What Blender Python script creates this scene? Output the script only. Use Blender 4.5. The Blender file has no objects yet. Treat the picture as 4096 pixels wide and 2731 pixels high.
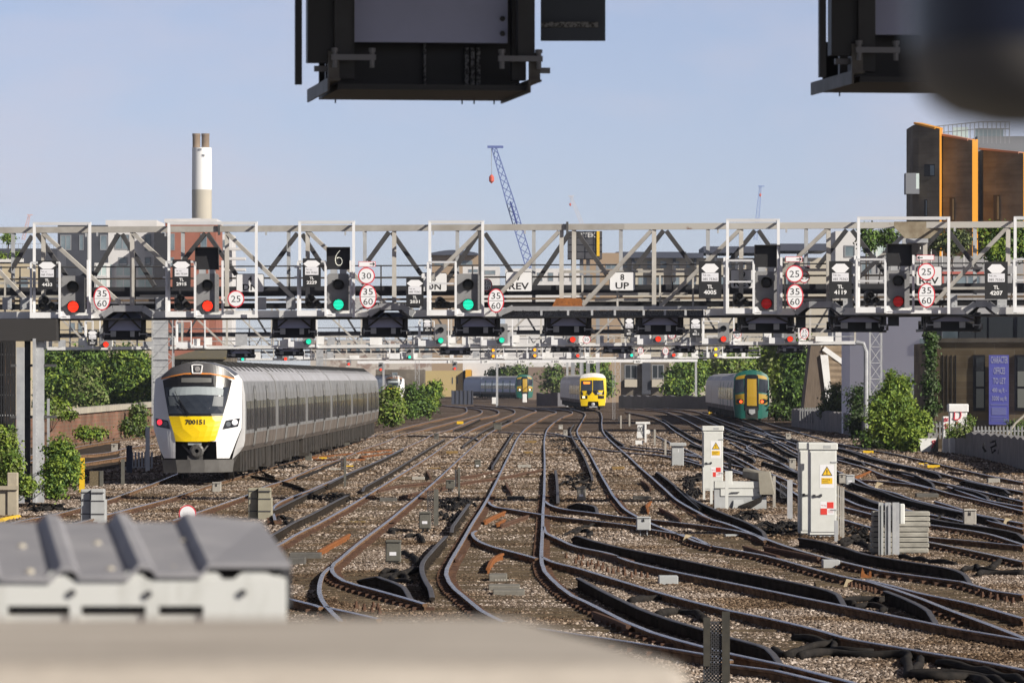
import bpy, bmesh, math, random
from mathutils import Vector, Matrix, noise
random.seed(7)
SC = bpy.context.scene
COL = SC.collection
F = 20898.0; CX = 2048.0; HY = 1515.0; CH = 3.27
def P(x, y, Y):
 return Vector(((x - CX) / F * Y, Y, CH - (y - HY) / F * Y))
def GP(x, y, z=0.0):
 Y = F * (CH - z) / (y - HY)
 return Vector(((x - CX) / F * Y, Y, z))
def depth(y, z=0.0):
 return F * (CH - z) / (y - HY)
ZM = {'A': (1100, 2050, .28694), 'B': (1000, 1650, .29762), 'C': (1600, 1600, .29762), 'D': (1700, 2000, .31891),
 'E': (2100, 1600, .29762), 'G': (3200, 1650, .38095), 'H': (3200, 2100, .40233), 'I': (2500, 1600, .38259),
 'J0': (0, 1380, .43537), 'J1': (1024, 1380, .43537), 'J2': (2048, 1380, .43537), 'J3': (3072, 1380, .43537),
 'K0': (0, 1900, .53004), 'K1': (1000, 1900, .53004), 'K2': (2000, 1900, .53004), 'K3': (2896, 1900, .53004),
 'L0': (0, 820, .43537), 'L1': (1024, 820, .43537), 'L2': (2048, 820, .43537), 'L3': (3072, 820, .43537),
 'F': (0, 0, 1.74150)}
def Z(k, x, y):
 a, b, s = ZM[k]
 return (a + x * s, b + y * s)
def ZR(k, x0, y0, x1, y1):
 a = Z(k, x0, y0); b = Z(k, x1, y1)
 return (a[0], a[1], b[0], b[1])
MATS = {}
def mat(name, col, rough=.6, metal=0., col2=None, scale=3., bump=0., bscale=None, emit=0., detail=4., spec=.5, contrast=(.35, .65), stretch=None):
 if name in MATS: return MATS[name]
 m = bpy.data.materials.new(name); m.use_nodes = True
 nt = m.node_tree; N = nt.nodes; L = nt.links
 b = N['Principled BSDF']
 b.inputs['Roughness'].default_value = rough; b.inputs['Metallic'].default_value = metal
 b.inputs['Specular IOR Level'].default_value = spec
 c = (*col, 1.)
 b.inputs['Base Color'].default_value = c
 if col2 is not None or bump:
  tc = N.new('ShaderNodeTexCoord'); src = tc.outputs['Object']
  if stretch:
   mp = N.new('ShaderNodeMapping'); mp.inputs['Scale'].default_value = stretch
   L.new(src, mp.inputs['Vector']); src = mp.outputs['Vector']
 if col2 is not None:
  nz = N.new('ShaderNodeTexNoise'); nz.inputs['Scale'].default_value = scale; nz.inputs['Detail'].default_value = detail
  nz.inputs['Roughness'].default_value = .65
  L.new(src, nz.inputs['Vector'])
  r = N.new('ShaderNodeValToRGB')
  r.color_ramp.elements[0].position = contrast[0]; r.color_ramp.elements[1].position = contrast[1]
  r.color_ramp.elements[0].color = c; r.color_ramp.elements[1].color = (*col2, 1.)
  L.new(nz.outputs['Fac'], r.inputs['Fac']); L.new(r.outputs['Color'], b.inputs['Base Color'])
 if bump:
  nb = N.new('ShaderNodeTexNoise'); nb.inputs['Scale'].default_value = bscale or scale * 4; nb.inputs['Detail'].default_value = 5
  L.new(src, nb.inputs['Vector'])
  bp = N.new('ShaderNodeBump'); bp.inputs['Strength'].default_value = bump; bp.inputs['Distance'].default_value = .05
  L.new(nb.outputs['Fac'], bp.inputs['Height']); L.new(bp.outputs['Normal'], b.inputs['Normal'])
 if emit:
  b.inputs['Emission Color'].default_value = c; b.inputs['Emission Strength'].default_value = emit
 MATS[name] = m
 return m
def brick(name, c1, c2, mortar, bw=.225, bh=.075, ax='XZ', rough=.85):
 if name in MATS: return MATS[name]
 m = bpy.data.materials.new(name); m.use_nodes = True
 nt = m.node_tree; N = nt.nodes; L = nt.links; b = N['Principled BSDF']; b.inputs['Roughness'].default_value = rough
 b.inputs['Specular IOR Level'].default_value = .15
 tc = N.new('ShaderNodeTexCoord'); sp = N.new('ShaderNodeSeparateXYZ'); cb = N.new('ShaderNodeCombineXYZ')
 L.new(tc.outputs['Object'], sp.inputs[0])
 ad = N.new('ShaderNodeMath'); L.new(sp.outputs['X'], ad.inputs[0]); L.new(sp.outputs['Y'], ad.inputs[1])
 L.new(ad.outputs[0], cb.inputs['X']); L.new(sp.outputs['Z'], cb.inputs['Y'])
 t = N.new('ShaderNodeTexBrick'); t.inputs['Scale'].default_value = 1.
 t.inputs['Brick Width'].default_value = bw; t.inputs['Row Height'].default_value = bh; t.inputs['Mortar Size'].default_value = .008
 t.inputs['Color1'].default_value = (*c1, 1); t.inputs['Color2'].default_value = (*c2, 1); t.inputs['Mortar'].default_value = (*mortar, 1)
 L.new(cb.outputs[0], t.inputs['Vector'])
 nz = N.new('ShaderNodeTexNoise'); nz.inputs['Scale'].default_value = .5; nz.inputs['Detail'].default_value = 8
 L.new(tc.outputs['Object'], nz.inputs['Vector'])
 mx = N.new('ShaderNodeMix'); mx.data_type = 'RGBA'; mx.blend_type = 'MULTIPLY'; mx.inputs['Factor'].default_value = .8
 rp = N.new('ShaderNodeValToRGB'); rp.color_ramp.elements[0].position = .3; rp.color_ramp.elements[0].color = (.45, .45, .45, 1)
 rp.color_ramp.elements[1].position = .7; rp.color_ramp.elements[1].color = (1.2, 1.2, 1.2, 1)
 L.new(nz.outputs['Fac'], rp.inputs['Fac'])
 L.new(t.outputs['Color'], mx.inputs[6]); L.new(rp.outputs['Color'], mx.inputs[7]); L.new(mx.outputs[2], b.inputs['Base Color'])
 MATS[name] = m
 return m
class MB:
 def __init__(s): s.v = []; s.f = []; s.mi = []; s.smooth = False; s.cur = 0
 def add(s, vs, fs):
  o = len(s.v); s.v += [Vector(v) for v in vs]
  for f in fs: s.f.append([o + i for i in f]); s.mi.append(s.cur)
  return s
 def hexa(s, c):
  return s.add(c, [(0, 3, 2, 1), (4, 5, 6, 7), (0, 1, 5, 4), (1, 2, 6, 5), (2, 3, 7, 6), (3, 0, 4, 7)])
 def box(s, x0, x1, y0, y1, z0, z1, rz=0, piv=None):
  c = [Vector(p) for p in ((x0, y0, z0), (x1, y0, z0), (x1, y1, z0), (x0, y1, z0), (x0, y0, z1), (x1, y0, z1), (x1, y1, z1), (x0, y1, z1))]
  if rz:
   pv = Vector(piv) if piv else Vector(((x0 + x1) / 2, (y0 + y1) / 2, 0)); R = Matrix.Rotation(rz, 3, 'Z')
   c = [R @ (p - pv) + pv for p in c]
  return s.hexa(c)
 def cbox(s, c, sx, sy, sz, rz=0):
  c = Vector(c); return s.box(c.x - sx / 2, c.x + sx / 2, c.y - sy / 2, c.y + sy / 2, c.z - sz / 2, c.z + sz / 2, rz)
 def bevbox(s, x0, x1, y0, y1, z0, z1, b):
  def ring(i, z): return [(x0 + i, y0 + b, z), (x0 + b, y0 + i, z), (x1 - b, y0 + i, z), (x1 - i, y0 + b, z), (x1 - i, y1 - b, z), (x1 - b, y1 - i, z), (x0 + b, y1 - i, z), (x0 + i, y1 - b, z)]
  R = [ring(0, z0), ring(0, z1 - b), ring(b * .9, z1)]
  vs = R[0] + R[1] + R[2]; fs = [tuple(range(7, -1, -1)), tuple(range(16, 24))]
  for k in (0, 8):
   for i in range(8): fs.append((k + i, k + (i + 1) % 8, k + 8 + (i + 1) % 8, k + 8 + i))
  return s.add(vs, fs)
 def bar(s, p, q, w, h=None, up=(0, 0, 1)):
  p = Vector(p); q = Vector(q); h = h or w; d = (q - p)
  if d.length < 1e-6: return s
  d.normalize(); u = Vector(up)
  if abs(d.dot(u)) > .98: u = Vector((0, 1, 0))
  r = d.cross(u).normalized(); u = r.cross(d).normalized()
  c = []
  for e in (p, q):
   c += [e - r * w / 2 - u * h / 2, e + r * w / 2 - u * h / 2, e + r * w / 2 + u * h / 2, e - r * w / 2 + u * h / 2]
  return s.add(c, [(3, 2, 1, 0), (4, 5, 6, 7), (0, 1, 5, 4), (1, 2, 6, 5), (2, 3, 7, 6), (3, 0, 4, 7)])
 def angle(s, p, q, w, t=None, up=(0, 0, 1)):
  t = t or w * .16
  p = Vector(p); q = Vector(q); d = (q - p).normalized(); u = Vector(up)
  if abs(d.dot(u)) > .98: u = Vector((0, 1, 0))
  r = d.cross(u).normalized(); u = r.cross(d).normalized()
  s.bar(p + u * (w / 2 - t / 2), q + u * (w / 2 - t / 2), w, t, u); s.bar(p - r * (w / 2 - t / 2) - u * t / 2, q - r * (w / 2 - t / 2) - u * t / 2, t, w - t, u)
  return s
 def tube(s, pts, r, n=8, cap=True):
  pts = [Vector(p) for p in pts]; rings = []
  for i, p in enumerate(pts):
   d = (pts[min(i + 1, len(pts) - 1)] - pts[max(i - 1, 0)]).normalized()
   u = Vector((0, 0, 1)) if abs(d.z) < .95 else Vector((0, 1, 0))
   a = d.cross(u).normalized(); b = a.cross(d).normalized()
   rr = r[i] if isinstance(r, (list, tuple)) else r
   rings.append([p + (a * math.cos(2 * math.pi * k / n) + b * math.sin(2 * math.pi * k / n)) * rr for k in range(n)])
  vs = [v for R in rings for v in R]; fs = []
  for i in range(len(pts) - 1):
   for k in range(n): fs.append((i * n + k, i * n + (k + 1) % n, (i + 1) * n + (k + 1) % n, (i + 1) * n + k))
  if cap: fs += [tuple(range(n - 1, -1, -1)), tuple(range((len(pts) - 1) * n, len(pts) * n))]
  return s.add(vs, fs)
 def lathe(s, prof, c, n=20, axis='Z', cap=True):
  c = Vector(c); vs = []; fs = []
  for r, h in prof:
   for k in range(n):
    a = 2 * math.pi * k / n
    if axis == 'Z': vs.append(c + Vector((r * math.cos(a), r * math.sin(a), h)))
    else: vs.append(c + Vector((r * math.cos(a), h, r * math.sin(a))))
  for i in range(len(prof) - 1):
   for k in range(n): fs.append((i * n + k, i * n + (k + 1) % n, (i + 1) * n + (k + 1) % n, (i + 1) * n + k))
  if cap: fs += [tuple(range(n - 1, -1, -1)), tuple(range((len(prof) - 1) * n, len(prof) * n))]
  return s.add(vs, fs)
 def prism(s, poly, y0, y1, xf=None):
  n = len(poly)
  a = sum(poly[i][0] * poly[(i + 1) % n][1] - poly[(i + 1) % n][0] * poly[i][1] for i in range(n))
  if a < 0: poly = poly[::-1]
  vs = [Vector((x, y0, z)) for x, z in poly] + [Vector((x, y1, z)) for x, z in poly]
  if xf: vs = [xf(v) for v in vs]
  fs = [tuple(range(n)), tuple(range(2 * n - 1, n - 1, -1))]
  for i in range(n): fs.append((i, i + n, (i + 1) % n + n, (i + 1) % n))
  return s.add(vs, fs)
 def quad(s, a, b, c, d): return s.add([a, b, c, d], [(0, 1, 2, 3)])
 def build(s, name, m, parent=None, smooth=False):
  me = bpy.data.meshes.new(name)
  off = parent.matrix_world_loc if False else (Vector(parent['_o']) if parent is not None else Vector((0, 0, 0)))
  me.from_pydata([v - off for v in s.v], [], s.f)
  for mm in (m if isinstance(m, (list, tuple)) else [m]): me.materials.append(mm)
  if any(s.mi): me.polygons.foreach_set('material_index', s.mi)
  if smooth: me.polygons.foreach_set('use_smooth', [True] * len(me.polygons))
  me.update()
  o = bpy.data.objects.new(name, me); COL.objects.link(o)
  o['_o'] = tuple(off)
  if parent is not None:
   o.parent = parent
  return o
def tag(o, label=None, cat=None, group=None, kind=None):
 if label: o['label'] = label
 if cat: o['category'] = cat
 if group: o['group'] = group
 if kind: o['kind'] = kind
 return o
def thing(name, label, cat, loc=(0, 0, 0), group=None):
 o = bpy.data.objects.new(name, None); COL.objects.link(o); o.location = loc; o['_o'] = tuple(loc)
 o.empty_display_size = .1
 return tag(o, label, cat, group)
def mesh_thing(mb, name, m, label, cat, loc=None, group=None, smooth=False, kind=None):
 o = mb.build(name, m, smooth=smooth)
 if loc is not None:
  l = Vector(loc); o.data.transform(Matrix.Translation(-l)); o.location = l; o['_o'] = tuple(l)
 return tag(o, label, cat, group, kind)
def copy_tree(o, parent=None, delta=None, label=None):
 c = o.copy(); COL.objects.link(c)
 if parent is not None: c.parent = parent
 if delta is not None: c.location = c.location + Vector(delta); c['_o'] = tuple(c.location)
 if label: c['label'] = label
 for ch in list(o.children): copy_tree(ch, c)
 return c
def text_mb(s, cx, cz, h, y, width=None, align='CENTER', extrude=.002, bold=0.):
 cu = bpy.data.curves.new('lettering', 'FONT'); cu.body = s; cu.align_x = align; cu.size = 1.; cu.extrude = 0.; cu.offset = bold; cu.resolution_u = 2
 ob = bpy.data.objects.new('lettering', cu); COL.objects.link(ob)
 dg = bpy.context.evaluated_depsgraph_get(); dg.update()
 me = bpy.data.meshes.new_from_object(ob.evaluated_get(dg))
 COL.objects.unlink(ob); bpy.data.objects.remove(ob)
 vs = [v.co.copy() for v in me.vertices]; fs = [tuple(p.vertices) for p in me.polygons]
 bpy.data.meshes.remove(me)
 xs = [v.x for v in vs]; ys = [v.y for v in vs]
 capH = .69; k = h / capH; kx = k
 x0, x1 = min(xs), max(xs)
 if width: kx = width / (x1 - x0)
 mid = (x0 + x1) / 2 if align == 'CENTER' else x0
 m = MB(); m.add([(cx + (v.x - mid) * kx, y, cz + (v.y - capH / 2) * k) for v in vs], fs)
 return m
def catmull(pts, step=1.):
 out = []
 n = len(pts)
 for i in range(n - 1):
  p0 = pts[max(i - 1, 0)]; p1 = pts[i]; p2 = pts[i + 1]; p3 = pts[min(i + 2, n - 1)]
  d = (p2 - p1).length
  def tan(a, b, c):
   l1 = (b - a).length; l2 = (c - b).length
   if l1 < 1e-6: return (c - b)
   if l2 < 1e-6: return (b - a)
   return ((b - a) / l1 * l2 + (c - b) / l2 * l1) / (l1 + l2) * d
  t1 = tan(p0, p1, p2) if i > 0 else (p2 - p1)
  t2 = tan(p1, p2, p3) if i < n - 2 else (p2 - p1)
  k = max(1, int(d / step))
  for j in range(k):
   t = j / k; a = 2 * t**3 - 3 * t**2 + 1; b = t**3 - 2 * t**2 + t; c = -2 * t**3 + 3 * t**2; e = t**3 - t**2
   out.append(p1 * a + t1 * b + p2 * c + t2 * e)
 out.append(pts[-1].copy())
 return out
SUN_EL = math.radians(29); SAZ = Vector((.80, -.60, 0)).normalized()
sundir = Vector((SAZ.x * math.cos(SUN_EL), SAZ.y * math.cos(SUN_EL), math.sin(SUN_EL)))
sl = bpy.data.lights.new('sun', 'SUN'); sl.energy = 5.0; sl.angle = math.radians(.5); sl.color = (1., .93, .82)
so = bpy.data.objects.new('sun', sl); COL.objects.link(so); so.location = (60, -40, 60); so.rotation_euler = sundir.to_track_quat('Z', 'Y').to_euler()
W = bpy.data.worlds.new('World'); SC.world = W; W.use_nodes = True
nt = W.node_tree; N = nt.nodes; L = nt.links
bg = N['Background']; bg.inputs['Strength'].default_value = .085
sky = N.new('ShaderNodeTexSky'); sky.sky_type = 'NISHITA'; sky.sun_disc = False
sky.sun_elevation = SUN_EL; sky.sun_rotation = math.atan2(SAZ.x, SAZ.y); sky.altitude = 20; sky.air_density = 1.; sky.dust_density = .4; sky.ozone_density = 3.5
tc = N.new('ShaderNodeTexCoord')
mp = N.new('ShaderNodeMapping'); mp.inputs['Location'].default_value = (0, 0, .06); mp.inputs['Scale'].default_value = (1, 1, 1.3)
L.new(tc.outputs['Generated'], mp.inputs['Vector']); L.new(mp.outputs['Vector'], sky.inputs['Vector'])
cm = N.new('ShaderNodeMapping'); cm.inputs['Scale'].default_value = (11, 11, 30); cm.inputs['Location'].default_value = (5.4, 1.1, .2)
L.new(tc.outputs['Generated'], cm.inputs['Vector'])
cn = N.new('ShaderNodeTexNoise'); cn.inputs['Scale'].default_value = 1.; cn.inputs['Detail'].default_value = 6; cn.inputs['Roughness'].default_value = .55
L.new(cm.outputs['Vector'], cn.inputs['Vector'])
cr = N.new('ShaderNodeValToRGB'); cr.color_ramp.elements[0].position = .47; cr.color_ramp.elements[0].color = (0, 0, 0, 1)
cr.color_ramp.elements[1].position = .78; cr.color_ramp.elements[1].color = (.62, .62, .62, 1)
L.new(cn.outputs['Fac'], cr.inputs['Fac'])
tint = N.new('ShaderNodeMix'); tint.data_type = 'RGBA'; tint.blend_type = 'MULTIPLY'; tint.inputs['Factor'].default_value = 1.
tint.inputs[7].default_value = (1.56, 1.20, 1.19, 1)
L.new(sky.outputs['Color'], tint.inputs[6])
sz = N.new('ShaderNodeSeparateXYZ'); L.new(tc.outputs['Generated'], sz.inputs[0])
zr = N.new('ShaderNodeMapRange'); zr.inputs['From Min'].default_value = .07; zr.inputs['From Max'].default_value = .32; zr.inputs['To Min'].default_value = 1.; zr.inputs['To Max'].default_value = .20
L.new(sz.outputs['Z'], zr.inputs['Value'])
zm = N.new('ShaderNodeMix'); zm.data_type = 'RGBA'; zm.blend_type = 'MULTIPLY'; zm.inputs['Factor'].default_value = 1.
L.new(tint.outputs[2], zm.inputs[6]); L.new(zr.outputs[0], zm.inputs[7])
cx = N.new('ShaderNodeMix'); cx.data_type = 'RGBA'; cx.inputs[7].default_value = (6.8, 6.2, 6.9, 1)
L.new(cr.outputs['Color'], cx.inputs['Factor']); L.new(zm.outputs[2], cx.inputs[6]); L.new(cx.outputs[2], bg.inputs['Color'])
cam = bpy.data.cameras.new('camera'); co = bpy.data.objects.new('camera', cam); COL.objects.link(co); SC.camera = co
co.location = (0, 0, CH); co.rotation_euler = (math.pi / 2, 0, 0)
cam.sensor_width = 36; cam.lens = F / 4096 * 36; cam.shift_x = 0; cam.shift_y = (HY - 1365.5) / 4096
cam.clip_start = .1; cam.clip_end = 12000
cam.dof.use_dof = True; cam.dof.focus_distance = 135; cam.dof.aperture_fstop = cam.lens / 1000 / .0105; cam.dof.aperture_blades = 9
SC.view_settings.view_transform = 'Standard'; SC.view_settings.look = 'None'; SC.view_settings.exposure = .32; SC.view_settings.gamma = 1
SC.cycles.max_bounces = 6; SC.cycles.transparent_max_bounces = 8
SC.cycles.use_denoising = True
try: SC.cycles.denoiser = 'OPENIMAGEDENOISE'
except Exception: pass
M = {}
M['ground'] = mat('ground_earth', (.10, .095, .085), .95, col2=(.16, .15, .13), scale=.05)
M['steel_top'] = mat('worn_rail_steel', (.60, .58, .59), .26, .75, col2=(.34, .31, .30), scale=2.5)
M['rail_rust'] = mat('rusty_rail_web', (.27, .165, .098), .9, 0, col2=(.10, .064, .043), scale=4., spec=0.)
M['cond_top'] = mat('conductor_rail_top', (.13, .125, .13), .5, .25, col2=(.07, .066, .066), scale=2.)
M['cond_side'] = mat('conductor_rail_side', (.05, .041, .034), .95, 0, col2=(.026, .022, .019), scale=3., spec=0.)
M['rust'] = mat('orange_rust', (.33, .125, .04), .9, 0, col2=(.19, .075, .03), scale=9., spec=.15)
M['brownrust'] = mat('brown_rust', (.145, .082, .054), .9, 0, col2=(.085, .05, .037), scale=9., spec=.15)
M['timber'] = mat('old_sleeper_timber', (.17, .13, .085), .95, 0, col2=(.07, .052, .036), scale=3., bump=.4, bscale=30, stretch=(1, 6, 6), spec=.1)
M['white'] = mat('white_paint', (.80, .80, .79), .5, 0, col2=(.66, .65, .63), scale=1.7, contrast=(.45, .8))
M['brightwhite'] = mat('fresh_white_paint', (.76, .765, .78), .45, 0, col2=(.62, .62, .62), scale=2., contrast=(.5, .85))
M['galv'] = mat('galvanised_steel', (.47, .48, .49), .55, .25, col2=(.37, .38, .40), scale=3.)
M['dkgrey'] = mat('dark_grey_paint', (.055, .056, .062), .6, 0, col2=(.04, .04, .045), scale=4.)
M['black'] = mat('black_paint', (.018, .018, .020), .5)
M['midgrey'] = mat('mid_grey_enamel', (.24, .24, .245), .6, 0, col2=(.20, .20, .205), scale=3.)
M['yellow'] = mat('yellow_paint', (.80, .52, .02), .5, 0, col2=(.70, .43, .02), scale=4.)
M['red'] = mat('red_paint', (.62, .04, .06), .5)
M['conc'] = mat('pale_concrete', (.42, .40, .36), .9, 0, col2=(.30, .28, .25), scale=3., bump=.2, spec=.2)
M['dconc'] = mat('dark_concrete', (.14, .135, .125), .9, 0, col2=(.095, .09, .082), scale=4., bump=.2, spec=.2)
M['olive'] = mat('olive_grey_paint', (.125, .120, .10), .7, 0, col2=(.085, .082, .07), scale=5.)
M['cable'] = mat('black_cable_rubber', (.016, .015, .015), .9, 0, col2=(.034, .030, .027), scale=6., spec=.1)
M['signwhite'] = mat('reflective_sign_white', (.80, .80, .82), .5)
M['letter'] = mat('black_lettering', (.012, .012, .014), .6)
M['whiteletter'] = mat('white_lettering', (.80, .80, .80), .6)
g = MB(); g.quad((-3000, -300, -.9), (3000, -300, -.9), (3000, 6000, -.9), (-3000, 6000, -.9))
mesh_thing(g, 'ground', M['ground'], None, None, kind='structure')
bal = bpy.data.materials.new('granite_ballast'); bal.use_nodes = True
nt = bal.node_tree; N = nt.nodes; L = nt.links; b = N['Principled BSDF']; b.inputs['Roughness'].default_value = .95; b.inputs['Specular IOR Level'].default_value = .1
tc = N.new('ShaderNodeTexCoord')
def noise_ramp(sc_, stops, det=3, rough=.6, kind='NOISE'):
 if kind == 'VOR':
  n_ = N.new('ShaderNodeTexVoronoi'); n_.inputs['Scale'].default_value = sc_; out = n_.outputs['Color']
 else:
  n_ = N.new('ShaderNodeTexNoise'); n_.inputs['Scale'].default_value = sc_; n_.inputs['Detail'].default_value = det; n_.inputs['Roughness'].default_value = rough; out = n_.outputs['Fac']
 L.new(tc.outputs['Object'], n_.inputs['Vector'])
 r_ = N.new('ShaderNodeValToRGB'); cr_ = r_.color_ramp
 while len(cr_.elements) < len(stops): cr_.elements.new(.5)
 for e_, (p_, c_) in zip(cr_.elements, stops): e_.position = p_; e_.color = (*c_, 1)
 L.new(out, r_.inputs['Fac'])
 return n_, r_
vn, vr = noise_ramp(17., [(.0, (.07, .055, .045)), (.45, (.14, .11, .09)), (.8, (.20, .16, .135)), (1., (.28, .235, .20))], kind='VOR')
big, bigr = noise_ramp(.22, [(.31, (.24, .18, .13)), (.43, (.60, .50, .39)), (.54, (1.02, .99, .97))], det=7)
mx = N.new('ShaderNodeMix'); mx.data_type = 'RGBA'; mx.blend_type = 'MULTIPLY'; mx.inputs['Factor'].default_value = 1.
L.new(vr.outputs['Color'], mx.inputs[6]); L.new(bigr.outputs['Color'], mx.inputs[7]); L.new(mx.outputs[2], b.inputs['Base Color'])
v2 = N.new('ShaderNodeTexVoronoi'); v2.inputs['Scale'].default_value = 17.; L.new(tc.outputs['Object'], v2.inputs['Vector'])
bp = N.new('ShaderNodeBump'); bp.inputs['Strength'].default_value = 1.; bp.inputs['Distance'].default_value = .06; bp.invert = True
L.new(v2.outputs['Distance'], bp.inputs['Height']); L.new(bp.outputs['Normal'], b.inputs['Normal'])
def ballast_z(x, y):
 z = -.150 + .030 * noise.noise(Vector((x * .9, y * .35, 3.3))) + .018 * noise.noise(Vector((x * 3.1, y * 1.6, 9.1)))
 return z
bm_ = MB(); ys = []
y = 40.
while y < 1200: ys.append(y); y += .35 if y < 110 else (.8 if y < 200 else (2.5 if y < 400 else 20))
xs = [-26 + i * .5 for i in range(int(52 / .5) + 1)]
vs = [(x, y, ballast_z(x, y)) for y in ys for x in xs]; nx = len(xs)
bm_.add(vs, [(j * nx + i, j * nx + i + 1, (j + 1) * nx + i + 1, (j + 1) * nx + i) for j in range(len(ys) - 1) for i in range(nx - 1)])
bm_.mi = [1 if ys[k // (nx - 1)] < 325 else 0 for k in range(len(bm_.f))]
bed = mesh_thing(bm_, 'ballast', [bal, mat('gap_shade_bed', (.085, .065, .050), .95, 0, col2=(.032, .027, .023), scale=.9, detail=8, bump=.6, bscale=22, spec=.05)], None, None, smooth=True, kind='structure')  # Dirt bed coloured extra dark so gaps between stones look shaded
stone = bpy.data.materials.new('granite_stone'); stone.use_nodes = True
nt = stone.node_tree; N = nt.nodes; L = nt.links; b = N['Principled BSDF']; b.inputs['Roughness'].default_value = .9; b.inputs['Specular IOR Level'].default_value = .15
oi = N.new('ShaderNodeObjectInfo'); tc = N.new('ShaderNodeTexCoord')
r_ = N.new('ShaderNodeValToRGB'); cr_ = r_.color_ramp
for p_ in (.3, .6, .85): cr_.elements.new(p_)
for e_, (p_, c_) in zip(cr_.elements, [(0, (.045, .036, .029)), (.3, (.135, .106, .084)), (.6, (.24, .195, .16)), (.85, (.36, .305, .262)), (1, (.60, .54, .49))]): e_.position = p_; e_.color = (*c_, 1)
L.new(oi.outputs['Random'], r_.inputs['Fac'])
ge = N.new('ShaderNodeNewGeometry')
n_ = N.new('ShaderNodeTexNoise'); n_.inputs['Scale'].default_value = .22; n_.inputs['Detail'].default_value = 7; n_.inputs['Roughness'].default_value = .6
L.new(ge.outputs['Position'], n_.inputs['Vector'])
r2 = N.new('ShaderNodeValToRGB'); r2.color_ramp.elements.new(.43).color = (.60, .50, .39, 1); r2.color_ramp.elements[0].position = .31; r2.color_ramp.elements[0].color = (.24, .18, .13, 1); r2.color_ramp.elements[2].position = .54; r2.color_ramp.elements[2].color = (1.02, .99, .97, 1)
L.new(n_.outputs['Fac'], r2.inputs['Fac'])
mx = N.new('ShaderNodeMix'); mx.data_type = 'RGBA'; mx.blend_type = 'MULTIPLY'; mx.inputs['Factor'].default_value = 1.
L.new(r_.outputs['Color'], mx.inputs[6]); L.new(r2.outputs['Color'], mx.inputs[7]); L.new(mx.outputs[2], b.inputs['Base Color'])
def stones(y0, y1, dens, size, seed):
 m = MB(); yy = []; y = y0
 while y <= y1 + .01: yy.append(y); y += .5
 def xr(y): return (-.112 * y - .5 if y < 135 else (-15 if y < 200 else -.075 * y), .102 * y + .5)
 for a, b_ in zip(yy[:-1], yy[1:]):
  l0, r0 = xr(a); l1, r1 = xr(b_); k = max(1, int((r0 - l0) / .6))
  for i in range(k):
   q = [(l0 + (r0 - l0) * i / k, a), (l0 + (r0 - l0) * (i + 1) / k, a), (l1 + (r1 - l1) * (i + 1) / k, b_), (l1 + (r1 - l1) * i / k, b_)]
   m.quad(*[(px, py, ballast_z(px, py) + .004) for px, py in q])
 o = mesh_thing(m, 'ballast_stones', stone, None, None, kind='stuff')
 ng = bpy.data.node_groups.new('ballast_stones', 'GeometryNodeTree')
 ng.interface.new_socket('Geometry', in_out='INPUT', socket_type='NodeSocketGeometry'); ng.interface.new_socket('Geometry', in_out='OUTPUT', socket_type='NodeSocketGeometry')
 n = ng.nodes; l = ng.links
 gi = n.new('NodeGroupInput'); go = n.new('NodeGroupOutput')
 dp = n.new('GeometryNodeDistributePointsOnFaces'); dp.inputs['Density'].default_value = dens; dp.inputs['Seed'].default_value = seed
 ic = n.new('GeometryNodeMeshIcoSphere'); ic.inputs['Radius'].default_value = size; ic.inputs['Subdivisions'].default_value = 1
 ip = n.new('GeometryNodeInstanceOnPoints')
 rr = n.new('FunctionNodeRandomValue'); rr.data_type = 'FLOAT_VECTOR'; rr.inputs['Min'].default_value = (0, 0, 0); rr.inputs['Max'].default_value = (6.28, 6.28, 6.28); rr.inputs['Seed'].default_value = seed + 1
 rs = n.new('FunctionNodeRandomValue'); rs.data_type = 'FLOAT_VECTOR'; rs.inputs['Min'].default_value = (.45, .45, .4); rs.inputs['Max'].default_value = (1.45, 1.3, 1.0); rs.inputs['Seed'].default_value = seed + 2
 sm = n.new('GeometryNodeSetMaterial'); sm.inputs['Material'].default_value = stone
 l.new(gi.outputs[0], dp.inputs['Mesh']); l.new(dp.outputs['Points'], ip.inputs['Points']); l.new(ic.outputs['Mesh'], sm.inputs['Geometry']); l.new(sm.outputs['Geometry'], ip.inputs['Instance'])
 l.new(rr.outputs['Value'], ip.inputs['Rotation']); l.new(rs.outputs['Value'], ip.inputs['Scale']); l.new(ip.outputs['Instances'], go.inputs[0])
 md = o.modifiers.new('scatter', 'NODES'); md.node_group = ng
 return o
stones(54, 110, 380, .037, 3)
stones(110, 180, 95, .055, 9)
stones(180, 330, 26, .09, 15)
def prof_rail(h=.165, hw=.036, fw=.07, ww=.010):
 r = [(hw * .8, 0), (hw, -.010), (hw, -.040), (ww, -.055), (ww, -h + .028), (fw, -h + .012), (fw, -h)]
 return r + [(-x, z) for x, z in reversed(r)]
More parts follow.
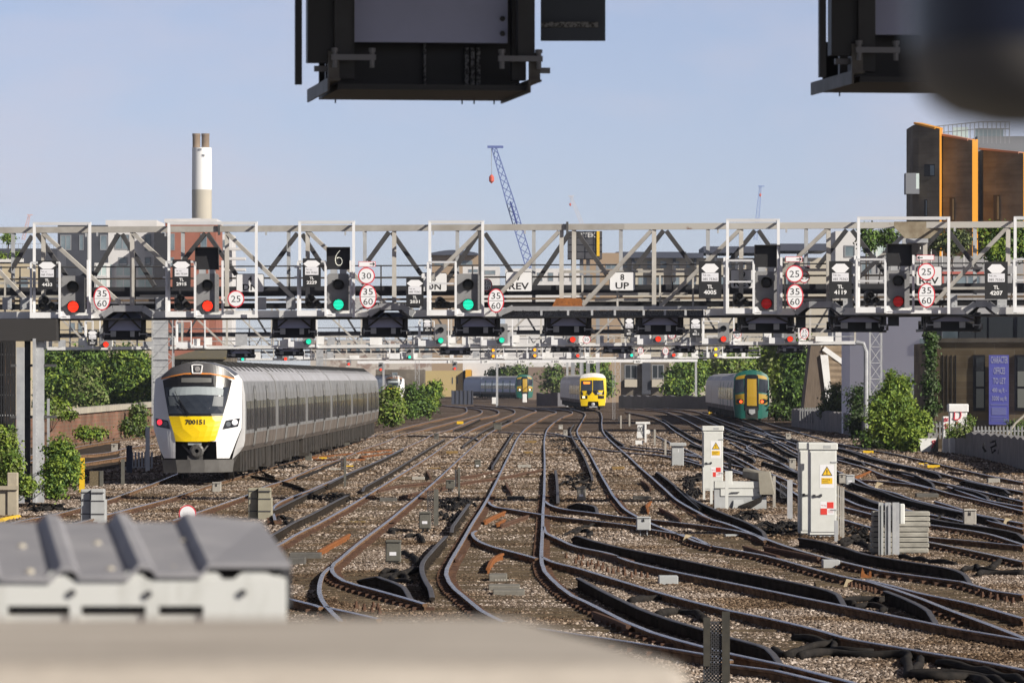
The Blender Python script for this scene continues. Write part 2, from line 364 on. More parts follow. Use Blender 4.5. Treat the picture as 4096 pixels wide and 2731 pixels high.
def sweep(mb, pts, prof, ztop=0., mtop=1, ramp=(0, 0), drop=.10):
 n = len(prof); rings = []; acc = [0.]
 for i in range(1, len(pts)): acc.append(acc[-1] + (pts[i] - pts[i - 1]).length)
 T = acc[-1]
 for i, p in enumerate(pts):
  d = pts[min(i + 1, len(pts) - 1)] - pts[max(i - 1, 0)]; d.z = 0; d.normalize()
  r = Vector((d.y, -d.x, 0)); dz = 0
  if ramp[0] and acc[i] < ramp[0]: dz = -drop * (1 - acc[i] / ramp[0])
  if ramp[1] and T - acc[i] < ramp[1]: dz = -drop * (1 - (T - acc[i]) / ramp[1])
  rings.append([p + r * x + Vector((0, 0, ztop + z + dz)) for x, z in prof])
 o = len(mb.v); mb.v += [v for R in rings for v in R]
 for i in range(len(pts) - 1):
  for k in range(n):
   a = k; b = (k + 1) % n
   mb.f.append([o + i * n + a, o + i * n + b, o + (i + 1) * n + b, o + (i + 1) * n + a])
   top = (k in (0, n - 1, n - 2))
   mb.mi.append(mtop if top else 0)
 mb.f.append([o + k for k in range(n)]); mb.mi.append(0)
 mb.f.append([o + (len(pts) - 1) * n + k for k in range(n - 1, -1, -1)]); mb.mi.append(0)
def parse(spec, z=0.):
 pts = []; k = None
 for tok in spec.split():
  if tok.endswith(':'): k = tok[:-1]; continue
  x, y = tok.split(','); s = (float(x), float(y)) if k == 'S' else Z(k, float(x), float(y))
  pts.append(GP(s[0], s[1], z))
 for p in pts: p.z = 0
 return pts
PR = prof_rail(); PC = prof_rail(.19, .042, .075, .013)
def smooth_path(spec, z=0.):
 p = parse(spec, z)
 p.sort(key=lambda v: v.y) if False else None
 L_ = sum((b - a).length for a, b in zip(p[:-1], p[1:]))
 return catmull(p, max(.7, L_ / 220))
def rail(spec, parent, ext=None, m=None):
 pts = smooth_path(spec)
 mb = MB(); sweep(mb, pts, PR)
 o = mb.build('rail', m or [M['rail_rust'], M['steel_top']], parent)
 return pts
def track(label, rails, sleepers=None, pitch=.72, m=None):
 t = thing('railway_track', label, 'track', tuple(parse(rails[0])[0]), 'railway tracks of the junction')
 P_ = [rail(r, t, m=m) for r in rails]
 if sleepers:
  y0, y1 = sleepers; s = MB(); bp_ = MB(); y = y0; zt = -.11; rnd = random.Random(len(label))
  def xat(pts, y):
   best = None
   for a, b in zip(pts[:-1], pts[1:]):
    if (a.y - y) * (b.y - y) <= 0 and abs(a.y - b.y) > 1e-6:
     x = a.x + (b.x - a.x) * (y - a.y) / (b.y - a.y); best = x
   return best
  while y < y1:
   X = [x for x in (xat(p, y) for p in P_) if x is not None]
   if len(X) >= 1:
    a, b = min(X), max(X)
    if b - a < 1.2: a, b = (a - .2, a + 1.6) if len(X) == 1 else (a - .2, b + .6)
    if b - a < 4.5:
     e = .5 + rnd.uniform(-.08, .08); zt = -.108 + rnd.uniform(-.012, .010)
     s.box(a - e, b + e, y - .13, y + .13, zt - .15, zt, rz=rnd.uniform(-.02, .02))
   if len(X) and y < 150:
    for x in X:
     if abs(x - a) < 4: bp_.box(x - .16, x + .16, y - .085, y + .085, zt + .001, zt + .045)
   y += pitch + rnd.uniform(-.05, .05)
  tag(s.build('sleeper_bed', M['timber'], t), kind='stuff')
  if bp_.v: tag(bp_.build('baseplates', M['brownrust'], t), kind='stuff')
 return t
def cond_off(label, spec, off, y0, y1):
 pts = [p for p in smooth_path(spec) if y0 < p.y < y1]; q = []
 for i, p in enumerate(pts):
  d = pts[min(i + 1, len(pts) - 1)] - pts[max(i - 1, 0)]; d.normalize()
  if d.y < 0: d = -d
  q.append(p + Vector((d.y, -d.x, 0)) * off)
 mb = MB(); sweep(mb, q, PC, .06, ramp=(1.4, 1.4))
 mesh_thing(mb, 'conductor_rail', [M['cond_side'], M['cond_top']], label, 'conductor rail', tuple(q[0]), 'conductor rails beside the tracks')
def cond(label, spec, ramp=(0, 0), m=None):
 pts = smooth_path(spec, .07); mb = MB(); sweep(mb, pts, PC, .07, ramp=ramp)
 acc = 0; last = -9
 for a, b in zip(pts[:-1], pts[1:]):
  acc += (b - a).length
  if acc - last > 2.5 and b.y < 190:
   last = acc; mb.cur = 2; mb.cbox((b.x, b.y, -.155), .17, .15, .09); mb.cur = 0
 o = mesh_thing(mb, 'conductor_rail', m or [M['cond_side'], M['cond_top'], M['dconc']], label, 'conductor rail', tuple(pts[0]), 'conductor rails beside the tracks')
 return o
track('track carrying the white and yellow train at the left edge of the junction',
 ['K0: 0,385 130,345 420,290 600,243 790,190 1000,118 1200,45 S: 700,1898 960,1812 1168,1753 1400,1705 1560,1672 1700,1650',
 'K0: 0,520 420,400 790,300 1300,165 1600,65 B: 0,810 740,600 1300,440 1700,300 C: 0,380 500,260 850,180 900,130 840,92 500,62'], (110, 240))
track('second track from the left, rusty, right beside the long train',
 ['K0: 1300,340 1480,280 1700,205 1880,140 B: 150,1005 480,900 860,740 1270,600 1500,500 1830,390 2020,300 C: 280,400 700,290 1080,180 1105,150 1000,112 600,72',
 'A: 0,100 B: 320,1258 860,1012 1260,840 1700,655 2060,480 C: 336,518 450,455 650,400 1000,260 1300,190 1330,160 1250,120 900,78'], (105, 260))
track('third track from the left, its rails bending off behind the corrugated roof',
 ['A: -250,560 90,420 250,320 400,240 550,170 700,90 860,0 C: 0,1000 340,790 700,540 980,390 1400,230 1520,185 1545,150 1450,110 1000,64',
 'A: 2091,1262 1850,1190 1600,1120 1400,1065 1150,1000 960,940 850,870 800,810 790,760 820,700 900,640 1050,510 1200,390 1400,240 1600,90 1710,0 C: 400,1150 750,830 1080,540 1250,410 1500,290 1750,175 1830,140 1700,108 1300,72'], (72, 240))
track('centre track with bright rails curling right beside the concrete steps',
 ['D: 1000,1520 880,1465 790,1420 700,1370 600,1290 480,1190 370,1100 300,1010 265,920 275,850 330,740 420,590 500,450 590,290 700,120 770,0 C: 1400,870 1500,670 1600,480 1680,390 1900,250 2000,200 2100,160 2000,130 1600,88',
 'K3: 1000,1565 480,1432 45,1340 K2: 1540,1290 1350,1240 1150,1180 950,1100 830,1040 650,950 D: 1850,1190 1700,1080 1580,970 1500,880 1465,780 1460,700 1465,550 1475,350 1480,150 1490,0 E: 265,900 270,480 290,410 520,220 640,165 600,140 200,95'], (66, 240))
track('track under the yellow train that sweeps down to the lower right',
 ['K3: 2300,1235 2000,1120 1700,1010 1500,930 1300,860 1100,800 900,760 600,680 300,600 0,545 K2: 1600,530 1400,460 1140,360 1020,300 E: 1420,1510 1230,1330 1100,1130 980,920 850,680 750,530 700,420 740,330 790,240 800,170 600,110',
 'K3: 2264,900 2050,870 1800,800 1500,760 1200,720 900,650 560,560 300,470 150,410 0,355 K2: 1600,330 E: 2352,1510 2050,1340 1880,1190 1700,1030 1570,920 1400,760 1240,620 1110,500 1050,420 1035,350 1030,200 1000,150 800,100'], (72, 240))
track('dark track through the middle right, passing behind the two white cabinets',
 ['K3: 2264,650 1850,560 1550,500 G: 750,1200 470,1120 I: 1750,950 1500,790 1250,640 1040,545 800,480 650,400 520,320 400,230 250,170 0,120',
 'K3: 2264,520 1900,420 1550,370 G: 830,1020 700,990 470,900 I: 1810,760 1530,600 1350,515 1200,440 1040,390 810,300 700,240 500,150 350,110 0,85'], (82, 230))
track('track left of the dark green train on the right',
 ['G: 2352,1160 2000,1090 1700,1030 1400,960 1200,910 1000,840 800,790 580,690 I: 1800,560 1500,420 1300,380 1100,310 900,240 700,160 500,110 200,80',
 'G: 2352,1030 1900,920 1600,850 1350,780 1150,730 900,660 700,580 390,490 I: 1850,480 1600,390 1300,300 1050,220 850,150 700,110 400,80'], (105, 230))
track('outermost right track carrying the dark green train along the parapet',
 ['G: 2352,830 2000,760 1700,690 1350,600 1100,550 850,490 600,410 380,360 I: 1620,390 1400,290 S: 2971,1683 2900,1660 2810,1645',
 'G: 2352,730 2000,660 1600,570 1300,500 1000,430 700,380 400,320 200,265 0,210 I: 1800,330 1600,275 S: 3044,1683 2970,1661 2870,1645'], (120, 260))
track('tracks left of the long train, curving along the brick parapet', ['J0: 200,1030 420,975 700,908 1000,860 1390,803', 'J0: 260,1070 500,1020 780,1003 1200,938 1420,905', 'J0: 420,1130 780,1078 1250,1006', 'J0: 300,1060 700,935 1000,882 1390,828'], None)
track('switch rails leading off the centre track to the lower right',
 ['D: 800,15 815,40 850,62 900,82 1050,105 1200,130 1440,170 K2: 350,300 700,340 1020,380 1140,405 1400,450 1600,532',
 'D: 640,378 600,400 600,430 640,480 750,540 900,590 1100,640 1250,680 1400,722',
 'K2: 338,192 400,230 500,255 700,280 1000,320 1140,333 1400,360 1700,400 1900,440 2000,490',
 'K2: 330,385 350,430 450,480 600,540 800,580 1000,650 1300,720 1600,780 2000,860 K3: 574,915 900,980 1200,1040 1500,1100 1800,1160 2100,1210 2300,1245',
 'K2: 320,615 400,650 600,700 800,760 1000,820 1200,880 1500,960 1750,1020 K3: 310,1070 700,1160 1000,1240 1300,1290 1700,1360 2000,1410 2300,1470'], None)
track('near diverging track curling out from behind the pale parapet at the bottom',
 ['A: 930,1510 830,1410 760,1340 700,1270 650,1190 620,1100 620,1020 640,920 680,830 770,750',
 'A: 700,1300 820,1330 1060,1380 1450,1470', 'A: 150,1175 220,1195 400,1240 560,1280 640,1310',
 'K3: 900,1590 400,1470 45,1390 K2: 1740,1390 1540,1345 1150,1280 800,1225 480,1180 300,1150'], (64, 76))
track('diverging rail right of the ramped conductor rail end at lower right',
 ['K3: 1080,785 1300,838 1500,890 1800,950 2264,1075'], None)
track('rusty crossover rails sloping across the third and centre tracks',
 ['C: -300,1200 0,1140 400,1095 700,1040 1000,1000 1360,930', 'C: 0,1290 330,1215 620,1160 900,1090 1300,1040 1600,985 1910,925'], None, m=[M['brownrust'], M['brownrust']])
track('red rusted crossover rails beside the long train', ['B: 840,590 1000,575 1300,545 1900,490', 'B: 850,620 1100,622 1500,580 2000,520'], None, m=[M['rust'], M['brownrust']])
track('dark crossover rails ahead of the yellow train',
 ['C: 100,470 500,480 800,490 1060,530', 'E: -440,420 0,445 250,460 560,480 900,490 1100,505', 'E: 290,430 420,450 640,500 760,530', 'E: 840,630 1000,655 1300,690 1600,720 1900,740 2352,830',
 'E: 1250,620 1500,660 1900,700 2352,760', 'E: 1420,615 1900,665 2352,740'], None)
track('far crossover rails left of the dark green train', ['I: 1040,540 1250,560 1400,455 1600,440 1900,450', 'G: 600,700 900,720 1150,745 1360,790', 'I: 320,370 450,430 700,540 800,590 1040,690 1250,760'], None)
track('rails running behind the ribbed concrete block at the right', ['G: 470,990 750,1060 1360,1300 1800,1340 2352,1395', 'G: 1420,925 1700,1010 2000,1130 2352,1220', 'G: 1550,770 1800,860 2000,920 2352,985'], None)
cond('conductor rail lying closest to the corrugated roof, ending in a gap', 'A: -200,390 0,280 300,110 B: 800,1370 1100,1210 1340,1090', (0, 1.5))
cond('long grey conductor rail left of the third track', 'B: 1510,1010 1800,850 2352,510 C: 600,520', (1.5, 0))
cond('dull conductor rail hugging the second track near the two grey posts', 'B: 310,1310 550,1190 800,1070 1020,965', (0, 1.5))
cond('far conductor rail hugging the second track, behind the mesh post', 'B: 1050,955 1260,850 1700,660 2060,490')
cond('short bright conductor rail left of the centre track', 'C: 1240,890 1390,650 1530,425', (1., 1.))
cond('short bent grey conductor rail beside the black hoses', 'K1: 1375,870 1330,800 1297,715 1300,665 1370,570 1480,455', (1., 0))
cond('short straight conductor rail piece above the bent one', 'K1: 1520,395 1650,215', (1, 0))
cond('pale conductor rail in the shade right of the centre track', 'E: 440,1330 430,1100 408,930', (1, 1))
cond('thin pale conductor rail beside the yellow train track', 'E: 905,1035 830,840 760,700 710,620', (1, 0))
cond('thick black conductor rail just ahead of the yellow train', 'E: 1330,600 1220,530 1150,460 1080,400', (1, 1))
cond('long dark conductor rail sweeping past the white cabinets', 'K2: 2010,440 1900,370 1700,290 1500,200 1330,90 E: 2352,1440 2150,1260 1950,1090 1760,950', (1.5, 1.2))
cond('dark ramped conductor rail passing in front of the ribbed concrete block', 'K3: 1870,775 1700,700 1400,650 1100,600 900,540 700,490 570,470', (1.6, 0))
cond('dark conductor rail with a rusty square end, in the middle right foreground', 'K3: 920,945 800,870 600,820 300,760 0,700 K2: 1500,660 1100,580 900,540 700,490 550,440', (2., 1.))
cond('nearest conductor rail, bending past the perforated post', 'K3: 450,1380 270,1280 45,1220 K2: 1540,1160 1300,1090 1100,1020 900,930 700,830 590,770', (2., 0))
cond('heavy conductor rail end with a rusty face at the right', 'K3: 1600,1060 1480,980 1350,920 1220,870', (1.5, 0))
cond('conductor rail beyond the yellow boxes at the right', 'G: 1410,750 1300,690 1100,620 910,590', (1.5, 1.))
cond('conductor rail right of the tall white cabinet', 'G: 830,945 650,880 470,810 I: 1600,690 1430,635', (0, 1))
cond('conductor rail far right, under the second yellow box', 'G: 1990,890 1850,830 1600,770', (1.5, 1.))
cond('conductor rail between the first white cabinet and the green train', 'I: 1360,620 1200,545 1040,490 800,420 600,320 390,195', (1.2, 0))
cond('conductor rail on the left of the dark green train track', 'I: 1540,425 1300,350 1040,250 860,170', (1., 0))
cond('black conductor rail lying below the grey junction box', 'A: 1900,1110 1700,980 1500,910 1300,860 1170,850', (1.8, .8))
cond('short black conductor rail with a rusty tip right of the centre track', 'E: 980,1470 850,1400 700,1380 580,1370', (1.5, .5))
R9L = 'G: 2352,830 2000,760 1700,690 1350,600 1100,550 850,490 600,410 380,360 I: 1620,390 1400,290 S: 2971,1683'
R8R = 'G: 2352,1030 1900,920 1600,850 1350,780 1150,730 900,660 700,580 390,490 I: 1850,480 1600,390 1300,300 1050,220 850,150'
R8L = 'G: 2352,1160 2000,1090 1700,1030 1400,960 1200,910 1000,840 800,790 580,690 I: 1800,560 1500,420 1300,380 1100,310 900,240 700,160'
R7R = 'K3: 2264,520 1900,420 1550,370 G: 830,1020 700,990 470,900 I: 1810,760 1530,600 1350,515 1200,440 1040,390 810,300 700,240 500,150'
R7L = 'K3: 2264,650 1850,560 1550,500 G: 750,1200 470,1120 I: 1750,950 1500,790 1250,640 1040,545 800,480 650,400 520,320'
R6L = 'E: 740,330 700,420 750,530 850,680 980,920 1100,1130 1230,1330'
R3 = 'C: 0,1450 400,1150 750,830 1080,540 1250,410 1500,290 1750,175'
R2 = 'B: 0,1400 320,1258 860,1012 1260,840 1700,655 2060,480 C: 336,518 450,455 650,400 1000,260'
cond_off('conductor rail on the left of the outermost right track', R9L, -.42, 175, 300)
cond_off('near stretch of conductor rail left of the outermost right track', R9L, -.42, 128, 168)
cond_off('conductor rail right of the track left of the green train', R8R, .42, 200, 370)
cond_off('conductor rail left of the track left of the green train', R8L, -.42, 118, 178)
cond_off('far conductor rail between the two right hand tracks', R8L, -.42, 200, 330)
cond_off('conductor rail right of the dark middle track', R7R, .42, 106, 190)
cond_off('far conductor rail right of the dark middle track', R7R, .42, 205, 330)
cond_off('conductor rail left of the dark middle track', R7L, -.42, 140, 260)
cond_off('conductor rail left of the yellow train track, far part', R6L, -.42, 250, 420)
cond_off('conductor rail left of the third track, far part', R3, -.45, 250, 420)
cond_off('conductor rail right of the second track, far part', R2, .45, 330, 460)
track('extra siding rails threading between the right hand tracks', ['G: 2352,1290 1900,1180 1500,1090 1100,1010 700,900 400,800 I: 1900,800 1600,640 1350,560 1100,440', 'G: 2352,930 1800,800 1300,690 900,590 600,500 I: 1950,560 1700,470 1450,360 1200,290'], (120, 200))
track('dark slip rails crossing ahead of the farther white cabinet', ['I: 300,560 600,620 900,700 1200,760 1500,860', 'I: 640,560 900,620 1200,690 1500,760 1800,880'], None)
class Plane:
 def __init__(s, Y0, m): s.Y0 = Y0; s.m = m
 def pt(s, sx, sy, off=0.):
  a = (sx - CX) / F; Y = (s.Y0 + off) / (1 - s.m * a)
  return Vector((a * Y, Y, CH - (sy - HY) / F * Y))
 def z(s, k, x, y, off=0.):
  sx, sy = Z(k, x, y); return s.pt(sx, sy, off)
 def ppm(s, sx=CX): return F / s.pt(sx, HY).y
M['chord'] = mat('weathered_cream_steel', (.50, .48, .445), .6, .0, col2=(.36, .33, .29), scale=1.6, contrast=(.4, .75))
M['chordrust'] = mat('rust_streaked_steel', (.56, .54, .50), .65, 0, col2=(.20, .09, .05), scale=2.1, contrast=(.62, .72), detail=8)
M['brace'] = mat('dark_grey_steel', (.085, .082, .085), .7, 0, col2=(.055, .055, .06), scale=3.)  # Plain darker grey for rear members and small fittings
M['tel'] = mat('white_label_panel', (.72, .72, .76), .5)
M['hood'] = mat('black_signal_hood', (.018, .018, .018), .6)
M['lens_off'] = mat('unlit_lens_glass', (.05, .045, .035), .35, 0, col2=(.025, .022, .018), scale=60.)
M['lens_red'] = mat('lit_red_lens', (1., .035, .012), .4, emit=1.9)
M['lens_dimred'] = mat('dim_red_lens', (.55, .015, .015), .4, emit=.35)
M['lens_green'] = mat('lit_green_lens', (.02, .95, .55), .4, emit=1.1)
M['lens_amber'] = mat('lit_amber_lens', (1., .32, .01), .4, emit=1.7)
M['lens_yellow'] = mat('lit_yellow_lens', (1., .55, .01), .4, emit=2.0)
M['perf'] = mat('perforated_plate_grey', (.26, .26, .26), .6, 0, col2=(.035, .035, .035), scale=60., contrast=(.45, .55))
M['rearsign'] = mat('white_rear_board', (.74, .74, .75), .5)
def hexagon(cx, cz, w, h):
 return [(cx - w / 2, cz), (cx - w * .24, cz + h / 2), (cx + w * .24, cz + h / 2), (cx + w / 2, cz), (cx + w * .24, cz - h / 2), (cx - w * .24, cz - h / 2)]
def id_plate(pl, r, code, tel, label, off=-1.0, small=False):
 x0, y0, x1, y1 = r
 a = pl.pt(x0, y1, off); b = pl.pt(x1, y0, off); Y = (a.y + b.y) / 2; w = b.x - a.x; h = b.z - a.z; cx = (a.x + b.x) / 2
 t = thing('signal_number_plate', label, 'number plate', (cx, Y, a.z), 'signal number plates on the gantries')
 m = MB(); m.box(a.x, b.x, Y, Y + .03, a.z, b.z); m.build('backing_plate', M['black'], t)
 s = MB(); s.prism(hexagon(cx, b.z - h * (.19 if w / h < .63 else .17), w * (.78 if not small else .95), h * .24), Y - .006, Y - .001); s.build('white_diamond', M['signwhite'], t)
 if tel is not None:
  hh = .25 if not small else .30
  zt = a.z + h * (.57 if not small else .56); p = MB(); p.box(cx - w * .37, cx + w * .37, Y - .006, Y - .001, zt - h * hh * .45, zt + h * hh * .45); p.build('telephone_panel', M['tel'], t)
  l = text_mb('Tel. no.', cx - w * .33, zt + h * .055, h * .05, Y - .008, align='LEFT'); l2 = text_mb(tel, cx, zt - h * .052, h * .062, Y - .008, width=w * .64)
  l.add(l2.v, l2.f); l.build('telephone_lettering', M['letter'], t)
 l = text_mb('TL', cx, a.z + h * .315, h * .092, Y - .006, bold=.03); l2 = text_mb(code, cx, a.z + h * .165, h * .105, Y - .006, width=w * .56, bold=.03)
 l.add(l2.v, l2.f); l.build('signal_number', M['whiteletter'], t)
 br = MB(); br.box(cx - .04, cx + .04, Y + .03, Y + .9, a.z + h * .2, a.z + h * .28); br.box(cx - .04, cx + .04, Y + .03, Y + .9, a.z + h * .7, a.z + h * .78); br.build('bracket', M['galv'], t)
 return t
def lens_mesh(cx, cz, Y, r, stripes=True):
 m = MB(); m.lathe([(r, 0), (r, -.01), (r * .75, -.035), (.001, -.045)], (cx, Y, cz), 24, 'Y'); return m
def led_mask(cx, cz, Y, r):
 m = MB()
 for k in range(-3, 4):
  z = cz + k * r * .27 + r * .06; q = r * r - (z - cz) ** 2
  if q > 0: w = math.sqrt(q); m.box(cx - w * .97, cx + w * .97, Y - .062, Y - .03, z - r * .045, z + r * .045)
 return m
def hood_mesh(cx, cz, Y, r, L_=.26):
 m = MB(); n = 26; a0, a1 = math.radians(-62), math.radians(242); t = .012
 for rad in (r, r + t):
  for yy in (0, 1):
   for i in range(n + 1):
    a = a0 + (a1 - a0) * i / n; top = .45 + .55 * max(0, math.sin(a))
    m.v.append(Vector((cx + rad * math.cos(a), Y - (L_ * top if yy else 0), cz + rad * math.sin(a))))
 k = n + 1
 for i in range(n):
  for (p, q) in ((0, k), (2 * k, 3 * k)): m.f.append([p + i, p + i + 1, q + i + 1, q + i]); m.mi.append(0)
  m.f.append([k + i, k + i + 1, 3 * k + i + 1, 3 * k + i]); m.mi.append(0)
 return m
def main_signal(pl, r, aspect, label, off=-.62, detail=True, both=False):
 x0, y0, x1, y1 = r; a = pl.pt(x0, y1, off); b = pl.pt(x1, y0, off); Y = (a.y + b.y) / 2; w = b.x - a.x; h = b.z - a.z; cx = (a.x + b.x) / 2
 t = thing('colour_light_signal', label, 'railway signal', (cx, Y, a.z), 'colour light signals on the gantries')
 m = MB(); e = .04 * w
 m.prism([(a.x + e, a.z), (b.x - e, a.z), (b.x, a.z + e), (b.x, b.z - 2 * e), (b.x - 2 * e, b.z), (a.x + 2 * e, b.z), (a.x, b.z - 2 * e), (a.x, a.z + e)], Y, Y + .03)
 if detail:
  for i in range(9):
   for sx in (a.x + .03, b.x - .03): m.cbox((sx, Y - .004, a.z + h * (.06 + i * .11)), .014, .008, .014)
 m.build('backboard', M['midgrey'], t)
 hs = MB(); hs.bevbox(cx - w * .33, cx + w * .33, Y + .03, Y + .33, a.z + h * .06, b.z - h * .05, .03); hs.build('housing', M['dkgrey'], t)
 R = w * .225
 for i, cz in enumerate((a.z + h * .70, a.z + h * .165)):
  lit = (i == 1) or both
  mm = M['lens_' + aspect] if lit else M['lens_off']
  ln = lens_mesh(cx, cz, Y, R).build('lamp_lens', mm, t)
  if not lit: ln['label'] = 'unlit dark lens'
  else: ln['label'] = 'lit ' + aspect.replace('dim', 'dim ') + ' lens'
  if detail:
   led_mask(cx, cz, Y, R).build('lens_louvre', M['hood'], ln)
  hood_mesh(cx, cz, Y, R * 1.04, .27 if not lit else .23).build('hood', M['hood'], t)
 return t
DIG6 = [(.12, .86), (.02, .76), (-.06, .66), (-.13, .56), (-.19, .45), (-.24, .34), (-.28, .22), (-.30, .10), (-.30, -.02), (-.29, -.14), (-.26, -.26), (-.21, -.37), (-.14, -.46), (-.05, -.52), (.05, -.54), (.15, -.52), (.24, -.46), (.31, -.37), (.35, -.26), (.36, -.14), (.34, -.02), (.29, .08), (.22, .16), (.13, .21), (.03, .22), (-.06, .20), (-.14, .15)]
def route_box(pl, r, label, lit=False, off=-.62):
 x0, y0, x1, y1 = r; a = pl.pt(x0, y1, off); b = pl.pt(x1, y0, off); Y = (a.y + b.y) / 2; w = b.x - a.x; h = b.z - a.z; cx = (a.x + b.x) / 2; cz = (a.z + b.z) / 2
 t = thing('route_indicator', label, 'route indicator', (cx, Y, a.z), 'black route indicator boxes on the gantry')
 m = MB(); m.box(a.x, b.x, Y, Y + .35, a.z + .02, b.z - .01); m.build('case', M['black'], t)
 v = MB(); v.box(a.x - .01, b.x + .01, Y - .24, Y + .1, b.z - .012, b.z + .008); v.hexa([Vector(p) for p in ((a.x - .012, Y - .16, a.z + .1), (a.x, Y - .16, a.z + .1), (a.x, Y + .1, a.z), (a.x - .012, Y + .1, a.z), (a.x - .012, Y - .24, b.z - .014), (a.x, Y - .24, b.z - .014), (a.x, Y + .1, b.z - .014), (a.x - .012, Y + .1, b.z - .014))])
 v.hexa([Vector(p) for p in ((b.x, Y - .16, a.z + .1), (b.x + .012, Y - .16, a.z + .1), (b.x + .012, Y + .1, a.z), (b.x, Y + .1, a.z), (b.x, Y - .24, b.z - .014), (b.x + .012, Y - .24, b.z - .014), (b.x + .012, Y + .1, b.z - .014), (b.x, Y + .1, b.z - .014))])
 v.build('visor', M['hood'], t)
 f = MB(); f.box(cx - w * .36, cx - w * .06, Y, Y + .2, a.z - .10, a.z + .018); f.box(cx + w * .06, cx + w * .36, Y, Y + .2, a.z - .10, a.z + .018); f.build('mounting_foot', M['galv'], t)
 if lit:
  d = MB(); k = h * .46
  for x, z in DIG6: d.lathe([(h * .017, 0), (h * .017, -.012), (.001, -.018)], (cx + x * k, Y - .001, cz + (z - .1) * k), 6, 'Y')
  d.build('lamp_numeral', mat('lit_white_dots', (.95, .93, .80), .4, emit=1.1), t)
 return t
def speed_sign(pl, k, cx_, cy_, rx, ry, txt, label, off=-1.05, mast=True):
 c = pl.z(k, cx_, cy_, off); s = .43537 / pl.ppm(Z(k, cx_, cy_)[0]); rx *= s; ry *= s; Y = c.y
 t = thing('speed_restriction_sign', label, 'speed sign', (c.x, Y, c.z - ry), 'round speed signs on the gantries')
 n = 40
 ring = MB(); ring.prism([(c.x + rx * math.cos(2 * math.pi * i / n), c.z + ry * math.sin(2 * math.pi * i / n)) for i in range(n)], Y, Y + .012); ring.build('red_rim', M['red'], t)
 q = .012 + rx * .085
 f = MB(); f.prism([(c.x + (rx - q) * math.cos(2 * math.pi * i / n), c.z + (ry - q) * math.sin(2 * math.pi * i / n)) for i in range(n)], Y - .005, Y - .001); f.build('white_face', M['signwhite'], t)
 if '/' in txt:
  a, b_ = txt.split('/'); l = text_mb(a, c.x, c.z + ry * .40, ry * .52, Y - .007, width=rx * 1.12); l2 = text_mb(b_, c.x, c.z - ry * .42, ry * .52, Y - .007, width=rx * 1.12); l.add(l2.v, l2.f)
  l.box(c.x - rx * .86, c.x + rx * .86, Y - .007, Y - .0055, c.z - ry * .02 - .004, c.z - ry * .02 + .006)
 else: l = text_mb(txt, c.x, c.z, ry * .74, Y - .007, width=rx * 1.12)
 l.build('numerals', M['letter'], t)
 if mast:
  p = MB(); p.tube([(c.x, Y + .04, c.z - ry - .03), (c.x, Y + .04, c.z + ry)], .025); p.bar((c.x, Y + .04, c.z - ry * .5), (c.x, Y + .95, c.z - ry * .5), .04); p.build('post', M['galv'], t)
 return t
def arrow_sign(pl, k, x0, y0, x1, y1, right, label, off=-1.05):
 sx0, sy0, sx1, sy1 = ZR(k, x0, y0, x1, y1); a = pl.pt(sx0, sy1, off); b = pl.pt(sx1, sy0, off); Y = a.y
 t = thing('direction_arrow_sign', label, 'arrow sign', (a.x, Y, a.z), 'arrow boards above speed signs')
 m = MB(); m.box(a.x, b.x, Y, Y + .012, a.z, b.z); m.build('red_border', M['red'], t)
 q = .013; m = MB(); m.box(a.x + q, b.x - q, Y - .005, Y - .001, a.z + q, b.z - q); m.build('white_face', M['signwhite'], t)
 w = b.x - a.x; h = b.z - a.z; z = (a.z + b.z) / 2; d = 1 if right else -1; tip = (b.x - w * .06) if right else (a.x + w * .06)
 m = MB(); m.box(min(tip, tip - d * w * .28), max(tip, tip - d * w * .28), Y - .009, Y - .006, z - .012, z + .012)
 for s in (1, -1): m.bar((tip, Y - .0075, z), (tip - d * h * .32, Y - .0075, z + s * h * .30), .003, .024, up=(0, 0, 1))
 m.build('arrow', M['letter'], t)
 p = MB(); p.bar(((a.x + b.x) / 2, Y + .03, a.z - .02), ((a.x + b.x) / 2, Y + .03, b.z), .03); p.bar(((a.x + b.x) / 2, Y + .03, z), ((a.x + b.x) / 2, Y + .5, z), .03); p.build('bracket', M['galv'], t)
 return t
def rear_board(pl, r, l1, l2, label, off=.06):
 a = pl.pt(r[0], r[3], off); b = pl.pt(r[2], r[1], off); Y = a.y; w = b.x - a.x; h = b.z - a.z; cx = (a.x + b.x) / 2
 t = thing('track_name_board', label, 'name board', (cx, Y, a.z), 'white track name boards behind the gantry truss')
 e = h * .09; m = MB(); m.prism([(a.x + e, a.z), (b.x - e, a.z), (b.x, a.z + e), (b.x, b.z - e), (b.x - e, b.z), (a.x + e, b.z), (a.x, b.z - e), (a.x, a.z + e)], Y, Y + .03); m.build('board', M['black'], t)
 q = .018; m = MB(); m.prism([(a.x + e, a.z + q), (b.x - e, a.z + q), (b.x - q, a.z + e), (b.x - q, b.z - e), (b.x - e, b.z - q), (a.x + e, b.z - q), (a.x + q, b.z - e), (a.x + q, a.z + e)], Y - .006, Y - .001); m.build('white_face', M['rearsign'], t)
 l = text_mb(l1, cx, a.z + h * .72, h * .30, Y - .009, bold=.02); x = text_mb(l2, cx, a.z + h * .28, h * .32, Y - .009, bold=.02, width=w * (.52 if len(l2) == 2 else .74)); l.add(x.v, x.f); l.build('lettering', M['letter'], t)
 return t
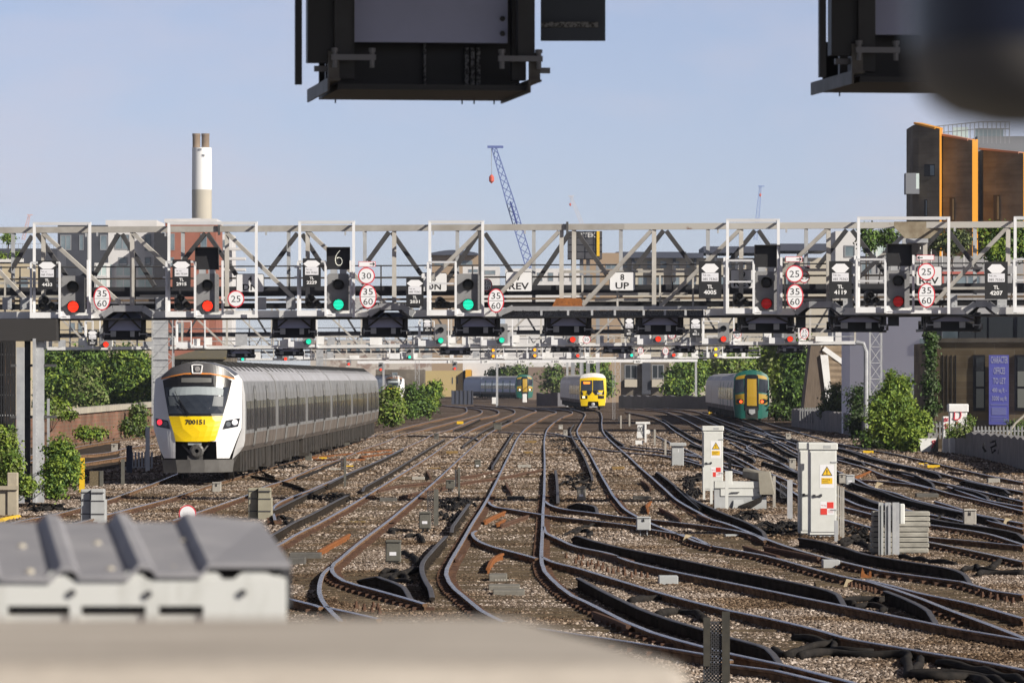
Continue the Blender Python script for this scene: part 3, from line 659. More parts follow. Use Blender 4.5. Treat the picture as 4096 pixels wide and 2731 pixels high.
def shunt_signal(pl, r, label, off=-.62):
 a = pl.pt(r[0], r[3], off); b = pl.pt(r[2], r[1], off); Y = a.y; w = b.x - a.x; h = b.z - a.z; cx = (a.x + b.x) / 2
 t = thing('position_light_signal', label, 'shunt signal', (cx, Y, a.z), 'small black position light signals on the gantries')
 pts = [(a.x, a.z), (b.x, a.z), (b.x, a.z + h * .32)] + [(a.x + w * .30 + w * .3 * math.cos(math.radians(q)), b.z - w * .30 + w * .3 * math.sin(math.radians(q))) for q in range(20, 181, 20)]
 m = MB(); m.prism(pts, Y, Y + .25); m.build('case', M['dkgrey'], t)
 R = w * .155
 for (x, z) in ((a.x + w * .42, b.z - w * .28), (a.x + w * .78, a.z + h * .34), (a.x + w * .22, a.z + h * .30)):
  ln = lens_mesh(x, z, Y, R).build('lens', M['lens_off'], t); hood_mesh(x, z, Y, R * 1.1, .16).build('hood', M['hood'], t)
 return t
HANG = 'dark hanging signal cages under the gantries'
def hanging_cage(Y, xl, xr, zb, ztop, label, rz=0.12, near=False, side=None, dep=1.15):
 t = thing('hanging_signal_cage', label, 'signal cage', ((xl + xr) / 2, Y, zb), HANG)
 piv = Vector(((xl + xr) / 2, Y, 0)); R = Matrix.Rotation(rz, 3, 'Z')
 def T(x, y, z): return R @ (Vector((x, Y + y, z)) - piv) + piv
 def bx(m, x0, x1, y0, y1, z0, z1): m.hexa([T(*p) for p in ((x0, y0, z0), (x1, y0, z0), (x1, y1, z0), (x0, y1, z0), (x0, y0, z1), (x1, y0, z1), (x1, y1, z1), (x0, y1, z1))])
 W_ = xr - xl; pt = zb + .26
 m = MB(); bx(m, xl + W_ * .13, xr - W_ * .13, dep * .15, dep * .15 + .05, pt, ztop); m.build('back_panel', mat('lavender_grey_panel', (.44, .47, .68), .55, 0, col2=(.40, .43, .62), scale=2.), t)
 m = MB(); bx(m, xl + .05, xr - .05, .10, dep, zb, zb + .03); bx(m, xl + .05, xr - .05, dep - .03, dep, zb + .03, pt + .02); bx(m, xl + .03, xr - .03, .55, .60, zb + .03, pt + .35)
 m.build('floor_tray', M['black'], t)
 for x in (xl + W_ * .06, xr - W_ * .06):
  m = MB(); bx(m, x - .045, x + .045, 0, .10, zb + .16, ztop); bx(m, x - W_ * .05, x + W_ * .07 if x < (xl + xr) / 2 else x + .02, .16, .24, zb + .06, ztop); m.build('upright', M['dkgrey'], t)
 for x in (xl + .02, xr - .02):
  m = MB(); m.angle(T(x, 0, zb + .02), T(x, dep, zb + .02), .07); bx(m, x - .03, x + .03, .02, .05, zb + .04, zb + .20); m.build('side_bracket', mat('dull_zinc', (.16, .15, .14), .55, .2, col2=(.09, .08, .07), scale=6.), t)
 for x, s in ((xl + W_ * .1, 1), (xr - W_ * .1, -1)):
  m = MB(); m.bar(T(x - .11, -.01, zb + .165), T(x + .13, -.01, zb + .165), .03, .03); m.bar(T(x - .14 * s - .04, .2, zb + .115), T(x - .14 * s + .06, .2, zb + .115), .03, .03)
  for q in (-.09, .11): m.lathe([(.014, -.055), (.014, .03), (.02, .03), (.02, .05)], T(x + q, -.01, zb + .165), 8)
  m.build('clamp', M['galv'] if not near else mat('dull_clamp_steel', (.20, .20, .215), .5, .3), t)
 if not near:
  m = MB(); mid = (xl + xr) / 2
  for x in (xl + W_ * .12, xr - W_ * .12): m.bar(T(x, .05, pt + .02), T(mid, .05, ztop - .02), .045, .045)
  m.build('brace', M['brace'], t)
  m = MB(); bx(m, xl + W_ * .18, xl + W_ * .30, .12, .14, zb + .09, pt - .01); bx(m, xl + W_ * .62, xl + W_ * .72, .12, .14, zb + .09, pt - .01); m.build('equipment_box', M['galv'], t)
 else:
  m = MB(); bx(m, xl + W_ * .50, xl + W_ * .51, .50, .54, zb + .05, pt + .02)
  for c_ in range(3): bx(m, xl + W_ * .70 + c_ * .032, xl + W_ * .70 + c_ * .032 + .022, .50, .54, zb + .05, pt - .005)
  m.build('cable_trunking', M['perf'], t)
  for z in (pt + .05, pt + .13):
   m = MB(); m.lathe([(.014, 0), (.014, -.03), (.008, -.035)], T(xr - W_ * .155, dep * .15, z), 10, 'Y'); m.build('bolt', M['dkgrey'], t)
  m = MB()
  for q in (.07, .70, .76, .86): m.tube([T(xl + .06 + W_ * q, dep - .05, zb - .022), T(xl + .06 + W_ * q, dep - .05, zb + .02)], .004, 6)
  m.build('hanging_bolts', M['dkgrey'], t)
  m = MB(); bx(m, xl - .186, xl - .150, .02, .06, zb + .02, ztop); m.build('side_slat', M['black'], t)
  m = MB(); bx(m, xl - .118, xl + .03, .04, .14, zb + .14, ztop); m.build('side_frame', M['black'], t)
 if side:
  m = MB(); m.box(xr + .005, xr + side[0], Y + .25, Y + .29, zb + side[1], ztop); m.build('side_plate', mat('dark_teal_plate', (.055, .065, .085), .5), t)
  if near: m = MB(); m.box(xr + .005, xr + side[0] - .04, Y + .21, Y + .249, zb + side[1] + .07, zb + side[1] + .098); m.build('strut_channel', M['perf'], t)
 return t
def cage_frame(pl, x1, x2, yt, yb, fl, parent, k=None, off=-.7, side=1):
 m = MB(); w = .075
 def u(x, y, o=off): return pl.pt(x, y, o)
 for x in (x1, x2):
  m.bar(u(x, yt), u(x, yb), w, w); m.bar(u(x, yt + 4, off + .04), u(x, yt + 4, .9), .05, .05)
  m.bar(u(x, yt, .8), u(x, yb, .8), .05, .05)
 m.bar(u(x1 - 5, yt), u(x2 + 5, yt), .06, .085); m.bar(u(x1, yt, .8), u(x2, yt, .8), .05, .06)
 m.build('access_cage', M['brightwhite'], parent)
 xa, xb, ya, yb_ = fl
 m = MB()
 for x in (xa, xb): m.bar(u(x, ya, off - .12), u(x, yb_, off - .12), .06, .06)
 m.bar(u(xa, ya, off - .12), u(xb, ya, off - .12), .055, .055)
 if k: m.bar(u(xa, k, off - .12), u(xb, k, off - .12), .045, .045)
 m.bar(u(xa - 14, ya + 22, off - .12), u(xa, ya + 22, off - .12), .05, .05); m.bar(u(xa - 14, ya + 62, off - .12), u(xa, ya + 62, off - .12), .05, .05)
 m.build('guard_frame', M['brightwhite'], parent)
 m = MB(); a = u(xa, yb_, off - .15); b = u(xb, yb_ - 23, off - .15); m.box(a.x, b.x, a.y, a.y + .05, a.z, b.z)
 c = u(xb, yb_ - 2, off - .1); d = u(x2 + 4, yb_ - 8, off - .1); m.box(c.x, d.x, c.y, c.y + .8, c.z - .03, d.z + .02)
 m.prism([(c.x + .002, c.z + .02), (c.x + .002, c.z + .17), (c.x + .10, c.z + .17), (c.x + .20, c.z + .02)], c.y - .02, c.y + .05)
 m.build('kick_plate', M['brightwhite'], parent)
g1 = Plane(141., -.217)
G1 = thing('signal_gantry', 'nearest cream lattice signal gantry spanning the whole width of the tracks', 'signal gantry', tuple(g1.pt(2048, 1262)))
def ytop(sx): return 921 - 23 * sx / 4096.
def ybot(sx): return 1262 - 18 * sx / 4096.
TOPX = [-150, 900, 1900, 2270, 2900, 3800, 4250]
m = MB(); m.cur = 0
for a, b in zip(range(-200, 4300, 300), range(100, 4600, 300)):
 m.cur = 1 if a >= 2260 or 500 < a < 700 else 0
 m.bar(g1.pt(a, ytop(a)), g1.pt(b, ytop(b)), .17, .165)
m.build('top_chord', [M['chord'], M['chordrust']], G1)
m = MB(); m.bar(g1.pt(-200, ytop(-200), 1.5), g1.pt(4300, ytop(4300), 1.5), .15, .15); m.build('rear_top_chord', M['chord'], G1)
m = MB(); m.bar(g1.pt(-200, ybot(-200) - 92, 1.5), g1.pt(4300, ybot(4300) - 92, 1.5), .14, .27); m.build('rear_girder', mat('charcoal_girder', (.050, .051, .060), .6, 0, col2=(.04, .04, .045), scale=2.), G1)
for k, x, y1 in (('L0', 400, 960), ('L0', 1215, 950), ('L0', 2085, 930), ('L1', 475, 950), ('L1', 1270, 930), ('L2', 455, 860), ('L2', 570, 860), ('L2', 1305, 930), ('L2', 2105, 900), ('L3', 555, 910), ('L3', 2205, 560), ('L3', 1443, 560)):
 m = MB(); s = Z(k, x, 0)[0]; m.bar(g1.pt(s, ytop(s) + 4), g1.z(k, x, y1), .115, .115)
 m.build('post', M['chord'], G1)
m = MB(); s = Z('L1', 2065, 0)[0]; m.bar(g1.pt(s, ytop(s) + 4), g1.z('L1', 2065, 990), .13, .13); m.build('post', M['brace'], G1)
for (k1, xa, ya, k2, xb, yb) in (('L0', 400, 262, 'L0', 1160, 950), ('L0', 1225, 262, 'L1', 345, 852), ('L0', 2092, 262, 'L1', 345 - 0, 852), ('L0', -330, 262, 'L0', 245, 875), ('L1', 480, 244, 'L1', 1215, 935), ('L1', 2050, 246, 'L1', 1590, 700),
        ('L2', 432, 245, 'L1', 2240, 820), ('L2', 1280, 236, 'L2', 650, 920), ('L2', 2090, 230, 'L2', 1365, 932), ('L3', 540, 226, 'L3', 130, 620), ('L3', 1240, 285, 'L3', 835, 665), ('L3', 2200, 205, 'L3', 1530, 895)):
 if (k1, xa) == ('L0', 1225): k2, xb, yb = 'L0', 1545, 560
 m = MB(); m.bar(g1.z(k1, xa, ya, -.02), g1.z(k2, xb, yb, -.02), .10, .10); m.build('diagonal_brace', M['chord'], G1)
for (k1, xa, ya, k2, xb, yb) in (('L0', 295, 285, 'L0', 90, 620), ('L0', 340, 262, 'L0', 610, 650), ('L0', 1090, 266, 'L0', 870, 645), ('L0', 1122, 270, 'L0', 1420, 745), ('L0', 1885, 262, 'L0', 1690, 505), ('L0', 1905, 262, 'L0', 2170, 640), ('L1', 380, 262, 'L1', 120, 610), ('L1', 425, 270, 'L1', 640, 600),
        ('L1', 1222, 250, 'L1', 1030, 515), ('L1', 1248, 252, 'L1', 1520, 640), ('L1', 2040, 270, 'L1', 1750, 700), ('L1', 2105, 262, 'L1', 2390, 680), ('L2', 530, 255, 'L2', 200, 745), ('L2', 600, 252, 'L2', 870, 640), ('L2', 1392, 236, 'L2', 1120, 590), ('L2', 1418, 240, 'L2', 1700, 615),
        ('L2', 2232, 236, 'L2', 2000, 520), ('L2', 2265, 235, 'L3', 160, 590), ('L3', 722, 230, 'L3', 450, 580), ('L3', 772, 232, 'L3', 1085, 640), ('L3', 1605, 212, 'L3', 1380, 460), ('L3', 1640, 214, 'L3', 1940, 610)):
 m = MB(); m.bar(g1.z(k1, xa, ya, 1.5), g1.z(k2, xb, yb, 1.5), .11, .11); m.build('rear_brace', M['brace'], G1)
for k, x in (('L0', 120), ('L0', 820), ('L0', 1680), ('L1', 300), ('L1', 1000), ('L1', 1850), ('L2', 200), ('L2', 1000), ('L2', 1800), ('L3', 350), ('L3', 1250), ('L3', 1900)):
 sx = Z(k, x, 0)[0]; m = MB(); m.bar(g1.pt(sx, ytop(sx), 1.5), g1.pt(sx, ybot(sx) - 20, 1.5), .10, .10); m.build('rear_post', M['galv'], G1)
m = MB()
for yy, r, of in ((-385, .022, 1.3),): m.tube([g1.pt(x, ybot(x) + yy * .435 - 25, of) for x in range(-100, 4300, 200)], r, 6)
for x in (80, 170, 540, 1157, 1524, 1890, 2250, 2690, 2840, 3140, 3360): m.bar(g1.pt(x, ybot(x) - 190, 1.3), g1.pt(x, ybot(x) - 20, 1.3), .04, .04)
m.build('rear_handrail', M['brace'], G1)
m = MB(); m.bar(g1.pt(-200, ybot(-200) - 34, 1.2), g1.pt(4300, ybot(4300) - 34, 1.2), .1, .15); m.build('cable_tray', M['black'], G1)
m = MB(); m.bar(g1.pt(-200, ybot(-200) - 58, 1.1), g1.pt(4300, ybot(4300) - 58, 1.1), .06, .06); m.build('rusty_pipe', mat('rusty_brown_pipe', (.20, .14, .09), .8, 0, col2=(.11, .08, .06), scale=2.), G1)
m = MB()
m.tube([g1.pt(x, ybot(x) - 145, .9) for x in range(-100, 4300, 200)], .028, 6); m.build('conduit', mat('tan_conduit', (.33, .29, .23), .7, 0, col2=(.22, .17, .12), scale=3.), G1)
m = MB()
for (x0, x1, dy) in ((-60, 250, -130), (-60, 330, -75), (560, 700, -75), (2252, 2750, -165), (2252, 2750, -75), (2380, 2720, -52), (3120, 3310, -168), (3690, 3930, -172), (3690, 3940, -92), (3200, 3330, -50)):
 m = MB(); m.bar(g1.pt(x0, ybot(x0) + dy, .35), g1.pt(x1, ybot(x1) + dy, .35), .05, .07); m.build('handrail', M['chord'], G1)
for x in (20, 300, 720, 2330, 2470, 2640, 2772, 3140): m = MB(); m.bar(g1.pt(x, ybot(x) - 150, .35), g1.pt(x, ybot(x) - 10, .35), .05, .05); m.build('handrail_post', M['chord'], G1)
m = MB()
for k, x in (('L0', 75), ('L0', 240), ('L0', 880), ('L0', 1480), ('L1', 60), ('L1', 330), ('L1', 950), ('L1', 1560), ('L3', 745), ('L3', 1705), ('L3', 2160)):
 p = g1.z(k, x, 905 if k != 'L3' else 885, -.15); m = MB(); m.box(p.x - .16, p.x + .10, p.y, p.y + .04, p.z - .17, p.z + .17)
 for i in range(3):
  for j in (-.09, .04): m.cbox((p.x + j, p.y - .005, p.z - .11 + i * .11), .025, .012, .025)
 m.build('gusset_plate', M['galv'], G1)
M['perfw'] = M['galv']
segs = [(-200, 415), (610, 1480), (1650, 1985), (2825, 3185), (3370, 3865), (3990, 4300)]
for a, b in segs:
 m = MB(); m.bar(g1.pt(a, ybot(a), -.25), g1.pt(b, ybot(b), -.25), .09, .21); m.build('bottom_chord', M['white'], G1)
m = MB(); m.bar(g1.pt(-200, ybot(-200) + 17, .35), g1.pt(4300, ybot(4300) + 17, .35), 1.3, .05); m.build('shade_band_deck', M['black'], G1)  # Deck coloured black; this band stands for the shaded lower flange
for a, b, h in ((415, 610, 26), (1480, 1650, 29), (3185, 3370, 30), (3865, 3990, 30)):
 m = MB(); q = 38; p = [g1.pt(a - 4, ybot(a) + 2, -.28), g1.pt(a + q, ybot(a) - h, -.28), g1.pt(b - q, ybot(b) - h, -.28), g1.pt(b + 4, ybot(b) + 2, -.28)]
 for i in range(3): m.bar(p[i], p[i + 1], .10, .17)
 m.build('walkway_bridge', M['galv'], G1)
 m = MB(); c = [g1.pt(a + 8, ybot(a) + 14, .2), g1.pt(a + q + 4, ybot(a) - h + 12, .2), g1.pt(b - q - 4, ybot(b) - h + 12, .2), g1.pt(b - 8, ybot(b) + 14, .2)]
 m.bar(c[1], c[2], 1., .05); m.bar(c[0], c[1], 1., .05); m.bar(c[2], c[3], 1., .05); m.build('bridge_underside', M['brace'], G1)
m = MB(); a = g1.z('L1', 2250, 945, -.3); b = g1.z('L2', 1795, 945, -.3)
m.hexa([g1.z('L1', 2350, 968, -.3), g1.z('L2', 1795, 962, -.3), g1.z('L2', 1795, 962, -.2), g1.z('L1', 2350, 968, -.2), g1.z('L1', 2350, 930, -.3), g1.z('L2', 1795, 928, -.3), g1.z('L2', 1795, 928, -.2), g1.z('L1', 2350, 930, -.2)])
m.bar(g1.z('L1', 2230, 1000, -.25), g1.z('L1', 2360, 945, -.25), .1, .15); m.build('walkway_edge', M['galv'], G1)
m = MB(); m.bar(g1.z('L1', 2260, 1000, -.12), g1.z('L2', 1760, 995, -.12), .06, .17); m.build('perforated_skirt', M['perf'], G1)
for x in (270, 515, 735, 945, 1210, 1405, 1595): m = MB(); m.cbox(g1.z('L2', x, 990, -.3), .06, .05, .14); m.build('skirt_clip', M['galv'], G1)
m = MB(); q = g1.z('L2', 520, 900, -.1); m.prism([(q.x - .47, q.z - .14), (q.x + .47, q.z - .14), (q.x + .33, q.z + .13), (q.x - .33, q.z + .13)], q.y - .05, q.y + .1); m.build('splice_bracket', M['rust'], G1)
q = g1.z('L3', 1400, 230, -.06); m = MB(); m.prism([(q.x - .70, q.z + .22), (q.x + .62, q.z + .22), (q.x + .62, q.z + .1), (q.x + .25, q.z - .22), (q.x - .42, q.z - .22), (q.x - .70, q.z + .08)], q.y - .06, q.y + .0); m.build('splice_bracket', mat('stained_ochre_plate', (.30, .26, .19), .7, 0, col2=(.19, .15, .10), scale=3.), G1)
m = MB(); m.box(q.x - .38, q.x + .2, q.y - .1, q.y + .1, q.z - .34, q.z - .23); m.build('splice_block', M['galv'], G1)
for k, x, y in (('L0', 2013, 225), ('L2', 508, 210)):
 p = g1.z(k, x, y, -.02); m = MB(); m.box(p.x - .03, p.x + .03, p.y - .13, p.y + .12, p.z - .15, p.z + .16); m.build('chord_joint', M['brace'], G1)
m = MB()
for k, x, y in (('L0', 790, 272), ('L0', 893, 266), ('L0', 1520, 268), ('L1', 92, 258), ('L1', 820, 258), ('L1', 988, 255), ('L1', 1628, 255), ('L2', 1892, 238), ('L2', 118, 245), ('L3', 168, 234), ('L3', 1715, 222)):
 p = g1.z(k, x, y, -.1); m = MB(); m.bar((p.x, p.y, p.z + .04), (p.x, p.y, p.z - .06), .05); m.build('conduit_clip', M['galv'], G1)
def S(k, x): return Z(k, x, 0)[0]
def Sy(y): return 820 + y * .43537
for k1, xa, k2, xb, yt, yb, ka, fa, kb, fb, f0, f1, kk in (
  ('L0', 315, 'L0', 825, 172, 1045, 'L0', 285, 'L0', 548, 530, 1038, None), ('L0', 1552, 'L1', 3, 168, 1035, 'L0', 1530, 'L0', 1792, 522, 1030, None),
  ('L1', 402, 'L1', 897, 160, 1032, 'L1', 387, 'L1', 640, 520, 1020, None), ('L1', 1597, 'L1', 2083, 158, 1025, 'L1', 1580, 'L1', 1835, 525, 1015, 722),
  ('L2', 1980, 'L3', 95, 142, 1005, 'L2', 1975, 'L2', 2220, 510, 998, 705), ('L3', 832, 'L3', 1660, 122, 1000, 'L3', 815, 'L3', 1078, 500, 990, 698), ('L3', 2270, 'L3', 2760, 120, 995, 'L3', 2262, 'L3', 2520, 498, 988, 690)):
 cage_frame(g1, S(k1, xa), S(k2, xb), Sy(yt), Sy(yb), (S(ka, fa), S(kb, fb), Sy(f0), Sy(f1)), G1, Sy(kk) if kk else None)
for k, x, y0, y1 in (('L0', 2045, 510, 1010), ('L1', 870, 510, 1000), ('L2', 1952, 480, 1000), ('L3', 122, 480, 990), ('L3', 800, 465, 900), ('L3', 1335, 460, 985), ('L0', 808, 505, 1000)):
 m = MB(); m.bar(g1.z(k, x, y0, -.75), g1.z(k, x, y1, -.75), .06, .06); m.build('cage_post', M['brightwhite'], G1)
id_plate(g1, ZR('L0', 350, 510, 515, 775), '4433', '085 75369', 'black plate TL 4433 with white diamond, at the far left of the gantry', small=True)
id_plate(g1, ZR('L0', 1585, 500, 1750, 770), '2915', '085 75369', 'black plate TL 2915 with white diamond, left of a red signal', small=True)
id_plate(g1, ZR('L1', 430, 490, 595, 755), '2229', '085 75362', 'black plate TL 2229 with white diamond, left of the lit numeral six', small=True)
id_plate(g1, ZR('L1', 1380, 670, 1540, 930), '2031', '085 75362', 'black plate TL 2031 hung lower than the others', small=True)
id_plate(g1, ZR('L2', 1715, 515, 1925, 858), '4005', '085 75363', 'tall black plate TL 4005 with white diamond')
id_plate(g1, ZR('L3', 560, 515, 770, 858), '4119', '085 75363', 'tall black plate TL 4119 with white diamond')
id_plate(g1, ZR('L3', 1990, 520, 2205, 865), '4207', '085 75363', 'tall black plate TL 4207 near the right edge')
main_signal(g1, ZR('L0', 565, 650, 780, 990), 'red', 'red signal at the far left of the nearest gantry beside plate TL 4433')
main_signal(g1, ZR('L0', 1805, 630, 2010, 985), 'red', 'red signal under a blank black box beside plate TL 2915')
main_signal(g1, ZR('L1', 655, 630, 860, 970), 'green', 'green signal under the lit numeral six')
main_signal(g1, ZR('L1', 1845, 630, 2055, 970), 'green', 'green signal with no box above it, beside a 35/60 sign')
main_signal(g1, ZR('L3', -120, 605, 92, 965), 'dimred', 'dim red signal left of the 25 sign with the right arrow')
main_signal(g1, ZR('L3', 1090, 590, 1302, 945), 'dimred', 'dimmest red signal, near the right edge beside the left arrow board')
route_box(g1, ZR('L0', 1800, 390, 2005, 600), 'blank black route box above the signal beside plate TL 2915')
route_box(g1, ZR('L1', 655, 390, 860, 598), 'black route box showing a dotted white numeral six', lit=True)
route_box(g1, ZR('L3', -122, 370, 105, 578), 'blank black route box right of plate TL 4005')
route_box(g1, ZR('L3', 1092, 360, 1318, 568), 'blank black route box left of the left arrow board')
for r, l in ((ZR('L0', 350, 830, 510, 975), 'small black shunt signal below plate TL 4433'), (ZR('L0', 1600, 815, 1750, 968), 'small black shunt signal below plate TL 2915'), (ZR('L1', 450, 815, 597, 952), 'small black shunt signal below plate TL 2229'),
   (ZR('L1', 1645, 840, 1792, 950), 'small black shunt signal right of plate TL 2031'), (ZR('L2', 2030, 795, 2177, 935), 'small black shunt signal right of plate TL 4005'), (ZR('L3', 883, 785, 1032, 918), 'small black shunt signal right of plate TL 4119')):
 shunt_signal(g1, r, l)
speed_sign(g1, 'L0', 937, 857, 78, 111, '35/60', 'oval 35 over 60 sign beside the leftmost red signal')
speed_sign(g1, 'L0', 2167, 862, 77, 77, '25', 'round 25 sign below the 4 DN board')
arrow_sign(g1, 'L1', 942, 518, 1098, 568, True, 'right arrow board above the round 30 sign')
speed_sign(g1, 'L1', 1015, 650, 77, 77, '30', 'round 30 sign beside the numeral six box')
speed_sign(g1, 'L1', 1030, 840, 78, 111, '35/60', 'oval 35 over 60 sign hanging below the round 30 sign')
speed_sign(g1, 'L1', 2205, 878, 75, 110, '35/60', 'oval 35 over 60 sign just right of the centre green signal')
arrow_sign(g1, 'L3', 160, 473, 316, 523, True, 'front right arrow board above the round 25 sign')
speed_sign(g1, 'L3', 243, 633, 79, 79, '25', 'front round 25 sign between a dim red signal and plate TL 4119')
speed_sign(g1, 'L3', 247, 840, 78, 113, '35/60', 'oval 35 over 60 sign left of plate TL 4119')
arrow_sign(g1, 'L3', 260, 560, 384, 590, True, 'smaller right arrow board half hidden behind the front one', off=.9)
speed_sign(g1, 'L3', 333, 662, 52, 56, '25', 'smaller round 25 sign half hidden behind the front one', off=.9)
arrow_sign(g1, 'L3', 1367, 458, 1530, 508, False, 'left arrow board near the right edge')
speed_sign(g1, 'L3', 1455, 613, 79, 79, '25', 'round 25 sign under the left arrow board')
speed_sign(g1, 'L3', 1457, 830, 79, 113, '35/60', 'oval 35 over 60 sign under the left arrow board')
speed_sign(g1, 'L1', 2120, 735, 52, 60, '35/60', 'small oval speed sign half hidden behind the centre green signal', off=1.2)
rear_board(g1, ZR('L0', 2168, 630, 2425, 803), '4', 'DN', 'white board 4 DN behind the truss')
rear_board(g1, ZR('L1', 1515, 620, 1757, 798), '6', 'DN', 'white board 6 DN half behind a white cage')
rear_board(g1, ZR('L1', 2292, 610, 2540, 797), '7', 'REV', 'white board 7 REV left of the rusty splice')
rear_board(g1, ZR('L2', 893, 612, 1135, 790), '8', 'UP', 'white board 8 UP in the middle of the truss')
rear_board(g1, ZR('L2', 2005, 590, 2250, 768), '9', 'REV', 'white board 9 REV behind a dim red signal')
rear_board(g1, ZR('L3', 1358, 560, 1604, 745), '10', 'REV', 'white board half hidden behind the 25 sign with left arrow')
LB = ['leftmost', 'second from the left', 'third from the left', 'fourth from the left', 'fifth from the left', 'sixth from the left', 'seventh from the left', 'rightmost']
for i, (k1, xa, k2, xb, yb, sd) in enumerate((('L0', 945, 'L0', 1345, 1240, None), ('L1', 150, 'L1', 555, 1218, None), ('L1', 980, 'L1', 1405, 1212, None), ('L1', 1830, 'L1', 2255, 1205, None), ('L2', 305, 'L2', 745, 1198, None), ('L2', 1145, 'L2', 1592, 1190, None), ('L2', 2085, 'L3', 265, 1175, (.27, .14)), ('L3', 580, 'L3', 1115, 1165, (.30, .16)), ('L3', 1430, 'L3', 1985, 1158, None))):
 lab = 'dark hanging cage under the nearest gantry, ' + (['first', 'second', 'third', 'fourth', 'fifth', 'sixth', 'seventh', 'eighth', 'ninth'][i]) + ' from the left'
 a = g1.z(k1, xa, yb, .3); b = g1.z(k2, xb, yb, .3)
 hanging_cage(a.y, a.x, b.x, a.z, g1.z(k1, xa, 985, .3).z, lab, rz=.10, side=sd)
hanging_cage(28., (1320 - CX) / 746., (2160 - CX) / 746., 3.27 + (1515 - 357) / 746. , 6.3, 'big dark hanging cage at the top centre, out of focus', rz=.135, near=True, side=(.355, .275))
hanging_cage(28., (1320 + 2090 - CX) / 746., (2160 + 2090 - CX) / 746., 3.27 + (1515 - 328) / 746., 6.3, 'big dark hanging cage at the top right corner behind the round lamp', rz=.135, near=True)
def leg(x0, x1, label, m_, parts):
 pass
b0 = GP(66, 2000, -.15)
t = thing('gantry_leg', 'pair of grey steel gantry legs rising from the bushes at the left', 'gantry leg', tuple(b0))
for k, (xa, xb, yt, yb, mm) in enumerate((('J0', (150, 218), 20, 1190, M['galv']), ('J0', (300, 328), -60, 1250, M['galv']), ('J0', (335, 400), -60, 1260, M['galv']))):
 sx0 = Z('J0', xb[0], 0)[0]; sx1 = Z('J0', xb[1], 0)[0]; Y = 142. + k * .25
 m = MB(); a = P(sx0, Z('J0', 0, yt)[1], Y); b = P(sx1, 0, Y); m.box(a.x, b.x, Y, Y + .25, -.3, a.z)
 if k == 2:
  for i in range(40): m.cbox((a.x + .02, Y - .004, .1 + i * .115), .02, .012, .03)
 m.build('column', mm, t)
m = MB(); a = P(Z('J0', 225, 0)[0], 0, 142.9); b = P(Z('J0', 275, 0)[0], 0, 142.9); m.box(a.x, b.x, 142.9, 143.1, -.3, 4.7); m.build('column', M['brace'], t)
for z in (.9, 2.2, 3.6): m = MB(); m.box(a.x - .35, a.x + .9, 142.6, 142.68, z, z + .07); m.build('tie_plate', M['brace'], t)
m = MB(); a = P(Z('J0', -60, 0)[0], 0, 142.); b = P(Z('J0', 505, 0)[0], 0, 142.)
p0 = P(0, 1282, 142); m.box(a.x, b.x, 142.3, 143.6, p0.z - .55, p0.z + .05); m.build('head_beam', mat('black_brown_beam', (.03, .028, .028), .8), t)  # One even black-brown colour
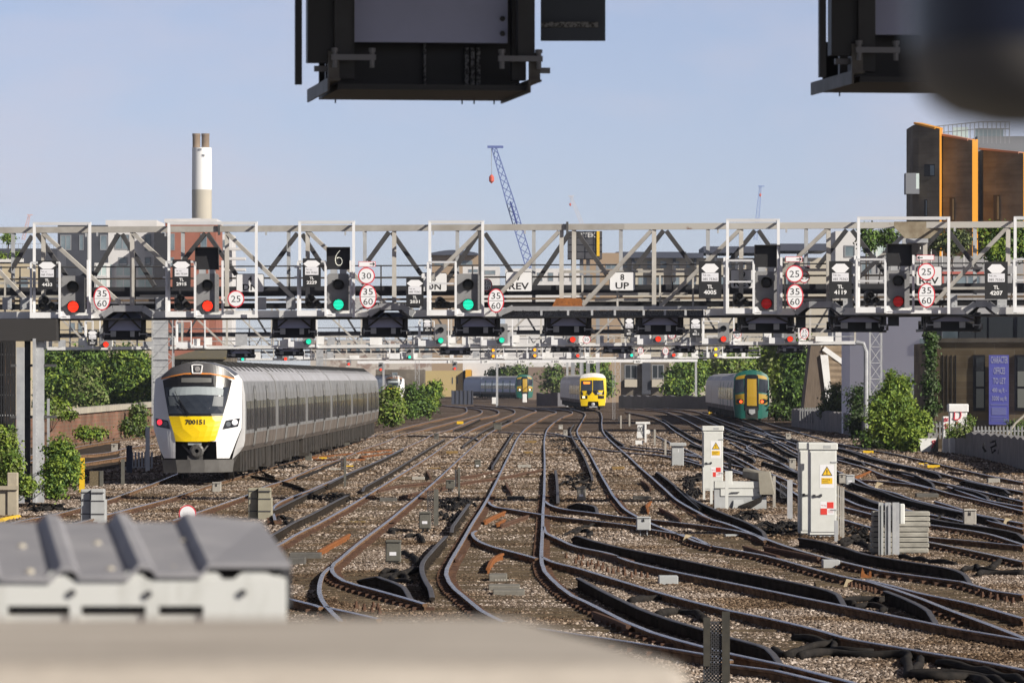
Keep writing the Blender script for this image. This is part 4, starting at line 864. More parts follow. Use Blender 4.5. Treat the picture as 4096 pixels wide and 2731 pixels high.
def small_gantry(pl, x0, x1, yb, hm, posts, label, cages, name='signal_gantry', tilt=0):
 G = thing(name, label, 'signal gantry', tuple(pl.pt((x0 + x1) / 2, yb)))
 ppm = pl.ppm(); H = hm * ppm
 def B(x): return yb + tilt * (x - x0) / (x1 - x0)
 m = MB(); m.bar(pl.pt(x0, B(x0) - H), pl.pt(x1, B(x1) - H), .15, .15); m.build('top_chord', M['chord'], G)
 m = MB(); m.bar(pl.pt(x0, B(x0), -.2), pl.pt(x1, B(x1), -.2), .1, .18); m.build('bottom_chord', M['white'], G)
 m = MB(); m.bar(pl.pt(x0, B(x0) + .13 * ppm, .4), pl.pt(x1, B(x1) + .13 * ppm, .4), 1.2, .05); m.build('shade_band_deck', M['black'], G)  # Same black band standing for flange shade
 m = MB(); m.bar(pl.pt(x0, B(x0) - .72 * ppm, 1.4), pl.pt(x1, B(x1) - .72 * ppm, 1.4), .12, .25); m.build('rear_girder', mat('charcoal_girder', (.05, .051, .06)), G)
 m = MB()
 for q in (.35, 1.05): m.bar(pl.pt(x0, B(x0) - q * ppm, 1.3), pl.pt(x1, B(x1) - q * ppm, 1.3), .04, .05)
 m.bar(pl.pt(x0, B(x0) - 1.05 * ppm, 1.3), pl.pt(x0, B(x0) - .35 * ppm, 1.3), .05)
 m.build('handrail', M['galv'], G)
 n = max(3, int((x1 - x0) / ppm / 2.45)); w = (x1 - x0) / n
 for i in range(n + 1):
  x = x0 + i * w; m = MB(); m.bar(pl.pt(x, B(x) - H), pl.pt(x, B(x)), .11, .11); m.build('post', M['chord'], G)
  if i < n:
   a, b = (x, x + w) if i < n / 2 else (x + w, x)
   m = MB(); m.bar(pl.pt(a, B(a) - H, -.02), pl.pt(b, B(b), -.02), .09, .09); m.build('diagonal_brace', M['chord'], G)
   m = MB(); m.bar(pl.pt(x + w * .5, B(x) - H, 1.4), pl.pt(x + (w * .1 if i % 2 else w * .9), B(x) - H * .3, 1.4), .10, .10); m.build('rear_brace', M['brace'], G)
   m = MB(); m.bar(pl.pt(x + w * .5, B(x) - H, 1.4), pl.pt(x + w * .5, B(x), 1.4), .09, .09); m.build('rear_post', M['galv'], G)
   m = MB(); q = pl.pt(x + w * .32, B(x) - .25 * ppm, -.25); e = (.2, .34, .5)[i % 3]; m.box(q.x - e, q.x + e, q.y, q.y + .25, q.z - .18, q.z + (.25, .5, .12)[i % 3]); m.build('equipment_case', M['white'] if i % 2 else M['galv'], G)
 for c in cages:
  a, b = c
  cage_frame(pl, a, b, yb - H - 12 * ppm / 148, B(a) + 2, (a - 5 * ppm / 71, a + (b - a) * .5, yb - 1.55 * ppm, B(a) + 1), G, None, off=-.6)
  for x in (a - .25 * ppm, b + .2 * ppm):
   m = MB(); p = pl.pt(x, B(x) - .35 * ppm, -.3); m.box(p.x - .2, p.x + .2, p.y, p.y + .05, p.z - .22, p.z + .22); m.build('gusset_plate', M['white'], G)
 for px in posts:
  m = MB(); a = pl.pt(px, B(px)); p0 = pl.pt(px, B(px) - H * .1)
  m.tube([pl.pt(px - (.9 if px > CX else -.9) * ppm * .6, B(px)), pl.pt(px - (.25 if px > CX else -.25) * ppm * .6, B(px) + .06 * ppm), pl.pt(px, B(px) + .5 * ppm), Vector((a.x, a.y, -.2))], .13, 10); m.build('column', M['galv'], G)
 return G
g2 = Plane(296., -.16)
small_gantry(g2, 190, 3420, 1394, 2.4, (3464,), 'second signal gantry seen through and below the nearest one', [(345, 400), (710, 820), (1160, 1268), (1680, 1794), (1930, 2050), (2212, 2318), (2556, 2662), (2815, 2935), (3083, 3195)], tilt=-24)
GR = 'green';
for i, (k, x, y, asp, lab) in enumerate((('L0', 975, 1280, 'red', 'small red signal far left, below the first hanging cage'), ('L1', 485, 1253, 'green', 'small green signal right behind the second hanging cage'), ('L1', 1700, 1243, 'green', 'green signal of the second gantry beside plate TL 2231'),
         ('L1', 2260, 1240, 'green', 'green signal of the second gantry right of the fourth hanging cage'), ('L2', 560, 1235, 'red', 'red signal left of the far 50 sign'), ('L2', 1345, 1230, 'red', 'red signal below the sixth hanging cage'),
         ('L2', 1945, 1230, 'red', 'red signal right of plate TL 4011'), ('L3', 205, 1230, 'red', 'orange red signal left of the rightmost far 60 sign'))):
 main_signal(g2, ZR(k, x - 55, y - 150, x + 52, y + 30), asp, lab, off=-.95, detail=True)
for r, c, lab in ((('L0', 805, 1150, 895, 1290), '2427', 'small plate with white diamond beside the far left small red signal'), (('L1', 1535, 1050, 1612, 1168), '2231', 'small plate TL 2231 left of a green signal on the second gantry'),
    (('L2', 1632, 1035, 1742, 1215), '4011', 'small tall plate TL 4011 on the second gantry'), (('L2', 1030, 1030, 1125, 1212), '4007', 'small plate TL 4007 between the fifth and sixth hanging cages')):
 id_plate(g2, ZR(*r), c, '085 75363', lab, small=r[0] != 'L2')
for k, x, y, rx, ry, s_, lab in (('L2', 685, 1235, 36, 38, '50', 'far round 50 sign right of a red signal'), ('L2', 1468, 1195, 34, 34, '35/60', 'far speed sign right of the sixth hanging cage'), ('L2', 2072, 1175, 36, 50, '35/60', 'far 35 over 60 sign half behind the seventh hanging cage'), ('L3', 335, 1180, 40, 52, '35/60', 'far 35 over 60 sign between the seventh and eighth hanging cages')):
 speed_sign(g2, k, x, y, rx, ry, s_, lab, off=-1.0)
for i, (k1, xa, k2, xb, yt, yb, yy) in enumerate((('J0', 2085, 'J0', 2345, 0, 0, 118), ('J1', 175, 'J1', 440, 0, 0, 100), ('J1', 1695, 'J1', 1980, 0, 0, 88), ('J2', 365, 'J2', 622, 0, 0, 66), ('J2', 845, 'J2', 1108, 0, 0, 76), ('J2', 1500, 'J2', 1690, 0, 0, 70), ('J2', 1965, 'J2', 2182, 0, 0, 70), ('J3', 98, 'J3', 332, 0, 0, 70))):
 a = g2.z(k1, xa, yy, .3); b = g2.z(k2, xb, yy, .3)
 hanging_cage(a.y, a.x, b.x, a.z, g2.pt(Z(k1, xa, 0)[0], 1380, .3).z, 'small dark hanging cage under the second gantry, ' + ['first', 'second', 'third', 'fourth', 'fifth', 'sixth', 'seventh', 'eighth'][i] + ' from the left', rz=.08)
g3 = Plane(540., -.10)
small_gantry(g3, 900, 3040, 1437, 2.3, (3062,), 'third signal gantry, low over the far tracks', [(1190, 1245), (1560, 1655), (1955, 2015), (2110, 2170), (2270, 2340), (2500, 2560), (2660, 2715), (2830, 2890)], tilt=-8)
for k, x, y, asp, both, lab in (('J1', 1412, 108, 'green', 0, 'tiny green signal above the second white train'), ('J1', 2180, 100, 'amber', 1, 'tiny double amber signal left of centre'), ('J2', 210, 95, 'amber', 1, 'tiny double amber signal just right of centre'), ('J2', 605, 95, 'red', 0, 'tiny red signal above the yellow train'),
      ('J2', 1100, 92, 'green', 0, 'tiny green signal right of the yellow train'), ('J2', 1487, 90, 'red', 0, 'tiny red signal left of the double yellow'), ('J2', 1873, 90, 'yellow', 1, 'tiny double yellow signal above the far green train'), ('J1', 272, 125, 'red', 0, 'tiny red signal above the roof of the long train'),
      ('J0', 2230, 128, 'green', 0, 'tiny green signal right above the cab of the long train')):
 main_signal(g3, ZR(k, x - 29, y - 83, x + 29, y + 18), asp, lab, off=-.9, detail=False, both=bool(both))
for k, x, y, s_, lab in (('J2', 1180, 52, '35/60', 'tiny round speed sign right of a tiny green signal'), ('J2', 1412, 55, '25', 'tiny round speed sign left of a tiny red signal')):
 speed_sign(g3, k, x, y, 28, 34, s_, lab, off=-1.0)
g4 = Plane(640., 0)
t = thing('tubular_gantry', 'plain white tubular gantry beam beyond the third gantry', 'signal gantry', tuple(g4.pt(2100, 1450)))
m = MB(); m.bar(g4.pt(1430, 1449), g4.pt(2790, 1441), .3, .34); m.build('beam', M['brightwhite'], t)
for k, x, yt, yb in (('J1', 1172, 160, 400), ('J1', 2215, 170, 480), ('J2', 508, 150, 300), ('J2', 632, 150, 300), ('J2', 1690, 150, 330)):
 m = MB(); a = g4.z(k, x, yt); m.bar(a, (a.x, a.y, -.2), .26, .26); m.build('column', M['galv'], t)
for k, x, s_ in (('J1', 1800, 'UP'), ('J1', 2110, 'UP'), ('J2', 95, 'DN'), ('J2', 410, 'REV'), ('J2', 730, 'DN'), ('J2', 1160, 'REV')):
 p = g4.z(k, x, 153, -.25); m = MB(); m.box(p.x - .5, p.x + .5, p.y, p.y + .04, p.z - .2, p.z + .2); q = m.build('name_plate', M['white'], t)
 text_mb(s_, p.x, p.z, .24, p.y - .01, bold=.02).build('lettering', M['letter'], q)
for k, x, y, lab in (('J1', 853, 173, 'tiny low red signal at the end of the tubular beam'), ('J1', 1147, 223, 'tiny low red signal left of the second white train'), ('J1', 1827, 213, 'tiny low red signal over the pale yellow building')):
 main_signal(g4, ZR(k, x - 22, y - 62, x + 22, y + 14), 'red', lab, off=-.6, detail=False)
def lattice(x0, x1, yt, yb, Y, label, col, panel=False, name='lattice_tower', cat='tower'):
 a = P(x0, yb, Y); b = P(x1, yt, Y); w = b.x - a.x; zb = max(a.z, -.2)
 t = thing(name, label, cat, ((a.x + b.x) / 2, Y, zb))
 m = MB(); q = min(.06, w * .09)
 for x in (a.x, b.x):
  for yy in (0, min(w, 1.2)): m.bar((x, Y + yy, zb), (x, Y + yy, b.z), q)
 n = max(2, int((b.z - zb) / max(w, .8)))
 for i in range(n):
  z0 = zb + (b.z - zb) * i / n; z1 = zb + (b.z - zb) * (i + 1) / n
  m.bar((a.x, Y, z0), (b.x, Y, z0), q * .7); m.bar((a.x, Y, z0), (b.x, Y, z1), q * .6); m.bar((a.x, Y + min(w, 1.2), z1), (b.x, Y + min(w, 1.2), z0), q * .6)
 m.build('frame', col, t)
 if panel:
  m = MB(); m.box(a.x + .05, b.x - .25, Y + .05, Y + .09, zb, b.z)
  for i in range(n * 3):
   z0 = zb + (b.z - zb) * i / n / 3; m.box(a.x + .05, b.x - .25, Y + .03, Y + .051, z0, z0 + .03)
  m.build('panel', M['galv'], t)
 return t
lattice(*(Z('J0', 1398, 0)[0], Z('J0', 1585, 0)[0]), 1262, 1700, 297.5, 'pale grey panelled gantry tower just left behind the white and yellow train', M['galv'], True)
lattice(Z('J1', 555, 0)[0], Z('J1', 640, 0)[0], 1385, 1640, 541, 'grey lattice gantry tower standing behind the long train', M['galv'], True)
lattice(Z('J1', 1462, 0)[0], Z('J1', 1500, 0)[0], 1440, 1650, 500, 'thin lattice mast between the two far bushes', M['galv'])
lattice(Z('J2', 925, 0)[0], Z('J2', 947, 0)[0], 1440, 1676, 425, 'tall thin lattice mast right of the yellow train', M['galv'])
lattice(Z('J2', 948, 0)[0], Z('J2', 998, 0)[0], 1448, 1526, 425.5, 'short hanging ladder cage beside the tall thin mast', M['galv'], name='ladder_cage', cat='ladder')
lattice(Z('J3', 940, 0)[0], Z('J3', 1045, 0)[0], 1258, 1580, 297, 'caged access ladder at the right end of the second gantry', M['galv'], name='ladder_cage', cat='ladder')
lattice(Z('J3', 0, 0)[0], Z('J3', 70, 0)[0], 1435, 1525, 545, 'white ladder cage at the right end of the third gantry', M['white'], name='ladder_cage', cat='ladder')
t = thing('unseen_shade_slab', 'unseen slab added overhead to shade the near hanging cages', 'shade slab', (3, 24, 6.3))  # Out-of-view slab added only to block sun from the near cages
m = MB(); m.box(-14, 20, 20.5, 29.4, 6.3, 6.5); m.build('shade_slab', M['dkgrey'], t)
m = MB(); m.box(-14, 20, 20.3, 20.5, 6.1, 6.7); m.build('slab_edge', M['galv'], t)
SEC = [(1.24, .92), (1.36, 1.1), (1.41, 1.5), (1.41, 2.3), (1.39, 2.8), (1.33, 3.2), (1.18, 3.42), (.85, 3.65), (.36, 3.79), (0, 3.82)]
class Path:
 def __init__(s, pts):
  s.p = [Vector((x, y, 0)) for x, y in pts]; s.a = [0.]
  for a, b in zip(s.p[:-1], s.p[1:]): s.a.append(s.a[-1] + (b - a).length)
 def at(s, d):
  i = 0
  while i < len(s.a) - 2 and s.a[i + 1] < d: i += 1
  a, b = s.p[i], s.p[i + 1]; t = (d - s.a[i]) / (s.a[i + 1] - s.a[i]); p = a + (b - a) * t
  d0 = (s.p[min(i + 1, len(s.p) - 1)] - s.p[max(i, 0)]).normalized()
  i2 = min(i + 1, len(s.p) - 2); d1 = (s.p[i2 + 1] - s.p[i2]).normalized()
  dd = (d0 * (1 - t) + d1 * t).normalized() if t > .5 else d0
  return p, dd
 def T(s, d, x, z):
  p, dd = s.at(d); r = Vector((dd.y, -dd.x, 0)); v = p + r * x; v.z = z; return v
def sect_x(z, sec):
 for (x0, z0), (x1, z1) in zip(sec[:-1], sec[1:]):
  if z0 <= z <= z1: return x0 + (x1 - x0) * (z - z0) / max(1e-6, z1 - z0)
 return sec[0][0]
def shell(mb, path, d0, d1, sec, n=7, mats=None, caps=True):
 prof = sec + [(-x, z) for x, z in reversed(sec[:-1])]; k = len(prof); o = len(mb.v)
 for i in range(n + 1):
  d = d0 + (d1 - d0) * i / n; mb.v += [path.T(d, x, z) for x, z in prof]
 for i in range(n):
  for j in range(k - 1):
   zc = (prof[j][1] + prof[j + 1][1]) / 2
   mb.f.append([o + i * k + j, o + (i + 1) * k + j, o + (i + 1) * k + j + 1, o + i * k + j + 1]); mb.mi.append(mats(zc) if mats else 0)
  mb.f.append([o + i * k + k - 1, o + (i + 1) * k + k - 1, o + (i + 1) * k, o + i * k]); mb.mi.append(mats(0) if mats else 0)
 if caps:
  mb.f.append([o + j for j in range(k)]); mb.mi.append(0); mb.f.append([o + n * k + j for j in range(k - 1, -1, -1)]); mb.mi.append(0)
def side_panel(mb, path, d0, d1, z0, z1, sec, side, proud=.006, n=2):
 zs = [z0] + [z for _, z in sec if z0 < z < z1] + [z1]; o = len(mb.v); k = len(zs)
 for i in range(n + 1):
  d = d0 + (d1 - d0) * i / n
  for z in zs: mb.v.append(path.T(d, side * (sect_x(z, sec) + proud), z))
 for i in range(n):
  for j in range(k - 1): mb.f.append([o + i * k + j, o + (i + 1) * k + j, o + (i + 1) * k + j + 1, o + i * k + j + 1]); mb.mi.append(0)
def drape(poly, yf, path, d_of, proud, cuts=4):
 bm = bmesh.new(); vs = [bm.verts.new((x, 0, z)) for x, z in poly]; f = bm.faces.new(vs)
 bmesh.ops.triangulate(bm, faces=[f]); bmesh.ops.subdivide_edges(bm, edges=bm.edges[:], cuts=cuts, use_grid_fill=True)
 bmesh.ops.triangulate(bm, faces=bm.faces[:])
 bm.verts.ensure_lookup_table(); bm.verts.index_update()
 m = MB(); m.v = [path.T(d_of(v.co.x, v.co.z) - proud, v.co.x, v.co.z) for v in bm.verts]; m.f = [[v.index for v in f.verts] for f in bm.faces]; m.mi = [0] * len(m.f)
 bm.free(); return m
TM = {}
TM['silver'] = mat('silver_grey_train_paint', (.30, .30, .30), .38, .15, col2=(.23, .225, .215), scale=1.2)
TM['dirt'] = mat('brown_brake_dust', (.12, .095, .078), .8, 0, col2=(.17, .145, .125), scale=2.)
TM['roof'] = mat('grey_train_roof', (.46, .46, .49), .5, .1, col2=(.36, .355, .36), scale=1.)
TM['glass'] = mat('dark_train_glass', (.075, .075, .078), .12)
TM['under'] = mat('grimy_underframe', (.018, .016, .014), .95, 0, col2=(.05, .042, .035), scale=2.5)
TM['white'] = mat('glossy_white_cab', (.80, .80, .80), .3)
TM['yel'] = mat('warning_yellow', (.86, .60, .0), .4, 0, col2=(.83, .56, .0), scale=3.)
TM['blk'] = mat('gloss_black_cab', (.012, .012, .014), .25)
TM['dome'] = mat('dark_grey_cab_roof', (.085, .083, .088), .35)
TM['wind'] = mat('windscreen_tinted_glass', (.022, .028, .040), .1, 0, col2=(.045, .053, .068), scale=.8)
TM['blind'] = mat('pale_sunblind', (.30, .34, .36), .6)
TM['orange'] = mat('orange_stripe', (.65, .22, .03), .5)
TM['door'] = mat('pale_grey_door', (.35, .345, .33), .4)
TM['gap'] = mat('dark_rubber_gap', (.02, .02, .02), .9)
def carriage(t, path, d0, d1, sec, body, low, roof, doors=((.27, .33), (.67, .73)), sides=(1,), detail=True, ac=True, glass=None, lowz=1.32, doormat=None, band=None):
 m = MB()
 shell(m, path, d0, d1, sec, mats=lambda z: 1 if z < lowz else (2 if z > 3.25 else 0))
 c = m.build('carriage', [body, low, roof], t)
 L_ = d1 - d0
 u = MB(); rnd = random.Random(int(d0 * 7))
 x = d0 + .4
 while x < d1 - 1.2:
  w = rnd.uniform(.5, 1.6); h = rnd.uniform(.14, .38)
  for sx in (-1, 1): u.hexa([path.T(x, sx * .75, h), path.T(x, sx * 1.22, h), path.T(x + w, sx * 1.22, h), path.T(x + w, sx * .75, h), path.T(x, sx * .75, .92), path.T(x, sx * 1.22, .92), path.T(x + w, sx * 1.22, .92), path.T(x + w, sx * .75, .92)])
  x += w + rnd.uniform(.3, 1.1)
 u.hexa([path.T(d0, -.7, .25), path.T(d0, .7, .25), path.T(d1, .7, .25), path.T(d1, -.7, .25), path.T(d0, -.7, .9), path.T(d0, .7, .9), path.T(d1, .7, .9), path.T(d1, -.7, .9)])
 for f_ in (.13, .87):
  for dd in (-1.15, 1.15):
   for sx in (-.76, .76):
    ring = []
    for k in range(14):
     a = 2 * math.pi * k / 14; ring.append((L_ * f_ + dd + .42 * math.cos(a), .42 + .42 * math.sin(a)))
    vs = [path.T(d0 + a, sx - .06, b) for a, b in ring] + [path.T(d0 + a, sx + .06, b) for a, b in ring]
    u.add(vs, [tuple(range(14)), tuple(range(27, 13, -1))] + [(k, (k + 1) % 14, (k + 1) % 14 + 14, k + 14) for k in range(14)])
 u.build('underframe', TM['under'], c)
 if not detail: return c
 for s in sides:
  for a, b in doors:
   q = MB(); side_panel(q, path, d0 + L_ * a, d0 + L_ * b, 1.05, 2.95, sec, s, .012); dr = q.build('door', doormat or TM['door'], c)
   mid = (a + b) / 2
   for e in (a, mid, b):
    e0 = d0 + L_ * e; q = MB(); side_panel(q, path, e0 - .05, e0 + .05, 1.0, 3.05, sec, s, .017); q.build('door_gap', TM['gap'], c)
   for e0, e1 in ((a + .006, mid - .006), (mid + .006, b - .006)):
    q = MB(); side_panel(q, path, d0 + L_ * e0, d0 + L_ * e1, 1.55, 2.6, sec, s, .020); q.build('window', glass or TM['glass'], c)
  edges = [.03] + [e for d in doors for e in (d[0] - .015, d[1] + .015)] + [.97]
  for i in range(0, len(edges), 2):
   a, b = edges[i], edges[i + 1]; n = max(1, round((b - a) * L_ / 1.9)); w = (b - a) / n
   for j in range(n):
    q = MB(); side_panel(q, path, d0 + L_ * (a + w * j + .006), d0 + L_ * (a + w * (j + 1) - .006), 1.62, 2.55, sec, s, .012); q.build('window', glass or TM['glass'], c)
 for s in sides:
  for i in range(1, 9 if ac else 1):
   e0 = d0 + L_ * i / 9; q = MB(); side_panel(q, path, e0 - .03, e0 + .03, 1.0, 3.15, sec, s, .009); q.build('body_seam', TM['gap'], c)
 if ac:
  for i in range(7):
   a = d0 + L_ * (.06 + .135 * i); m = MB()
   m.hexa([path.T(a, -.95, 3.45), path.T(a, 1.19, 3.40), path.T(a + .9, 1.19, 3.40), path.T(a + .9, -.95, 3.45), path.T(a, -.7, 3.84), path.T(a, .62, 3.84), path.T(a + .9, .62, 3.84), path.T(a + .9, -.7, 3.84)])
   m.build('roof_vent', TM['gap'], c)
 return c
def gangway(t, path, d0, d1, sec):
 m = MB(); s2 = [(x * .88, z * .97) for x, z in sec]; shell(m, path, d0, d1, s2, n=1); m.build('gangway', TM['gap'], t)
def shape(pts, cx, zy, s):
 return [((x - cx) / s, (zy - y) / s) for x, y in pts]
def modern_unit(path, ncar, label, num=None, tail=True):
 t = thing('commuter_train', label, 'train', tuple(path.at(0)[0]))
 yf = lambda x, z: .75 * (abs(x) / 1.4) ** 2.4 + .62 * (max(0, z - 1.45) / 2.3) ** 1.5 + .10 * max(0, 1.0 - z)
 s = 288.; q = lambda pts: shape(pts, 1802, 1250, s)
 d = 2.6
 for i in range(ncar):
  L_ = 20.2 - (2.6 if i == 0 else 0)
  carriage(t, path, d, d + L_ - .55, SEC, TM['silver'], TM['dirt'], TM['roof'])
  if i < ncar - 1: gangway(t, path, d + L_ - .56, d + L_ + .01, SEC)
  d += L_
 out = [(1500, 1160), (1480, 1045), (1460, 960), (1425, 850), (1395, 760), (1392, 560), (1396, 400), (1405, 310), (1465, 280), (1560, 205), (1690, 163), (1802, 150)]
 prof = q(out); full = prof + [(-x, z) for x, z in reversed(prof[:-1])]
 body = list(reversed([(-x, z) for x, z in SEC[:]]))
 bs = [(-1.24, .92), (-1.25, .94), (-1.36, 1.1), (-1.40, 1.3), (-1.41, 1.6), (-1.41, 2.3), (-1.40, 2.75), (-1.33, 3.2), (-1.18, 3.42), (-.85, 3.65), (-.36, 3.79), (0, 3.82)]
 bfull = bs + [(-x, z) for x, z in reversed(bs[:-1])]; k = len(full)
 m = MB()
 mids = []
 for w in (0, .35, .7, 1.):
  for (x0, z0), (x1, z1) in zip(full, bfull):
   a = path.T(yf(x0, z0), x0, z0); b = path.T(2.6, x1, z1); e = w
   v = a.lerp(b, e); bulge = math.sin(e * math.pi) * .03; m.v.append(v)
 for r in range(3):
  for j in range(k - 1):
   m.f.append([r * k + j, (r + 1) * k + j, (r + 1) * k + j + 1, r * k + j + 1])
   m.mi.append(1 if 8 <= j <= k - 10 else (2 if j in (0, k - 2) else 0))
 cab = m.build('cab_shell', [TM['white'], TM['dome'], TM['under']], t)
 face = q([(1500, 1035), (1460, 960), (1425, 850), (1395, 760), (1392, 560), (1396, 400), (1405, 310), (1465, 280), (1560, 205), (1690, 163), (1802, 150), (1914, 163), (2044, 205), (2139, 280), (2199, 310), (2206, 400), (2208, 560), (2205, 760), (2170, 850), (2130, 960), (2100, 1035), (1990, 1035), (1985, 880), (1610, 880), (1610, 1035)])
 drape(face, yf, path, yf, 0).build('cab_front', TM['white'], t)
 parts = [('roof_dome', [(1462, 305), (1470, 285), (1560, 205), (1690, 163), (1802, 152), (1914, 163), (2044, 205), (2134, 285), (2140, 305), (2050, 278), (1930, 258), (1802, 252), (1680, 258), (1560, 282)], 'dome', .012),
   ('stripe', [(1462, 313), (1462, 303), (1560, 279), (1680, 256), (1802, 250), (1930, 256), (2050, 276), (2140, 303), (2140, 313), (2050, 287), (1930, 267), (1802, 262), (1680, 267), (1560, 290)], 'orange', .017),
   ('windscreen_surround', [(1478, 322), (1560, 292), (1680, 270), (1802, 264), (1930, 270), (2050, 290), (2116, 322), (2085, 480), (2042, 648), (1545, 648), (1510, 480)], 'blk', .012),
   ('front_panel', [(1545, 650), (2045, 650), (2022, 720), (2005, 775), (1976, 872), (1900, 882), (1700, 882), (1612, 880), (1590, 790), (1565, 720)], 'yel', .016),
   ('windscreen', [(1505, 385), (1802, 372), (2095, 385), (2078, 480), (2045, 625), (1545, 628), (1515, 480)], 'wind', .02),
   ('destination_display', [(1658, 300), (1802, 295), (1935, 300), (1935, 340), (1802, 342), (1658, 340)], 'dispbase', .02)]
 TM['dispbase'] = mat('unlit_destination_display', (.13, .13, .125), .4)
 for nm, pts, mm, pr in parts:
  o = drape(q(pts), yf, path, yf, pr).build(nm, TM[mm], t)
  if nm == 'windscreen':
   drape(q([(1545, 410), (1580, 385), (1802, 378), (2030, 385), (2045, 410), (2040, 460), (1802, 452), (1548, 462)]), yf, path, yf, .026).build('sunblind', TM['blind'], o)
   drape(q([(1535, 470), (1640, 468), (1650, 552), (1552, 556)]), yf, path, yf, .025).build('screen_patch', mat('lighter_screen_patch', (.10, .115, .13), .5), o)  # Slightly lighter patches laid over both sides of the windscreen
   drape(q([(1960, 468), (2045, 466), (2040, 560), (1945, 556)]), yf, path, yf, .025).build('screen_patch', mat('lighter_screen_patch', (.10, .115, .13), .5), o)
   w = MB()
   wp = lambda x, y: (lambda a: path.T(yf(*a) - .06, *a))(((x - 1802) / s, (1250 - y) / s))
   w.bar(wp(1600, 420), wp(1640, 510), .012); w.bar(wp(1640, 500), wp(1740, 640), .03); w.bar(wp(1625, 520), wp(1720, 640), .012); w.build('wiper', TM['blk'], o)
 for sg in (-1, 1):
  mir = lambda pts: [(1802 - sg * (x - 1802), y) for x, y in pts]
  h = drape(q(mir([(1412, 668), (1535, 690), (1560, 768), (1428, 745)])), yf, path, yf, .02, 3).build('headlight', TM['blk'], t)
  for (x, y, r, mm) in ((1456, 706, 26, 'tail' if sg < 0 else 'lampw'), (1512, 722, 22, 'lampoff')):
   if mm == 'tail': mt = mat('lit_red_tail_lamp', (.95, .03, .05), .4, emit=1.2)
   elif mm == 'lampw': mt = mat('white_clear_lamp', (.80, .80, .85), .15)  # Clear lamp, near-white, without emission
   else: mt = mat('grey_lamp_glass', (.12, .13, .14), .2)
   n = 16; drape(q(mir([(x + r * math.cos(2 * math.pi * i / n), y + r * math.sin(2 * math.pi * i / n)) for i in range(n)])), yf, path, yf, .026, 2).build('lamp', mt, h)
 m = MB(); qq = q([(1752, 185), (1770, 178), (1830, 178), (1848, 185), (1838, 256), (1760, 256)]); qi = q([(1768, 195), (1832, 195), (1824, 246), (1776, 246)])
 for a, b in zip(qq, qq[1:] + qq[:1]): m.bar(path.T(yf(*a) - .03, *a), path.T(yf(*b) - .03, *b), .035, .035)
 m.build('camera_frame', TM['white'], t)
 m = MB(); p0 = path.T(yf(0, 3.55) - .03, 0, (1250 - 218) / s); m.lathe([(.085, .02), (.085, -.02), (.07, -.04)], p0, 14, 'Y'); m.build('camera_lens', mat('grey_lens_cap', (.30, .29, .29), .4), t)
 m = MB(); a = path.T(.5, -.68, .6); b = path.T(1.6, .64, 1.32); m.box(a.x, b.x, a.y, b.y, .55, 1.32); m.build('coupler_bay', TM['gap'], t)
 c = path.T(0, 0, 0)
 m = MB(); m.lathe([(.08, .5), (.09, .02), (.21, .0), (.23, -.08), (.17, -.12), (.07, -.12), (.06, -.02)], (c.x + .02, c.y + .12, .98), 16, 'Y', cap=False); m.box(c.x - .28, c.x + .2, c.y + .1, c.y + .3, .70, .84)
 m.bar((c.x - .45, c.y + .3, 1.2), (c.x - .12, c.y + .1, .85), .07); m.bar((c.x + .42, c.y + .3, 1.25), (c.x + .16, c.y + .1, .9), .05); m.build('coupler', mat('oily_coupler_steel', (.06, .058, .056), .5, .3, col2=(.12, .115, .11), scale=9.), t)
 m = MB(); m.box(c.x - .26, c.x + .17, c.y + .05, c.y + .16, 1.17, 1.29); m.build('coupler_box', TM['blind'], t)
 m = MB(); sk = q([(1480, 1048), (1500, 1170), (2130, 1160), (2142, 1045)]);
 o = drape(sk, yf, path, lambda x, z: yf(x, .9) - .05, .0).build('snow_plough', mat('grubby_grey_skirt', (.12, .115, .11), .8, 0, col2=(.085, .08, .075), scale=3.), t)
 if num:
  l = text_mb(num, c.x + (1792 - 1802) / s, (1250 - 702) / s,   .14, c.y - .075, width=(1880 - 1700) / s, bold=.035); l.v = [path.T(yf(v.x - c.x, v.z) - .024, v.x - c.x, v.z) for v in l.v]; l.build('unit_number', M['letter'], t)
 return t
rr = [p for p in smooth_path('K0: 790,300 1300,165 1600,65 B: 0,810 740,600 1300,440 1700,300 C: 0,380 500,260 850,180')]
pts = []
for i, p in enumerate(rr):
 d = (rr[min(i + 1, len(rr) - 1)] - rr[max(i - 1, 0)]).normalized(); pts.append((p.x - .7175 * d.y, p.y + .7175 * d.x))
pts.sort(key=lambda v: v[1]); pts = [p for i, p in enumerate(pts) if i % 4 == 0 and p[1] > 140]
def start_at(pts, Y):
 for i in range(len(pts) - 1):
  if pts[i][1] <= Y < pts[i + 1][1]:
   t_ = (Y - pts[i][1]) / (pts[i + 1][1] - pts[i][1]); return [(pts[i][0] + t_ * (pts[i + 1][0] - pts[i][0]), Y)] + pts[i + 1:]
p1 = Path(start_at(pts, 166.))
modern_unit(p1, 6, 'long grey commuter train with white and yellow cab number 700151, at the left', '700151')
modern_unit(Path([(-15.9, 706), (-17.5, 730), (-20, 760)]), 2, 'distant white and yellow train half hidden behind a green bush')
SQ = [(1.36, .75), (1.40, 1.1), (1.41, 2.2), (1.38, 2.7), (1.30, 3.15), (1.05, 3.5), (.6, 3.68), (0, 3.74)]
